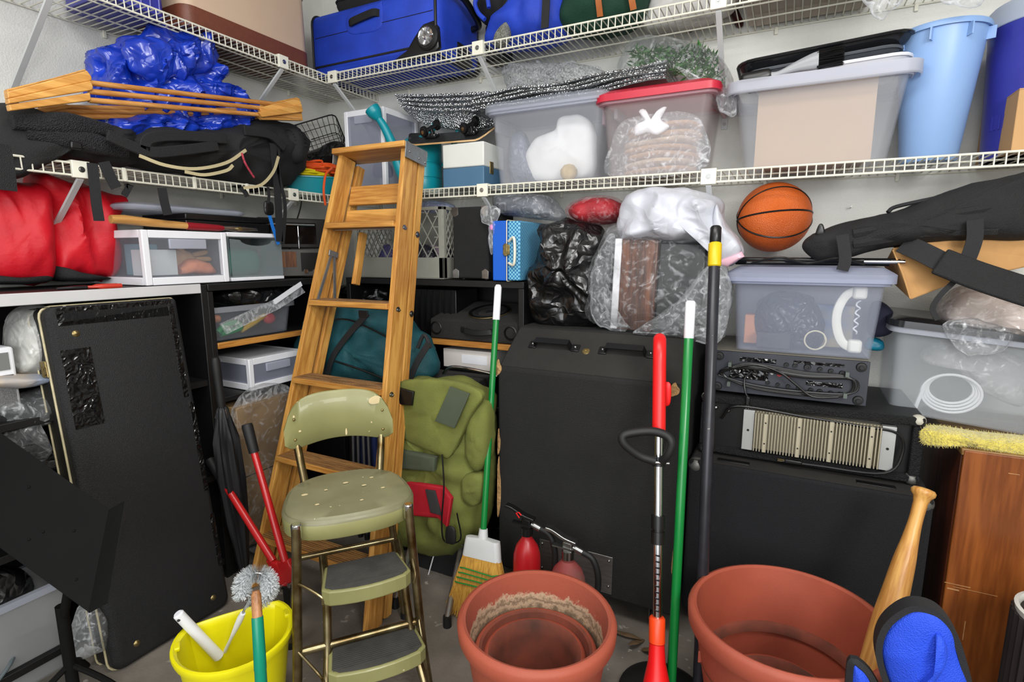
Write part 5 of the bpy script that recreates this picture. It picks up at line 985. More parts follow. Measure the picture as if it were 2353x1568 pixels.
disc([(.088, .001), (.095, .006), (.088, .010), (.080, .006)], BLACKP, 'speaker_ring'); disc([(.082, .004), (.07, .008), (.06, .002), (.02, -.008), (.018, .002), (0, .004)], mat('paper_cone', (30,30,32), .6), 'cone'); disc([(.097, .001), (.099, .004), (.097, .006)], BRASS, 'gold_trim')
MB().tube(catmull([(-.04, -.166, zf*.55), (-.03, -.178, zf*.54), (.03, -.184, zf*.46), (.09, -.178, zf*.52), (.10, -.166, zf*.55)], 5), 1, sec=[(-.010,-.004),(.010,-.004),(.010,.004),(-.010,.004)], up=(0, -1, 0)).build('strap_handle', RUBBER, t)
for x in (-.045, .105): MB().box((x, -.168, zf*.55), (.026, .006, .024)).build('handle_plate', BLACKP, t, bevel=.002)
for x in (-w_/2+.035, w_/2-.035): o = MB().lathe([(.028, -.001), (.030, .004), (.026, .006), (.018, -.02), (0, -.022)], 24).build('port', BLACKP, t); o.location = (x, -.166, zf*.55); o.rotation_euler.x = math.pi/2
t, b, a0, z0 = softthing('bin_liner_bag', 'shiny black plastic bag on the oak shelf behind the ladder rungs', 'plastic bag', [(745,700),(750,672),(790,655),(850,652),(900,662),(905,690),(870,708),(800,712)], BLKBAG, Y=-.2, tf=.1, tb=.1, amp=.02, sc_=11, seed=53, K=16)
b.location.z = max(0, OZ+.01-z0)
# below the oak shelf
t = thing('paper_ream_box', 'white flat carton on the middle shelf behind the broom handle', 'box', (P(1080, 830, Y=-.33).x, -.2, .64)); zt = P(1080, 805, Y=-.34).z-.64
MB().b2(-.13, .13, -.15, .13, zt-.085, zt).build('carton', mat('white_card', (214,208,202), .8, var=.05), t, bevel=.003); MB().b2(-.13, .13, -.14, .13, 0, zt-.088).build('black_case_below', BLACKP, t, bevel=.005); MB().b2(-.03, .10, -.1515, -.15, zt-.06, zt-.02).build('label', WHITEP, t)
t = thing('car_speaker_box', 'low black speaker enclosure under the white carton, behind the green rucksack', 'speaker', (P(1065, 860, Y=-.4).x, -.47, .70)); MB().b2(-.13, .15, -.05, .06, 0, .09).build('cabinet', CARP, t, bevel=.006); o = MB().lathe([(.03, 0), (.034, .005), (.028, .008), (.02, -.004), (0, -.006)], 24).build('driver', BLACKP, t); o.location = (-.085, -.051, .045); o.rotation_euler.x = math.pi/2
MB().b2(-.13, .15, -.05, .06, -.70, -.001).build('stand_carton', BLACKWOOD, t)
t = thing('metal_tube_frame', 'bent steel tube resting over the black speaker enclosure', 'tube', (P(1065, 830, Y=-.5).x, -.5, .795)); MB().tube(catmull([(-.10, .0, .0), (-.07, 0, .03), (0, 0, .035), (.12, 0, .025), (.16, 0, .015)], 5), .007, 10).build('tube', CHROME, t)
# teal duffel
TEALF = mat('teal_nylon', (12,78,86), .65, var=.25, vs=6, bump=.25, bs=200, col2=(8,60,68))
t, b, a0, z0 = softthing('sports_duffel', 'teal nylon sports duffel with black straps behind the ladder', 'bag', [(690,800),(700,760),(730,715),(800,695),(880,705),(940,745),(985,790),(1000,840),(985,872),(900,885),(780,880),(700,860)], TEALF, Y=-.55, tf=.12, tb=.12, amp=.035, sc_=6, seed=9, part='body', fold=.015, K=16, n=8)
def lw(u, v, Y): p = P(u, v, Y=Y); return Vector((p.x-a0, Y+.55, p.z-z0))
for q in ([(845,720),(800,770),(765,820),(750,870)], [(735,745),(745,800),(740,860)], [(985,790),(960,830),(940,875)]): MB().ribbon(catmull([lw(u, v, -.675) for u, v in q], 5), .026, .004, (0, -1, 0)).build('strap', WEB, t)
for q in ([(740,740),(800,735),(880,770),(930,800)], [(770,830),(830,850),(900,878)]): MB().tube(catmull([lw(u, v, -.672) for u, v in q], 5), .004, 6).build('piping', BLACKP, t)
o = MB().box((0, 0, 0), (.05, .006, .03)).build('patch', RUBBER, t, bevel=.003); o.location = lw(835, 722, -.675)
for q in ([(960,800),(975,770),(990,800)],): MB().tube(catmull([lw(u, v, -.66) for u, v in q], 5), .008, 8).build('carry_loop', WEB, t)
# folded camp chairs behind the ladder (support the duffel)
NAVY = mat('navy_canvas', (24,40,92), .8, var=.35, vs=9); DARKF = mat('dark_canvas', (26,27,32), .85, var=.3)
for i, (x, y, m_, lab) in enumerate(((.70, -.56, NAVY, 'folded navy canvas camp chair standing behind the ladder, on the left'), (.86, -.55, DARKF, 'folded black canvas camp chair standing behind the ladder, in the middle'), (1.0, -.54, NAVY, 'folded navy canvas camp chair standing behind the ladder, on the right'))):
    t = thing('camp_chair', lab, 'folding chair', (x, y, 0), 8*i-6, 'folded camp chairs'); hh = .735
    for dx in (-.05, -.018, .018, .05):
        MB().cyl((dx*1.2, -.05, .012), (dx*.9, -.035, hh), .0085, n=10).build('frame_tube', mat('alu_tube', (150,154,160), .3, .9, var=.2) if i == 0 and dx == -.05 else bpy.data.materials['alu_tube'], t); MB().cyl((dx*1.2, -.05, 0), (dx*1.2, -.05, .03), .012, n=10).build('foot', RUBBER, t)
    MB().puff([(-.065, .18), (.065, .18), (.06, .45), (.065, hh+.005), (-.06, hh+.005), (-.065, .5)], .022, .05, .012, 12, i, e=3).build('canvas', m_, t); MB().puff([(-.06, .55), (.06, .52), (.05, .68), (-.05, .7)], .012, .01, .008, 14, i).build('folded_arm', m_, t).location.y = -.045
# ------------------------------------------------------------------ green rucksack on a frame
OLV = mat('olive_canvas', (112,118,52), .85, var=.2, vs=6, bump=.25, bs=300, col2=(92,96,42)); OLD = mat('dark_olive_patch', (72,80,62), .85, var=.2); REDN = mat('red_panel', (176,14,36), .7, var=.15)
YP = -.64
t, b, a0, z0 = softthing('rucksack', 'olive green canvas rucksack with a red panel on an aluminium frame', 'backpack', [(905,900),(935,875),(1000,872),(1060,876),(1105,895),(1130,930),(1128,1000),(1130,1080),(1122,1170),(1090,1240),(1010,1266),(935,1240),(908,1180),(900,1050)], OLV, Y=YP, tf=.13, tb=.11, amp=.03, sc_=7, seed=12, part='body', fold=.015, e=3, K=16, n=8)
b.location.z = 0; t.location.z = 0; zo = z0
for c in t.children: c.location.z = z0
def rk(u, v, Y): p = P(u, v, Y=Y); return Vector((p.x-a0, Y-YP, p.z))
def panel(px, Y, m_, nm, th=.01, wr=.004, e=6, par=None, smooth=None):
    o_ = [(rk(u, v, Y).x, rk(u, v, Y).z) for u, v in px]; o = MB().puff(o_, th, th, wr, 14, 3, e=e, smooth=(th >= .02)).build(nm, m_, par or t); o.location.y = Y-YP; return o
fl = panel([(905,885),(960,872),(1050,876),(1112,905),(1085,955),(1040,1045),(1010,1043),(920,1000),(902,960)], YP-.13, OLV, 'top_flap', .022, .006, 5)
panel([(1035,888),(1080,905),(1045,985),(1000,968)], YP-.165, OLD, 'flap_patch', .004, 0, par=t); panel([(918,1032),(1005,1050),(1000,1082),(920,1075)], YP-.145, OLD, 'front_pocket', .015, .003)
panel([(915,890),(952,900),(948,932),(920,930)], YP-.16, BLACKP, 'black_buckle_tab', .006, 0)
panel([(930,1105),(1020,1118),(1040,1145),(1030,1210),(1010,1190),(930,1182)], YP-.142, REDN, 'red_pocket', .012, .003); panel([(978,1125),(1000,1128),(1015,1185),(990,1178)], YP-.158, mat('charcoal_strip', (50,48,50), .8), 'dark_strip', .004, 0)
panel([(1080,940),(1125,930),(1128,1040),(1105,1080),(1080,1050)], YP-.08, OLV, 'side_pocket', .05, .008, 3); panel([(1070,1090),(1112,1088),(1115,1140),(1095,1160),(1070,1145)], YP-.09, OLV, 'side_pocket', .04, .008, 3)
MB().tube(catmull([rk(1016,1045,YP-.165), rk(1020,1120,YP-.17), rk(1015,1200,YP-.17), rk(1022,1245,YP-.15), rk(1058,1240,YP-.14), rk(1050,1180,YP-.15)], 5), .003, 6).build('draw_cord', BLACKP, t); MB().puff([(-.02, -.03), (.02, -.03), (.02, .03), (-.015, .03)], .008, .008).build('cord_toggle', RUBBER, t).location = rk(1035, 1230, YP-.15)
ALU = mat('aluminium', (180,182,184), .3, .9, var=.15)
fb = P(1028, 1440, Z=0)
for dx, nm in ((.03, 'frame_tube'), (-.20, 'frame_tube')):
    MB().tube([Vector((fb.x-a0+dx-.03, fb.y-YP+.0, .03)), rk(1060, 1260, YP-.04)+Vector((dx-.03, 0, 0)), rk(1075, 1000, YP+.05)+Vector((dx-.03, 0, 0))], .012, 12).build(nm, ALU, t); MB().cyl(Vector((fb.x-a0+dx-.03, fb.y-YP, .0)), Vector((fb.x-a0+dx-.03, fb.y-YP, .04)), .015, n=12).build('rubber_foot', RUBBER, t)
p0, p1 = rk(945, 1375, YP-.1), rk(1030, 1400, YP-.1); MB().cyl(p0, p1, .013, n=12).build('cross_tube', ALU, t); p0, p1 = rk(1010, 1245, YP-.06), rk(1065, 1250, YP-.06); MB().cyl(p0, p1, .008, n=10).build('cross_tube', ALU, t)
panel([(915,1280),(1065,1250),(1060,1300),(1035,1395),(915,1375)], YP-.03, NYLON, 'back_panel', .012, .004); MB().cyl(rk(1000, 1265, YP-.07), rk(965, 1390, YP-.07), .0025, n=6).build('tension_cord', WHITEP, t)
# ------------------------------------------------------------------ broom
GRN = mat('green_enamel', (14,120,52), .28, var=.06); STRAWB = mat('broom_corn', (208,160,66), .75, var=.35, vs=60, stretch=(6, 6, .6), col2=(160,112,40)); GTW = mat('green_twine', (30,130,50), .7)
fl_ = P(1098, 1430, Z=0); tp = P(1145, 655, Y=-.60)
t = thing('broom', 'straw broom with a green handle and white ferrule beside the black cabinet', 'broom', (fl_.x, fl_.y, 0)); d = tp-fl_; Lb = d.length; ax = d.normalized(); an = Vector((0, 0, 1)).rotation_difference(ax)
hd = bpy.data.objects; t.rotation_mode = 'QUATERNION'; t.rotation_quaternion = an
zf_ = (P(1118, 1275, Y=fl_.y+.09)-fl_).length; zc_ = (P(1118, 1232, Y=fl_.y+.1)-fl_).length
MB().cyl((0, 0, zc_), (0, 0, Lb-.13), .0115, n=14).build('handle', GRN, t); MB().tube([(0, 0, Lb-.13), (0, 0, Lb-.01), (0, 0, Lb)], [.0135, .0135, .009], 14).build('hanger_sleeve', WHITEP, t)
MB().stack([(rrect(.155, .036, .016), zf_-.004), (rrect(.14, .038, .016), zf_+.05), (rrect(.135, .036, .016), zf_+.064), (rrect(.035, .034, .014), zf_+.068), (rrect(.03, .03, .014), zf_+.10)]).build('ferrule', mat('pale_grey_plastic', (206,208,208), .45), t, ang=30)
MB().stack([(rrect(.25, .035, .015), .03), (rrect(.215, .04, .016), zf_*.55), (rrect(.15, .034, .015), zf_)]).build('straw_core', STRAWB, t, ang=30)
br = MB(); rnd = random.Random(3)
for i in range(700):
    x = rnd.uniform(-1, 1); y = rnd.choice((-1, 1))*rnd.uniform(.6, 1) if rnd.random() < .85 else rnd.uniform(-1, 1); x2 = x*rnd.uniform(.115, .135)+rnd.uniform(-.006, .006)
    br.tube([(x*.072, y*.016, zf_), (x*.10+rnd.uniform(-.003, .003), y*.021, zf_*.55), (x2, y*.022+rnd.uniform(-.006, .006), rnd.uniform(.002, .05))], .0012, 3)
o = br.build('bristles', STRAWB, t, smooth=False); o['kind'] = 'stuff'
for i in range(4): z = zf_*(.80-.075*i); wv = .165+.012*i; MB().tube([(a, b, z+.003*math.sin(a*90)) for a, b in rrect(wv, .052, .024, 5)], .0024, 6, closed=True).build('stitching', GTW, t)
# ------------------------------------------------------------------ big black speaker cabinet
CARPB = mat('black_cabinet_cloth', (17,17,17), .8, var=.2, vs=5, bump=.35, bs=500, kind='weave', col2=(22,22,21)); DUST = mat('dusty_black_cloth', (30,29,27), .85, var=.25, vs=5, bump=.3, bs=500, kind='weave', col2=(42,40,36)); CHIP = mat('exposed_chipboard', (186,146,96), .9, var=.4, vs=60, bump=.6, bs=90)
X0, X1, FYc = 1.425, 2.088, -.65
t = thing('speaker_cabinet', 'tall black speaker cabinet with strap handles and a metal plate, on casters', 'speaker', ((X0+X1)/2, -.35, 0)); w_ = X1-X0
prof = [(-.30, .09), (.30, .09), (.30, 1.015), (-.115, 1.018), (-.30, .883)]
MB().prism(prof, -w_/2, w_/2, 'yz').build('cabinet', CARPB, t, smooth=False, bevel=.008)
v = Vector((0, .185, .135)).normalized(); nrm = Vector((0, -.135, .185)).normalized(); s0 = Vector((0, -.30, .883)); Ls = .229
Rm = Matrix((Vector((1, 0, 0)), v, nrm)).transposed()
MB().loft([[s0+Vector((x, 0, 0))+v*q+nrm*.0015 for x, q in ((-w_/2+.008, .012), (w_/2-.008, .012), (w_/2-.008, Ls-.012), (-w_/2+.008, Ls-.012))], [s0+Vector((x, 0, 0))+v*q+nrm*-.002 for x, q in ((-w_/2+.008, .012), (w_/2-.008, .012), (w_/2-.008, Ls-.012), (-w_/2+.008, Ls-.012))]]).build('sloped_panel', DUST, t, smooth=False)
for hx in (-.155, .115):
    c0_ = s0+v*Ls*.56+Vector((hx, 0, 0))
    o = MB().ribbon([c0_+Vector((-.085, 0, 0))+nrm*.004, c0_+Vector((-.07, 0, 0))+nrm*.004, c0_+Vector((-.065, 0, 0))+nrm*.03, c0_+Vector((.065, 0, 0))+nrm*.03, c0_+Vector((.07, 0, 0))+nrm*.004, c0_+Vector((.095, 0, 0))+nrm*.004], .026, .004, nrm).build('strap_handle', BLACKP, t)
    for dx in (-.08, .088):
        p_ = MB().box(c0_+Vector((dx, 0, 0))+nrm*.004, (.03, .034, .006), Rm).build('handle_plate', BLACKP, t, bevel=.002); r_ = MB().ball(c0_+Vector((dx, 0, 0))+nrm*.009, .005, 8, 6).build('rivet', STEEL, t)
c0_ = s0+v*Ls*.52+Vector((-.025, 0, 0)); o = MB().lathe([(0, 0), (.006, .001), (.007, .004), (.013, .003), (.015, 0)], 20).build('screw_cup', BRASS, t); o.location = c0_+nrm*.002; o.rotation_mode = 'QUATERNION'; o.rotation_quaternion = Vector((0, 0, 1)).rotation_difference(nrm)
for x, z, sx_, sz_ in ((-w_/2, .885, .012, .03), (w_/2-.03, .875, .014, .022), (-w_/2, .60, .006, .05), (-w_/2, .42, .008, .12), (w_/2-.005, .30, .008, .05)):
    o = MB().puff([(-sx_, -sz_), (sx_*.5, -sz_*.7), (sx_, 0), (sx_*.4, sz_*.5), (0, sz_), (-sx_*.8, sz_*.6)], .003, .002, .004, 40, int(z*50), e=5).build('worn_corner', CHIP, t); o.location = (x+.004, -.300, z)
pc0 = (Vector((1326, 1305, 0))); a, b = P(1240, 1248, Y=-.652), P(1408, 1282, Y=-.652); c_, d_ = P(1408, 1368, Y=-.652), P(1240, 1330, Y=-.652)
x0_, x1_ = a.x-t.location.x, b.x-t.location.x; z1_, z0_ = b.z+.0, c_.z
o = MB().b2(x0_, x1_, -.304, -.301, z0_, z1_).build('metal_plate', mat('brushed_plate', (150,148,144), .4, .85, var=.3, vs=14, stretch=(1, 1, 12)), t, bevel=.001)
for x in (x0_+.012, x1_-.012):
    for z in (z0_+.03, z1_-.015): MB().ball((x, -.305, z), .005, 8, 6).build('plate_screw', STEEL, t).parent = o
for sx in (-1, 1):
    for y in (-.25, .22):
        k_ = MB().b2(sx*(w_/2-.07)-.02, sx*(w_/2-.07)+.02, y-.02, y+.02, .075, .09).b2(sx*(w_/2-.07)-.014, sx*(w_/2-.07)-.011, y-.015, y+.015, .03, .08).b2(sx*(w_/2-.07)+.011, sx*(w_/2-.07)+.014, y-.015, y+.015, .03, .08).build('caster_fork', STEEL, t); k2_ = MB().lathe([(0, -.009), (.03, -.009), (.036, -.005), (.036, .005), (.03, .009), (0, .009)], 22).build('caster_wheel', RUBBER, t); k2_.location = (sx*(w_/2-.07), y, .037); k2_.rotation_euler.y = math.pi/2
lf = MB(); rnd = random.Random(5)
for i in range(3):
    c_ = P(1450+i*25, 1385+i*6, Y=-.66); o = MB().puff([(-.05, 0), (-.02, .014), (.03, .01), (.05, 0), (.02, -.012), (-.02, -.01)], .002, .002, .004, 20, i).build('dry_leaf', mat('dry_leaf_%d' % i, (110,86,60), .9, var=.4)); o.location = (c_.x, -.70-.02*i, .01); o.rotation_euler = (1.4, .3*i, i*1.2); tag(o, ('leftmost', 'middle', 'rightmost')[i]+' dry curled leaf on the floor under the black cabinet', 'leaf', 'dry leaves under the cabinet')
# ------------------------------------------------------------------ bags on the cabinet
CT = 1.02
softthing('bin_liner_bag', 'tall tied black bin liner bag standing on the speaker cabinet', 'plastic bag', [(1238,735),(1222,650),(1232,590),(1252,545),(1246,520),(1290,508),(1345,515),(1390,545),(1405,620),(1398,690),(1385,745),(1300,752)], BLKBAG, Y=-.33, tf=.12, tb=.13, amp=.05, sc_=7, seed=61, K=18, n=9, fold=.02)
t, b, a0, z0 = softthing('garment_film_bag', 'grey clothing in clear film under the lower back shelf', 'plastic bag', [(1140,452),(1200,448),(1262,452),(1285,475),(1300,500),(1270,508),(1200,500),(1150,490)], clearbag('grey_film_bag', (190,194,200), .2, .8, 16), Y=-.22, tf=.1, tb=.08, amp=.015, sc_=10, seed=4)
MB().puff(rel(oXZ([(1148,458),(1200,452),(1255,458),(1270,490),(1200,494),(1155,484)], -.22), a0, z0), .08, .07, .008, 9, 5).build('clothing', mat('grey_cloth', (92,96,108), .9), t)
t, b, a0, z0 = softthing('red_film_bag', 'red clothing in glossy clear film on the black bin bag', 'plastic bag', [(1308,485),(1325,465),(1370,450),(1415,455),(1440,475),(1438,505),(1400,520),(1345,520),(1315,505)], clearbag('red_bag_film', (240,200,205), .0, .3, 16, .6, .08), Y=-.27, tf=.12, tb=.1, amp=.014, sc_=9, seed=6)
MB().puff(rel(oXZ([(1314,485),(1330,468),(1370,455),(1412,460),(1434,478),(1432,502),(1398,515),(1348,515),(1320,502)], -.27), a0, z0), .108, .09, .008, 9, 6).build('red_clothing', mat('crimson_cloth', (170,8,28), .6, var=.3, vs=10), t)
# wood-sided device in a clear bag
WAL = wood('walnut_veneer', (116,68,42), (64,34,20), 'z', 1.3, .35)
xa, xb, xc, xd = [P(u, 650, Y=-.44).x for u in (1405, 1421, 1503, 1612)]; zt = P(1450, 552, Y=-.44).z
t = thing('typewriter', 'walnut and black electric typewriter standing on end in a clear bag', 'typewriter', ((xa+xd)/2, -.36, CT+.002)); t.rotation_euler = (0, .03, 0); ox = (xa+xd)/2; h_ = zt-CT
MB().b2(xa-ox, xb-ox, -.085, .1, 0, h_).build('white_edge', WHITEP, t, bevel=.004); MB().b2(xb-ox, xc-ox, -.08, .1, 0, h_-.002).build('walnut_panel', WAL, t, bevel=.003); MB().b2(xc-ox, xd-ox, -.06, .1, .0, h_-.01).build('black_body', BLACKP, t, bevel=.006)
for i in range(16): MB().box((xa-ox-.003, -.06, .01+i*.006), (.008, .04, .003)).build('vent_fin', BLACKP, t)
t, b, a0, z0 = softthing('plastic_sack', 'large crinkled clear bag around the walnut typewriter', 'plastic bag', [(1362,735),(1350,680),(1358,620),(1385,555),(1420,520),(1500,528),(1600,545),(1655,590),(1685,670),(1672,740),(1650,785),(1560,772),(1450,762)], FILM, Y=-.36, tf=.14, tb=.16, amp=.022, sc_=7, seed=71, K=18, n=8)
o = MB().puff(rel(oXZ([(1500,735),(1560,690),(1640,600),(1680,660),(1672,740),(1640,790),(1560,775),(1460,765)], -.45), a0, z0), .045, .04, .022, 12, 75, K=14).build('bag_bunch', FILM2, t); o.location.y = -.10
o = MB().puff(rel(oXZ([(1362,735),(1352,680),(1362,610),(1395,545),(1412,545),(1400,620),(1395,735),(1450,755),(1400,760)], -.45), a0, z0), .03, .03, .018, 14, 77, K=10).build('bag_bunch', FILM2, t); o.location.y = -.08
WBAG = mat('white_plastic_bag', (192,194,203), .4, var=.06, vs=6, bump=.5, bs=12, kind='crumple'); 
t, b, a0, z0 = softthing('white_bin_bag', 'white plastic bin bag with a pink hem draped over the clear bag', 'plastic bag', [(1437,545),(1432,490),(1450,450),(1490,432),(1540,438),(1600,448),(1645,465),(1660,500),(1690,545),(1708,585),(1670,610),(1650,570),(1610,555),(1560,560),(1500,552)], WBAG, Y=-.36, tf=.14, tb=.13, amp=.045, sc_=6, seed=81, fold=.02, K=18, n=8)
o = MB().puff(rel(oXZ([(1648,600),(1706,578),(1712,590),(1672,614),(1655,610)], -.44), a0, z0), .02, .02, .003, 9, 2, smooth=False).build('pink_hem', mat('pink_hem_film', (226,180,196), .4), t); o.location.y = -.10
o = MB().puff(rel(oXZ([(1648,470),(1668,520),(1705,575),(1660,605),(1645,560),(1640,510)], -.44), a0, z0), .035, .03, .012, 10, 12).build('hanging_flap', WBAG, t); o.location.y = -.09
# ------------------------------------------------------------------ right-hand stack
X0, X1 = 2.098, 2.772; FB = -.53
t = thing('speaker_cabinet', 'wide low black carpeted speaker cabinet under the amplifier', 'speaker', ((X0+X1)/2, -.28, 0)); w_ = X1-X0; H_ = .607
NICK = mat('dull_nickel', (120,120,116), .5, .6, var=.3, vs=30)
CARPG = mat('blue_black_carpet', (22,23,27), .95, var=.35, vs=200, bump=.6, bs=380)
MB().b2(-w_/2, w_/2, FB+.28, .26, .05, H_).build('cabinet', CARPG, t, bevel=.012, seg=3); MB().b2(-w_/2+.01, w_/2-.01, FB+.285, .25, H_, H_+.0012).build('dusty_top', DUST, t)
for sx in (-1, 1):
    MB().ball((0, 0, 0), (.027, .027, .027), 16, 10).build('corner_cap', NICK, t).location = (sx*(w_/2-.022), FB+.28+.022, H_-.022)
    for y in (FB+.34, .2): MB().cyl((sx*(w_/2-.06), y, 0), (sx*(w_/2-.06), y, .05), .022, n=14).build('foot', RUBBER, t)
    MB().b2(sx*.2-.05, sx*.2+.05, FB+.31, FB+.335, H_, H_+.004).build('recess_plate', BLACKP, t, bevel=.001)
# amplifier with heat sink
xa, xb = 2.118, 2.745; zb, zt = .612, .822; FA = -.455
t = thing('power_amplifier', 'black road-worn amplifier with a finned metal heat sink', 'amplifier', ((xa+xb)/2, -.26, zb)); w_ = xb-xa; h_ = zt-zb; yf = FA+.26
GRAIN = mat('grained_black_vinyl', (18,18,21), .5, var=.2, bump=.9, bs=300)
for z0_, z1_ in ((.006, .028), (h_-.028, h_)): MB().b2(-w_/2, w_/2, yf, .2, z0_, z1_).build('case_rail', GRAIN, t, bevel=.008, seg=3)
for sx in (-1, 1): MB().b2(sx*w_/2, sx*(w_/2-.028), yf, .2, .028, h_-.028).build('case_side', GRAIN, t, bevel=.006)
MB().b2(-w_/2+.028, w_/2-.028, yf+.03, .19, .028, h_-.028).build('chassis', BLACKP, t); 
for sx in (-1, 1):
    for z in (.016, h_-.012): MB().ball((0, 0, 0), (.02, .02, .018), 14, 10).build('corner_cap', NICK if z < .1 else mat('bone_corner', (190,186,170), .5) if sx < 0 else bpy.data.materials['bone_corner'], t).location = (sx*(w_/2-.017), yf+.017, z)
    MB().cyl((sx*(w_/2-.05), yf+.05, 0), (sx*(w_/2-.05), yf+.05, .007), .014, n=12).build('foot', RUBBER, t)
hs0, hs1 = P(1706, 990, Y=FA).x-t.location.x, P(2058, 1010, Y=FA).x-t.location.x; z0_, z1_ = .04, h_-.04
FIN = mat('gold_anodised', (192,184,160), .4, .45, var=.15, vs=8); SILV = mat('silver_plate', (196,198,196), .4, .7, var=.15)
for x0_, x1_ in ((hs0, hs0+.034), (hs1-.036, hs1)): MB().b2(x0_, x1_, yf-.004, yf+.02, z0_-.004, z1_+.004).build('sink_plate', SILV, t, bevel=.001); MB().cyl(((x0_+x1_)/2, yf-.006, (z0_+z1_)/2), ((x0_+x1_)/2, yf, (z0_+z1_)/2), .004, n=8).build('plate_screw', BLACKP, t)
MB().b2(hs0+.03, hs1-.03, yf+.012, yf+.03, z0_, z1_).build('sink_base', FIN, t)
nf = 40; fin = None
for i in range(nf):
    x = hs0+.038+(hs1-hs0-.078)*i/(nf-1)
    if fin is None: fin = MB().b2(-.0016, .0016, yf-.018, yf+.014, z0_, z1_).build('fin', FIN, t, bevel=.0006); fin.location.x = x
    else: inst(fin, t, (x, 0, 0))
for i in (3, 14, 24, 36):
    x = hs0+.038+(hs1-hs0-.078)*(i+.5)/(nf-1); MB().b2(x-.005, x+.005, yf-.017, yf-.006, z0_, z1_).build('wide_fin', FIN, t)
    for z in (.07, .14): MB().cyl((x, yf-.0185, z), (x, yf-.016, z), .0025, n=8).build('fin_screw', BLACKP, t)
MB().tube(catmull([(hs0-.07, yf+.005, .13), (hs0-.02, yf-.006, z1_+.012), (.0, yf-.008, z1_+.004), (.15, yf-.008, z1_-.004), (hs1, yf-.006, z1_-.012), (hs1+.02, yf-.004, .10), (hs1-.02, yf-.01, .03), (.05, yf-.012, .022), (-.05, yf-.012, .02)], 6), .0045, 8).build('power_cord', BLACKP, t)
MB().box((-.02, yf-.014, .022), (.05, .012, .012)).build('plug', BLACKP, t, bevel=.003); MB().box((-.055, yf-.014, .024), (.02, .003, .002)).box((-.055, yf-.014, .019), (.02, .003, .002)).build('plug_pin', BRASS, t)
for x, z in ((-w_/2+.045, h_-.05), (-w_/2+.085, h_-.055)): MB().ball((x, yf+.026, z), (.008, .006, .008), 10, 8).build('knob', STEEL, t)
# mixer with cables
xa, xb = P(1635, 900, Y=-.43).x, P(1988, 915, Y=-.43).x; zb = .828; zt = P(1650, 806, Y=-.43).z; zt = .975
t = thing('mixer_amplifier', 'rack mixer with a black cable looped over its rear panel and taped jacks', 'mixer', ((xa+xb)/2, -.24, zb)); w_ = xb-xa; h_ = zt-zb; yf = -.19
GM = mat('grey_painted_steel', (74,74,80), .5, .3, var=.2); PANEL = mat('grey_blue_panel', (60,62,70), .45, .4, var=.25)
MB().b2(-w_/2, w_/2, yf+.004, .16, .008, h_).build('chassis', GM, t, bevel=.002); MB().b2(-w_/2-.004, w_/2+.004, yf, yf+.006, .006, h_-.002).build('rear_panel', PANEL, t, bevel=.001)
MB().b2(-w_/2, w_/2, yf, .16, h_, h_+.0015).build('dusty_top', mat('dusty_grey', (120,116,106), .8, var=.15), t)
for sx in (-1, 1):
    for z in (.022, h_-.02):
        o = MB().lathe([(0, .014), (.006, .014), (.0065, .008), (.013, .007), (.015, 0)], 18).build('corner_bolt', RUBBER, t); o.location = (sx*(w_/2-.018), yf, z); o.rotation_euler.x = math.pi/2
    MB().b2(sx*(w_/2-.055)-.005, sx*(w_/2-.055)+.005, yf-.028, yf, .03, .045).b2(sx*(w_/2-.055)-.005, sx*(w_/2-.055)+.005, yf-.028, yf, h_-.05, h_-.035).build('cord_bracket', mat('grey_green_metal', (96,104,98), .5, .4) if sx < 0 else bpy.data.materials['grey_green_metal'], t)
    MB().cyl((sx*(w_/2-.05), yf+.04, 0), (sx*(w_/2-.05), yf+.04, .009), .014, n=12).build('foot', RUBBER, t)
JR = mat('red_jack', (196,30,34), .4)
def jack(x, z, r=.008, m_=None):
    o = MB().lathe([(0, .003), (r*.4, .003), (r*.45, .009), (r*.8, .009), (r, .0)], 14).build('jack', m_ or BLACKP, t); o.location = (x, yf, z); o.rotation_euler.x = math.pi/2
for x, z, r in ((.0, .115, .008), (.025, .115, .008), (.06, .113, .011), (.095, .110, .008), (.125, .107, .008), (.155, .104, .008), (-.05, .05, .007), (-.02, .047, .007), (.01, .045, .007), (.04, .043, .007), (.075, .04, .008), (.10, .038, .009), (.13, .036, .009), (.155, .035, .009)): jack(x, z, r)
for x in (-.018, .008): jack(x, .082, .008, JR)
for x in (-.04, .03): jack(x, .084, .006, STEEL)
for x0_, x1_, z0_, z1_ in ((-.17, -.05, .055, .10), (-.14, -.03, .115, .13), (.06, .16, .055, .07), (.02, .16, .122, .132)): MB().b2(x0_, x1_, yf-.002, yf, z0_, z1_).build('tape', TAPE, t, bevel=.0006)
loop = []
for k_ in range(5):
    a_ = .012*k_*.5; e_ = w_/2-.035+.003*k_
    loop += [(-e_+.02, yf-.014-.001*k_, .095-.002*k_), (-.1, yf-.014-.0015*k_, .112-.004*k_), (.05, yf-.015-.001*k_, .098-.004*k_), (e_-.03, yf-.014, .098-.002*k_), (e_, yf-.013, .075), (e_-.02, yf-.014, .036+.002*k_), (.05, yf-.016, .024+.003*k_), (-.08, yf-.015, .028+.003*k_), (-e_+.03, yf-.014, .048+.002*k_), (-e_+.0, yf-.014, .07)]
MB().tube(catmull(loop+[(-.1, yf-.025, .11), (-.02, yf-.03, .095), (.03, yf-.03, .06), (.08, yf-.028, .025), (.15, yf-.02, .03)], 5), .0036, 7).build('cable', BLACKP, t)
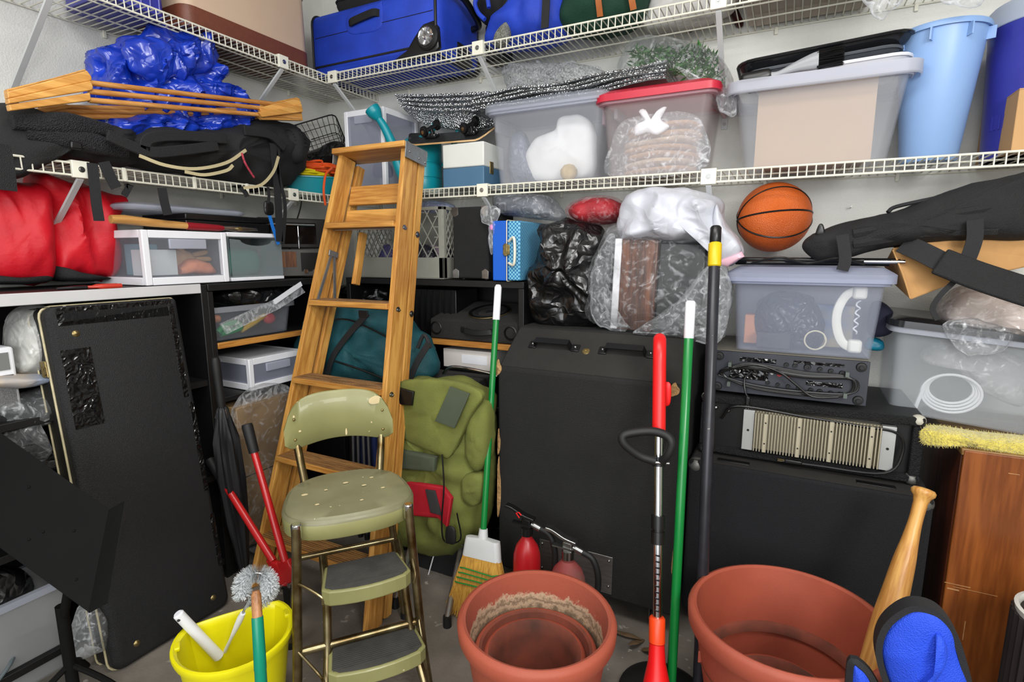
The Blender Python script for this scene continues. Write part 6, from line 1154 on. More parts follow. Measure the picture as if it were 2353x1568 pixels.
MB().tube(catmull([(-.10, yf-.018, .085), (-.12, yf-.022, .06), (-.115, yf-.03, .02), (-.105, yf-.03, .0)], 5), .0034, 7).build('cable', BLACKP, t); MB().box((-.105, yf-.03, -.012), (.013, .011, .03)).build('plug', BLACKP, t, bevel=.003); MB().box((-.108, yf-.03, -.032), (.002, .006, .014)).box((-.101, yf-.03, -.032), (.002, .006, .014)).build('plug_pin', STEEL, t)
# clear bin with telephone
xa, xb = P(1690, 800, Y=-.43).x, P(2003, 820, Y=-.43).x; zb = .980; zt = P(1870, 640, Y=-.43).z; w_ = xb-xa; cx = (xa+xb)/2
PPB = transl('bluish_clear_plastic', (200,208,228), .2, .25, glow=.3); PPBL = transl('bluish_rim', (196,202,224), .72)
tote('storage_bin', 'clear blueish bin holding a white telephone handset, on the mixer', (cx, -.265, zb), 0, w_, .31, w_+.035, .34, zt-zb, PPB, PPBL, PPBL, r=.02, lidh=.034)
t = thing('telephone_handset', 'white telephone handset standing inside the clear blueish bin', 'telephone', (cx+w_/2-.075, -.395, zb+.016)); IV = mat('ivory_abs', (238,236,224), .35)
MB().tube(catmull([(.028, 0, .008), (-.004, 0, .03), (-.022, 0, .08), (-.022, 0, .13), (-.004, 0, .175), (.03, 0, .195)], 5), 1, sec=[(x*.9, y) for x, y in rrect(.03, .022, .006, 2)], up=(0, 1, 0)).build('grip', IV, t)
for z in (.018, .185): MB().b2(.012, .05, -.022, .018, z-.02, z+.02).build('ear_cup', IV, t, bevel=.008)
MB().tube(catmull([(.03+.006*math.cos(a*2), .006*math.sin(a*2), .16-.008*a) for a in range(14)], 4), .0025, 6).build('coiled_cord', WHITEP, t)
t, b, a0, z0 = softthing('bin_liner_bag', 'small black bag in film inside the clear blueish bin', 'plastic bag', [(1745,780),(1740,700),(1790,672),(1860,680),(1890,730),(1885,790),(1820,805)], mat('charcoal_film', (50,52,62), .25, bump=.9, bs=24, kind='crumple'), Y=-.30, tf=.09, tb=.07, amp=.016, sc_=12, seed=9)
c_ = MB().tube(catmull([(.03*math.cos(a), 0, .03*math.sin(a)) for a in [i*.8 for i in range(16)]], 4), .0025, 6).build('cream_cable', mat('cream_cable_m', (220,212,180), .5)); c_.location = (cx+.04, -.40, zb+.045); tag(c_, 'thin cream cable coiled in the clear blueish bin', 'cable')
c_ = MB().b2(-.05, .05, -.04, .04, 0, .05).b2(-.04, -.005, -.0415, -.04, .028, .030).b2(-.04, -.005, -.0415, -.04, .022, .024).build('black_adaptor', BLACKP, bevel=.004); c_.location = (cx-.08, -.36, zb+.01); tag(c_, 'black adaptor box at the bottom of the clear blueish bin', 'box')
c_ = MB().b2(-.06, .06, -.03, .03, 0, .14).build('blue_carton', mat('dull_blue_card', (70,104,150), .6, col2=(190,170,110)), bevel=.003); c_.location = (cx+.09, -.27, zb+.01); tag(c_, 'dull blue carton behind the handset in the clear blueish bin', 'box')
c_ = MB().b2(-.04, .04, -.03, .03, 0, .1).build('orange_carton', mat('orange_card', (214,140,90), .6), bevel=.003); c_.location = (cx-.135, -.3, zb+.01); tag(c_, 'orange carton at the left inside the clear blueish bin', 'box')
lidz = zt+.034
# microphone stand tubes on the lid
t = thing('microphone_stand', 'folded black microphone stand lying on the blueish bin under the basketball', 'stand', (cx, -.3, lidz))
for a_, b_, r_ in (((-.24, -.02, .022), (.24, -.10, .020), .0085), ((-.22, .02, .012), (.22, -.06, .012), .0085), ((-.18, -.08, .012), (.17, .02, .016), .007)): MB().cyl(a_, b_, r_, n=10).build('tube', BLACKP, t)
MB().cyl((.15, -.1, .018), (.25, -.115, .018), .006, n=10).build('chrome_tube', CHROME, t); MB().tube(catmull([(-.16, -.09, .012), (-.08, -.12, .03), (0, -.10, .012), (.08, -.125, .028), (.15, -.11, .01)], 5), .004, 8).build('cable', BLACKP, t)
# basketball
bc = P(1778, 500, Y=-.195); BR = .1205
t = thing('basketball', 'orange basketball with black seams resting under the lower shelf', 'ball', (bc.x, bc.y, bc.z-BR)); t.rotation_euler = (0, 0, 0)
LEA = mat('pebbled_orange_leather', (208,98,30), .42, var=.2, vs=5, bump=.45, bs=380, kind='weave', col2=(184,80,22)); o = MB().ball((0, 0, BR), BR, 64, 40).build('shell', LEA, t)
A_ = Vector((-.95, -.28, -.06)).normalized(); B_ = (Vector((.1, -1, -.02))-A_*Vector((.1, -1, -.02)).dot(A_)).normalized(); U_ = A_.cross(B_)*-1
if U_.z < 0: U_ = -U_
def seam(f_): MB().tube([Vector((0, 0, BR))+Vector(f_(i*math.pi/36)).normalized()*(BR-.0006) for i in range(72)], .0034, 6, closed=True).build('seam', BLACKP, t)
for fi in (8, 54, -36): seam(lambda a: A_*math.cos(a)+(B_*math.cos(math.radians(fi))+U_*math.sin(math.radians(fi)))*math.sin(a))
# ------------------------------------------------------------------ tripod bag, paper bag, right-hand bin
YT = -.36
t, b, a0, z0 = softthing('tripod_bag', 'long black nylon tripod bag with webbing loops above the paper bag', 'bag', [(1850,575),(1855,552),(1885,532),(1950,508),(2050,490),(2110,462),(2200,430),(2330,402),(2440,385),(2440,520),(2360,552),(2230,554),(2130,560),(2010,576),(1950,592),(1890,602)], NYLON, Y=YT, tf=.08, tb=.09, amp=.025, sc_=7, seed=91, part='body', fold=.01, K=14, n=8)
def tq(u, v, Y): p = P(u, v, Y=Y); return Vector((p.x-t.location.x, Y-YT, p.z-t.location.z))
for q in ([(1960,562),(2020,552),(2130,535),(2290,530)], [(1960,538),(2020,527),(2150,500),(2330,470)]): MB().tube(catmull([tq(u, v, YT-.062) for u, v in q], 6), .016, 8).build('piping_fold', NYLON, t)
for q, w_ in (([(1935,540),(1940,570),(1942,600),(1935,622)], .032), ([(2240,505),(2240,545),(2232,575),(2222,600)], .036)): MB().ribbon(catmull([tq(u, v, YT-.10) for u, v in q], 4), w_, .004, (0, -1, 0)).build('webbing_loop', WEB, t)
MB().ribbon(catmull([tq(2075, 560, YT-.06), tq(2120, 580, YT-.09), tq(2175, 608, YT-.12)], 4), .055, .004, (0, -1, .2)).build('shoulder_strap', WEB, t)
MB().ribbon(catmull([tq(2158, 600, YT-.125), tq(2230, 628, YT-.14), tq(2300, 652, YT-.15), tq(2420, 690, YT-.15)], 5), .075, .014, (0, -1, .2)).build('shoulder_pad', NYLON, t, bevel=.005)
MB().ribbon(catmull([tq(2200, 640, YT-.12), tq(2160, 680, YT-.12), tq(2143, 710, YT-.12), tq(2155, 735, YT-.12)], 5), .014, .003, (0, -1, .2)).build('strap_tail', WEB, t)
MB().tube(catmull([tq(2040, 488, YT-.03), tq(2060, 475, YT-.02), tq(2150, 455, YT-.02), tq(2175, 448, YT-.03)], 5), .006, 8).build('carry_handle', WEB, t); MB().puff([(-.012, -.012), (.012, -.01), (.006, .02), (-.006, .02)], .006, .006).build('cord_end', BLACKP, t).location = tq(1885, 532, YT-.04)
PAPER = mat('brown_paper_bag', (186,140,86), .8, var=.15, vs=6, bump=.4, bs=14, kind='crumple')
t = thing('paper_bag', 'crumpled brown paper bag under the black tripod bag', 'paper bag', (P(2200, 620, Y=-.3).x, -.3, P(2090, 690, Y=-.38).z))
def pq(u, v, Y): return P(u, v, Y=Y)-t.location
vs_ = [pq(2050, 570, -.40), pq(2092, 690, -.42), pq(2200, 648, -.42), pq(2420, 600, -.38), pq(2420, 530, -.38), pq(2130, 556, -.40), pq(2030, 610, -.22), pq(2050, 650, -.22), pq(2200, 640, -.2), pq(2420, 600, -.18), pq(2420, 530, -.18), pq(2060, 560, -.2)]
MB().add(vs_, [(0, 1, 2, 5), (5, 2, 3, 4), (0, 6, 7, 1), (6, 11, 10, 9, 8, 7), (1, 7, 8, 2), (2, 8, 9, 3), (0, 5, 11, 6), (5, 4, 10, 11), (4, 3, 9, 10)]).build('bag', PAPER, t, smooth=False, bevel=.004)
MB().ribbon([pq(2052, 575, -.405), pq(2075, 630, -.425), pq(2092, 686, -.425)], .004, .002, (0, -1, 0)).build('fold', PAPER, t)
# right bin
rz_ = .0; bl = P(2045, 945, Y=-.34); W_ = .5
t = tote('storage_bin', 'large clear bin with a dark lid holding a coiled white cable, far right', (bl.x+W_/2-.0, -.19, bl.z-.022), 0, W_, .29, W_+.06, .33, .275, transl('clear_grey_plastic', (218,224,230), .22, .25, glow=.3), PPD, None, r=.025); t.rotation_euler = (0, .085, -.02)
l_ = MB().stack([(rrect(W_+.10, .37, .04), .272), (rrect(W_+.10, .37, .04), .292), (rrect(W_+.06, .33, .04), .305), (rrect(W_-.0, .27, .03), .305)]).build('lid', GLOSSB, t, ang=30)
t2 = thing('white_cable_coil', 'coiled white cable inside the far right clear bin', 'cable', P(2185, 905, Y=-.29)); 
for k_ in range(4): MB().tube(catmull([((.075-.006*k_)*math.cos(a+k_), .004*k_, (.06-.005*k_)*math.sin(a+k_)+.004*k_) for a in [i*math.pi/6 for i in range(12)]], 3, True), .0042, 8, closed=True).build('cable_loop', WHITEP, t2)
MB().tube(catmull([(-.07, 0, .01), (-.08, -.004, -.03), (-.085, -.004, -.055)], 4), .006, 8).build('connector', WHITEP, t2)
t, b, a0, z0 = softthing('film_bundle', 'crumpled milky film inside the far right clear bin', 'plastic bag', [(2120,830),(2150,790),(2260,800),(2353,830),(2353,930),(2260,900),(2200,850)], clearbag('milky_film', (238,236,238), .3, .8, 12), Y=-.2, tf=.06, tb=.05, amp=.016, sc_=10, seed=8)
t, b, a0, z0 = softthing('pink_white_bag', 'pale pink fabric in clear film on the lid of the far right bin', 'plastic bag', [(2150,735),(2165,690),(2215,655),(2300,670),(2420,720),(2430,800),(2330,790),(2230,775)], clearbag('pinkish_film', (238,230,228), .25, .8, 14), Y=-.26, tf=.12, tb=.1, amp=.02, sc_=8, seed=19)
MB().puff(rel(oXZ([(2165,730),(2180,695),(2220,668),(2300,682),(2420,730),(2420,785),(2320,778),(2235,765)], -.26), a0, z0), .09, .08, .01, 8, 4).build('fabric', mat('pale_pink_fabric', (214,198,188), .8, var=.1), t)
o = MB().puff(rel(oXZ([(2165,745),(2230,735),(2320,760),(2310,800),(2235,815),(2185,790)], -.37), a0, z0), .012, .012, .014, 14, 5).build('film_fringe', FILM2, t); o.location.y = -.115
c_ = MB().puff([(-.03, 0), (.03, .01), (.035, .07), (.0, .11), (-.03, .1)], .05, .05, .003, 9, e=4).build('navy_pouch', mat('navy_pouch_cloth', (34,36,58), .8)); p_ = P(2020, 770, Y=-.2); c_.location = (p_.x, -.2, p_.z); tag(c_, 'navy blue cloth pouch squeezed between the two right-hand bins', 'pouch')
c_ = MB().puff([(-.03, 0), (.02, 0), (.02, .03), (-.02, .04)], .03, .03, .004, 14).build('teal_packet', mat('teal_foil', (20,130,160), .35)); p_ = P(2012, 790, Y=-.2); c_.location = (p_.x, -.2, p_.z-.02); tag(c_, 'small teal packet under the navy pouch', 'packet')
# ------------------------------------------------------------------ wooden cabinet, duster
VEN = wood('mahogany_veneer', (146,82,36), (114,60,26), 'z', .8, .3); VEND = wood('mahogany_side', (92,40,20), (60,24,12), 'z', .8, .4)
cl = P(2215, 1032, Y=-.5); zt = cl.z
t = thing('wooden_cabinet', 'scratched brown wooden cabinet at the right edge', 'cabinet', (cl.x+.25, -.26, 0)); w_ = .5
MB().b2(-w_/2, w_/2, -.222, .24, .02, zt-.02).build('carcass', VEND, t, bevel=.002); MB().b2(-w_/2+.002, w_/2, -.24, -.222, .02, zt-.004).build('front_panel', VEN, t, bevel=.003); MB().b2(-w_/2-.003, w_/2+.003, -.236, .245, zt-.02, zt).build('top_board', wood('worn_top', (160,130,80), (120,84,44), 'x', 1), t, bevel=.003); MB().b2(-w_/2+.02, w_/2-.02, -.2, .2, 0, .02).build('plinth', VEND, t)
for u, v, a_, b_ in ((2200, 1345, .03, .0008), (2240, 1360, .05, .0006), (2190, 1355, .014, .002), (2215, 1450, .001, .03), (2330, 1090, .012, .001)): p_ = P(u, v, Y=-.501)-t.location; MB().b2(p_.x-a_, p_.x+a_, -.2412, -.24, p_.z-b_, p_.z+b_).build('scratch', bpy.data.materials['worn_wood'], t)
FUZZ = mat('yellow_fleece', (232,214,96), .95, var=.3, vs=40, bump=1, bs=150, sheen=.6)
t, b, a0, z0 = softthing('fleece_duster', 'fluffy yellow fleece duster lying on the wooden cabinet', 'duster', [(2108,1000),(2115,982),(2160,982),(2250,995),(2420,1015),(2420,1050),(2300,1035),(2200,1020),(2120,1018)], FUZZ, Y=-.44, tf=.05, tb=.05, amp=.006, sc_=18, seed=3, part='fleece')
fz = MB(); rnd = random.Random(8); me = b.data
for p in rnd.sample(list(me.vertices), min(1400, len(me.vertices))):
    n_ = p.normal; q = p.co; d_ = (n_+Vector((rnd.uniform(-.6, .6), rnd.uniform(-.6, .6), rnd.uniform(-.6, .6)))).normalized()*.007; s_ = d_.orthogonal().normalized()*.001
    fz.add([q-s_, q+s_, q+d_], [(0, 1, 2)])
o = fz.build('pile', FUZZ, t); o['kind'] = 'stuff'
nl = P(1955, 478, Y=-.012); t = thing('nail', 'bare nail sticking out of the back wall above the tripod bag', 'nail', (nl.x, -.001, nl.z)); MB().cyl((0, 0, 0), (0, -.028, .004), .0016, n=8).build('shank', STEEL, t); MB().cyl((0, -.028, .004), (0, -.0295, .0042), .0035, n=10).build('head', STEEL, t)
for i_, (dx, dz, lab) in enumerate(((.0, 0, 'lower brown timber offcut wedged beside the wooden cabinet'), (.008, .05, 'upper brown timber offcut wedged beside the wooden cabinet'))):
    t = thing('timber_offcut', lab, 'timber', (2.80+dx, -.44, .0+dz), 0, 'timber offcuts'); MB().b2(-.022, .014, -.03, .25, 0, .045).build('plank', wood('offcut_wood_%d' % i_, (120,84,58), (84,56,38), 'y', 2, .7), t, smooth=False, bevel=.002)
# ------------------------------------------------------------------ floor foreground
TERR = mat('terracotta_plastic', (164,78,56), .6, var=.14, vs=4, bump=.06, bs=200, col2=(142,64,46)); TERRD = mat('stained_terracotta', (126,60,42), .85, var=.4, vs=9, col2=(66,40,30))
def soil(name):
    """inside wall: clean plastic above, a crust of soil and lime from the old fill line down"""
    m, nt, b, out = base(name); tc = N(nt, 'ShaderNodeTexCoord'); sp = N(nt, 'ShaderNodeSeparateXYZ'); nt.links.new(tc.outputs['Object'], sp.inputs[0])
    n1 = N(nt, 'ShaderNodeTexNoise'); n1.inputs['Scale'].default_value = 38; n1.inputs['Detail'].default_value = 10; n1.inputs['Roughness'].default_value = .75; nt.links.new(tc.outputs['Object'], n1.inputs[0])
    a = N(nt, 'ShaderNodeMath', operation='MULTIPLY_ADD'); a.inputs[1].default_value = .09; nt.links.new(n1.outputs[0], a.inputs[0]); nt.links.new(sp.outputs['Z'], a.inputs[2])
    r = N(nt, 'ShaderNodeValToRGB'); e = r.color_ramp.elements; e[0].position = .0; e[0].color = (*lin((74,58,46)), 1); e[1].position = 1; e[1].color = (*lin((154,74,54)), 1)
    mr = N(nt, 'ShaderNodeMapRange'); mr.inputs['From Min'].default_value = .22; mr.inputs['From Max'].default_value = .44; nt.links.new(a.outputs[0], mr.inputs[0]); nt.links.new(mr.outputs[0], r.inputs[0])
    for p_, c_ in ((.42, (84,68,52)), (.50, (112,94,74)), (.56, (176,150,122)), (.60, (112,90,70)), (.66, (186,158,130)), (.70, (154,74,54))): q = e.new(p_); q.color = (*lin(c_), 1)
    nt.links.new(r.outputs[0], b.inputs['Base Color']); b.inputs['Roughness'].default_value = .9; setbump(nt, b, n1.outputs[0], .3); return m
SOIL = soil('soil_crust')
def pot(name, label, loc, R, h, rb, group, inner, outer=None, n=64, sx=1, rz=0, lip=.045):
    t = thing(name, label, 'flower pot', loc, rz, group); t.scale = (1, sx, 1); th = .007; Rb = R-.018
    MB().lathe([(0, 0), (rb-.004, 0), (rb, .004), (Rb, h-lip), (R-.004, h-lip-.003), (R, h-lip+.006), (R+.002, h-.012), (R-.004, h-.002), (R-.012, h)], n).build('outer_wall', outer or TERR, t, ang=50)
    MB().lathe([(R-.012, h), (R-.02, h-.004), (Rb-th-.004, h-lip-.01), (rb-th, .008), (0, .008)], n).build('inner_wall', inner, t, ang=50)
    return t
pot('flower_pot', 'largest round terracotta pot in front, crusted with soil inside', (1.84, -1.21, 0), .202, .385, .135, 'nested round terracotta pots', SOIL)
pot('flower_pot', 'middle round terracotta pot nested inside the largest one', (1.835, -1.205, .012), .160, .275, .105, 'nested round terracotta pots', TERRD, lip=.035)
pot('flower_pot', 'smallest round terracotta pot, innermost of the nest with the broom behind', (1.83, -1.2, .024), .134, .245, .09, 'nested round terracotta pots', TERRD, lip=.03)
t = pot('flower_pot', 'big round terracotta planter with a ledge inside, holding the bat', (2.415, -.915, 0), .245, .385, .17, 'nested round planters', TERR, lip=.05, sx=.93, rz=35)
MB().lathe([(.213, .232), (.196, .226), (.19, .224), (.185, .20)], 64).build('ledge', TERRD, t, ang=60)
for k_ in range(7): a = k_*.9+.2; MB().box((.212*math.cos(a), .212*math.sin(a), .245), (.012, .006, .034), (0, 0, a)).build('stacking_rib', TERR, t, bevel=.002)
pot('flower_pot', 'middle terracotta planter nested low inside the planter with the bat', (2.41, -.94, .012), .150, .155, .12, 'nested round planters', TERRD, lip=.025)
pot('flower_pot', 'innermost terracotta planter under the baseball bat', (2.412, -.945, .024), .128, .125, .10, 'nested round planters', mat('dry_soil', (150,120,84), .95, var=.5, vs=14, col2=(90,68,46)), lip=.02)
# bucket
YELB = mat('yellow_plastic', (226,216,12), .38, var=.06, vs=5)
def dsh(s_, n=40):
    o = []
    for i in range(n):
        a = 2*math.pi*i/n; x = .148*math.cos(a); y = .15*math.sin(a)
        if y > .085: y = .085+(y-.085)*.18
        o.append((x*s_, y*s_))
    return o
t = thing('mop_bucket', 'bright yellow plastic bucket with a flat back side', 'bucket', (1.085, -1.525, 0), 57); h = .285
MB().stack([(dsh(.70), 0), (dsh(.93), h-.02), (dsh(.99), h-.022), (dsh(1.02), h-.006), (dsh(1.01), h), (dsh(.965), h+.001), (dsh(.91), h-.006), (dsh(.905), h-.02), (dsh(.67), .008)]).build('body', YELB, t, ang=40)
for sx in (-1, 1): MB().box((sx*.134, .02, h-.006), (.014, .03, .012)).build('lug', YELB, t, bevel=.003)
for k_ in range(3): MB().tube([(-.09+.05*k_, -.128+.012*abs(k_-1), h-.04), (-.07+.04*k_, -.10+.01*abs(k_-1), .03)], .004, 6).build('rib', YELB, t)
# toilet brush
YBp = -1.44; hc = P(588, 1350, Z=.40); hb = P(515, 1502, Z=.17)
t = thing('cleaning_brush', 'white looped cleaning brush standing in the yellow bucket', 'brush', hb); hcl = hc-hb; nk = P(558, 1410, Z=.335)-hb
MB().tube([Vector((0, 0, 0)), nk*.35, nk*.75, nk*.9, nk], [.0055, .0045, .0085, .009, .007], 12).build('handle', WHITEP, t)
br = MB(); rnd = random.Random(9); core = []
for i in range(25):
    a = -2.2+i/24*2*math.pi*.93; core.append(hcl+Vector((.036*math.cos(a)*.7, .036*math.cos(a)*.7, .042*math.sin(a))))
MB().tube([nk]+core, .003, 6).build('wire_core', STEEL, t)
for i in range(len(core)-1):
    tg = (core[i+1]-core[i]).normalized()
    for j in range(110):
        f_ = rnd.random(); p_ = core[i].lerp(core[i+1], f_); d_ = tg.orthogonal().normalized(); d_ = Matrix.Rotation(rnd.random()*6.283, 3, tg) @ d_; d_ = (d_+tg*rnd.uniform(-.12, .12)).normalized()*rnd.uniform(.022, .027); s_ = d_.cross(tg).normalized()*.0011
        br.add([p_-s_, p_+s_, p_+d_+s_*.8, p_+d_-s_*.8], [(0, 1, 2, 3)])
o = br.build('bristles', mat('white_bristle', (232,236,238), .6), t, smooth=False); o['kind'] = 'stuff'
a, b = P(408, 1410, Z=.345), P(505, 1512, Z=.17); d_ = (b-a).normalized()
t = thing('scrubber_wand', 'thick white plastic handle leaning in the yellow bucket', 'wand', a); MB().tube([Vector((0, 0, 0)), d_*.004, (b-a)-d_*.005, b-a], [.010, .0135, .0145, .01], 16).build('grip', WHITEP, t); MB().cyl(d_*.022+Vector((.006, -.012, .005)), d_*.022+Vector((.008, -.016, .007)), .0035, n=10).build('hang_hole', BLACKP, t)
# green taped stick
tp = CAM+ray(588, 1358)*1.17; md = CAM+ray(600, 1568)*1.13; ft = tp+(md-tp)*(tp.z/(tp.z-md.z)); d_ = tp-ft
t = thing('taped_stick', 'wooden stick wrapped in green tape standing before the yellow bucket', 'stick', ft); f0 = .78
TW = wood('stick_wood', (170,118,74), (130,84,48), 'z', 2)
MB().tube([Vector((0, 0, 0)), d_*.985, d_], [.0105, .0105, .007], 14).build('stick', TW, t); MB().tube([d_*.05, d_*.3, d_*.301, d_*.5, d_*.502, d_*.75, d_*.752, d_*.915], [.0118, .0118, .0124, .0120, .0126, .0122, .0128, .0120], 14).build('tape', mat('green_tape', (0,128,100), .3, var=.1), t)
# ------------------------------------------------------------------ poles and trimmer
def pole(label, top, foot, r, segs, name='pole', cat='pole'):
    d_ = top-foot; t = thing(name, label, cat, foot)
    for nm, a, b, rr, m_ in segs: MB().tube([d_*a, d_*(a+.003), d_*(b-.004), d_*b], [rr*.8, rr, rr, rr*.75], 14).build(nm, m_, t)
    return t, d_
tp = P(1587, 692, Y=-.70); ft = P(1539, 1640, Z=0)
pole('long green pole with a white cap leaning beside the string trimmer', tp, ft, .01, [('shaft', 0, .91, .0135, GRN), ('cap', .905, 1, .0148, WHITEP)])
tp = P(1645, 520, Y=-.60); ft = P(1603, 1640, Z=0)
DPOLE = mat('scuffed_black_pole', (48,48,54), .35, .3, var=.35, vs=20, spots=((130,126,120), 60, .72))
pole('long black pole with a yellow band near its tip', tp, ft, .014, [('shaft', 0, .955, .0165, DPOLE), ('yellow_band', .912, .965, .0195, mat('yellow_band_m', (226,190,10), .4)), ('tip', .962, 1, .0165, BLACKP)])
tp = P(1516, 772, Y=-.74); ft = P(1508, 1650, Z=.03)
d_ = tp-ft; Lt = d_.length; ax = d_.normalized()
t = thing('string_trimmer', 'red string trimmer with a black loop handle and chrome shaft', 'trimmer', ft)
def sv(v):  # distance along the shaft at image height v
    lo, hi = 0., 1.
    for _ in range(40):
        m_ = (lo+hi)/2; q = ft+d_*m_-CAM; fw = -math.sin(YAW)*q.x+math.cos(YAW)*q.y; z = fw*math.cos(PITCH)-q.z*math.sin(PITCH); y = fw*math.sin(PITCH)+q.z*math.cos(PITCH)
        if 784-FPX*y/z > v: lo = m_
        else: hi = m_
    return lo
TRED = mat('trimmer_red', (224,22,24), .38, var=.05); TORG = mat('trimmer_orange', (236,70,24), .38, var=.05)
MB().tube([d_*sv(1420), d_*sv(980)], .0125, 14).build('chrome_shaft', CHROME, t)
for va, vb, r in ((1215, 1185, .0195), (1250, 1222, .0195), (1222, 1215, .016)): MB().tube([d_*sv(va), d_*sv(vb)], r, 16).build('coupler', BLACKP, t)
side = ax.cross((CAM-ft)).normalized(); fr = side.cross(ax).normalized()
if fr.dot(CAM-ft) < 0: fr = -fr
for k_ in range(10): p_ = d_*sv(1275+k_*14)+fr*.0125; MB().box(p_, (.012, .003, .004)).build('height_notch', mat('notch_dark', (60,60,64), .3, .8) if k_ == 0 else bpy.data.materials['notch_dark'], t)
MB().tube([d_*sv(1478), d_*sv(1476), d_*sv(1422), d_*sv(1418)], [.019, .0225, .0225, .019], 20).build('collar', TORG, t)
MB().tube([d_*.0+ax*.02, d_*sv(1560), d_*sv(1520), d_*sv(1478)], [.05, .034, .024, .021], 20).build('lower_housing', TRED, t)
# top handle
h0, h1 = d_*sv(992), d_*sv(800); bk = -fr
MB().tube(catmull([h0, d_*sv(930), d_*sv(860), d_*sv(810)+bk*-.002, d_*sv(782)+bk*.018, d_*sv(780)+bk*.05, d_*sv(810)+bk*.072, d_*sv(850)+bk*.07, d_*sv(890)+bk*.05, d_*sv(925)+bk*.03, d_*sv(950)+bk*.01], 5), .0195, 16).build('top_handle', TRED, t)
MB().puff([(-.012, -.03), (.012, -.03), (.012, .03), (-.008, .03)], .006, .006).build('trigger', TRED, t).location = d_*sv(905)+side*.02+bk*.02
lp_ = []; cH = d_*sv(1030)
for u, v, o_ in ((1505, 1060, .02), (1470, 1048, .03), (1436, 1022, .05), (1432, 1002, .055), (1460, 994, .05), (1500, 992, .045), (1532, 1002, .05), (1543, 1020, .05), (1535, 1045, .04), (1522, 1060, .02)):
    dr = ray(u, v).normalized(); pl = ft+d_*sv(v)+fr*o_; tt = (pl-CAM).dot(fr)/dr.dot(fr); lp_.append(CAM+dr*tt-ft)
MB().tube(catmull(lp_, 5), [.0125]*(len(lp_)*5-4), 12).build('loop_handle', RUBBER, t); MB().tube([d_*sv(1072), d_*sv(1050)], .018, 14).build('clamp', BLACKP, t); pq_ = d_*sv(1062)+fr*.02; MB().cyl(pq_-side*.03, pq_+side*.03, .005, n=10).build('clamp_bolt', STEEL, t)
o = MB().lathe([(0, .035), (.05, .034), (.10, .028), (.125, .012), (.128, .002), (.12, .002), (.09, .02), (0, .025)], 36).build('guard', mat('scuffed_black_guard', (30,30,30), .5, var=.5, vs=20), t); gq = P(1520, 1600, Z=0)-ft; o.location = (gq.x, gq.y, gq.z)
# ------------------------------------------------------------------ bat, blue seat, ribbed drum
ASH = wood('ash_bat', (206,156,84), (176,120,58), 'z', 1.6, .35)
kn = P(2124, 1124, Y=-.75); bt = P(2008, 1540, Z=.3)
d_ = bt-kn; ex_ = .86/d_.length
ft = kn+d_.normalized()*min(.86, (kn.z-.18)/-d_.normalized().z)
t = thing('baseball_bat', 'wooden baseball bat standing knob up in the terracotta planter', 'bat', ft); ax = (kn-ft); L_ = ax.length; t.rotation_mode = 'QUATERNION'; t.rotation_quaternion = Vector((0, 0, 1)).rotation_difference(ax.normalized())
bp_ = [(p.x, p.y) for p in catmull([(.031, .02, 0), (.033, .12, 0), (.0325, .25, 0), (.0285, L_*.55, 0), (.024, L_*.68, 0), (.018, L_-.13, 0), (.0148, L_-.08, 0), (.0155, L_-.035, 0)], 5)]
MB().lathe([(0, 0), (.025, .003)]+bp_+[ (.019, L_-.022), (.0255, L_-.014), (.0265, L_-.006), (.022, L_), (.012, L_+.002), (0, L_+.001)], 32).build('bat', ASH, t, ang=60)
BLUS = mat('blue_seat_cloth', (30,74,214), .7, var=.2, vs=7, bump=.3, bs=350, kind='weave')
YS = -1.12
px = [(2018,1470),(2035,1428),(2070,1398),(2105,1388),(2150,1402),(2185,1445),(2205,1500),(2222,1568),(2235,1660),(2080,1680),(2050,1600),(2022,1520)]
t, b, a0, z0 = softthing('folding_seat', 'royal blue padded folding seat with black binding at the bottom edge', 'folding chair', px, BLUS, Y=YS, tf=.035, tb=.02, amp=.01, sc_=6, seed=6, part='pad', fold=.012, fs=7)
q = catmull([(x, 0, z) for x, z in rel(oXZ(px, YS), a0, z0)], 5, True); MB().tube(q, 1, sec=[(-.006,-.018),(.006,-.018),(.006,.018),(-.006,.018)], closed=True, up=(0, -1, 0)).build('binding', WEB, t)
o = MB().puff(rel(oXZ([(2140,1440),(2160,1450),(2165,1490),(2120,1560),(2090,1600),(2100,1550),(2140,1500)], YS), a0, z0), .022, .01, .006, 9).build('fabric_fold', BLUS, t); o.location.y = -.03
px2 = [(1958,1530),(1972,1526),(2000,1560),(2030,1640),(1960,1640)]; q = rel(oXZ(px2, YS), a0, z0); MB().puff(q, .02, .02, .004, 9).build('armrest', BLUS, t); MB().tube(catmull([(x, 0, z) for x, z in q], 5, True), .012, 6, closed=True).build('binding', WEB, t)
p0 = P(2190, 1640, Y=YS+.05)
zl_ = z0
if z0 > .02:
    for dx in (-.06, .06): MB().cyl((dx, .02, .05), (dx*1.3, .03, -z0+.004), .009, n=10).build('frame_leg', BLACKP, t)
DRUM = mat('dark_ribbed_plastic', (44,38,38), .6, var=.3)
p0 = P(2302, 1480, Y=-.72); Rr = .11
t = thing('ribbed_drum', 'dark ribbed cylinder with white ringed top at the lower right corner', 'canister', (p0.x+Rr, -.76, 0)); zt = P(2353, 1400, Y=-.76).z
MB().loft([[((Rr+(.004 if j % 2 else 0))*math.cos(2*math.pi*j/72), (Rr+(.004 if j % 2 else 0))*math.sin(2*math.pi*j/72), z) for j in range(72)] for z in (0, zt-.03, zt-.01)]).build('body', DRUM, t, ang=20)
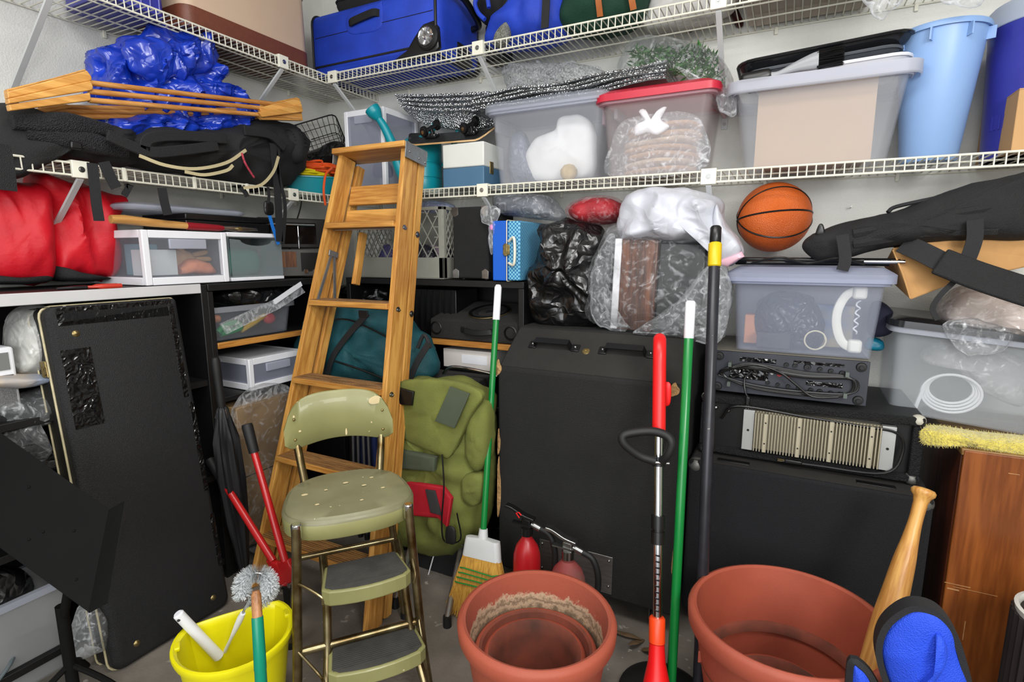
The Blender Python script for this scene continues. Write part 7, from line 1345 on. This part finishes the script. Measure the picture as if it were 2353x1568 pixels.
for k_ in range(4): r_ = Rr-.004-.02*k_; MB().lathe([(r_, zt-.012), (r_+.003, zt+.004-.004*k_), (r_-.005, zt+.006-.004*k_), (r_-.009, zt-.010)], 40).build('ring', mat('white_ring', (214,212,206), .5) if k_ == 0 else bpy.data.materials['white_ring'], t)
# two extinguishers behind the pots
EXT = mat('dusty_red_enamel', (196,22,30), .35, var=.25, vs=7, col2=(140,30,34)); HOSE = RUBBER
def exting(label, u, vtop, Y, R_, dust, headm, lever_a):
    c = P(u, vtop, Y=Y); t = thing('fire_extinguisher', label, 'fire extinguisher', (c.x, Y, 0), 0, 'red fire extinguishers'); h = c.z
    MB().lathe([(0, .004), (R_-.006, .004), (R_, .015), (R_, h-.085), (R_*.97, h-.06), (R_*.8, h-.03), (R_*.5, h-.008), (.018, h+.002), (.018, h+.018), (0, h+.018)], 40).build('cylinder', dust, t)
    MB().cyl((0, 0, h+.012), (0, 0, h+.04), .021, n=18).build('collar', BLACKP if headm is BLACKP else STEEL, t); MB().box((0, 0, h+.055), (.034, .026, .036)).build('valve', headm, t, bevel=.004)
    MB().ribbon(catmull([(.03, -.005, h+.075), (-.01, -.008, h+.085), (-.05, -.012, h+.105), (-.075, -.014, h+.11)], 4), .026, .012, (0, 0, 1)).build('lever', headm, t, bevel=.002); MB().ribbon([(.02, -.005, h+.05), (-.05, -.012, h+.055)], .02, .005, (0, 0, 1)).build('carry_handle', headm, t)
    lever_a or MB().tube([(-.02, -.02, h+.078), (-.03, -.024, h+.095), (-.02, -.024, h+.10), (-.012, -.022, h+.09)], .0022, 6).build('safety_pin', TRED, t); MB().cyl((.018, 0, h+.055), (.05, 0, h+.045), .011, n=12).build('hose_nut', STEEL, t)
    MB().tube(catmull([(.045, 0, h+.047), (.085, .0, h+.03), (.105, .0, h-.03), (.10, .0, h-.12), (.085, 0, h-.2)], 6), .0105, 10).build('hose', HOSE, t); return t
exting('taller red fire extinguisher with black lever behind the round pots', 1211, 1236, -.79, .048, EXT, BLACKP, 0)
exting('shorter dusty red fire extinguisher with bare metal lever', 1305, 1290, -.80, .06, mat('very_dusty_red', (150,40,42), .7, var=.4, vs=10, col2=(120,86,80)), STEEL, 1)
# ------------------------------------------------------------------ small pieces become sub-parts of the part they sit on
OWN = {'rubber_foot': ('front_leg', 'rear_leg', 'step_leg', 'frame_tube'), 'leg_cap': ('front_leg',), 'rivet': ('backrest', 'cap_bracket', 'strap_handle', 'desk'), 'paint_chip': ('backrest', 'seat'), 'bolt_head': ('front_rail', 'rear_rail'), 'tie_rod': ('step',),
       'caster_wheel': ('caster_fork',), 'handle_plate': ('strap_handle',), 'stitching': ('straw_core',), 'plate_screw': ('sink_plate',), 'fin_screw': ('wide_fin',), 'bolt': ('truck',), 'buckle': ('leather_strap', 'shoulder_strap', 'strap'),
       'plug_pin': ('plug',), 'zip_pull_cord': ('zip_trim',), 'grommet': ('folded_flap',), 'pivot_bolt': ('head_lever',), 'clamp_bolt': ('clamp',), 'height_notch': ('chrome_shaft',), 'spreader_hinge': ('spreader',), 'rim_rib': ('body',), 'latch': ('body', 'base', 'shell'),
       'hose_nut': ('valve',), 'safety_pin': ('valve',), 'lid_stripe': ('lid',), 'rib_tip': ('canopy',), 'speaker_ring': ('cabinet',), 'gold_trim': ('speaker_ring', 'cabinet'), 'lip_clip': ('rod',), 'flap_patch': ('top_flap',), 'dark_strip': ('red_pocket',), 'clasp': ('handle', 'body'), 'scratch': ('front_panel',), 'scuff': ('shell',), 'screw_cup': ('sloped_panel',)}
def stem(o): return o.name.split('.')[0]
def mid(o):
    c = sum((Vector(q) for q in o.bound_box), Vector())/8; return o.matrix_basis @ c
for t in [o for o in bpy.data.objects if o.type == 'EMPTY']:
    kids = [c for c in t.children if c.type == 'MESH']
    for c in kids:
        opts = OWN.get(stem(c)); c_par = c.parent
        if not opts: continue
        cand = [k_ for k_ in kids if stem(k_) in opts and k_.parent is t]
        if not cand: continue
        p = min(cand, key=lambda k_: (mid(k_)-mid(c)).length); c.parent = p; c.matrix_parent_inverse = p.matrix_basis.inverted()
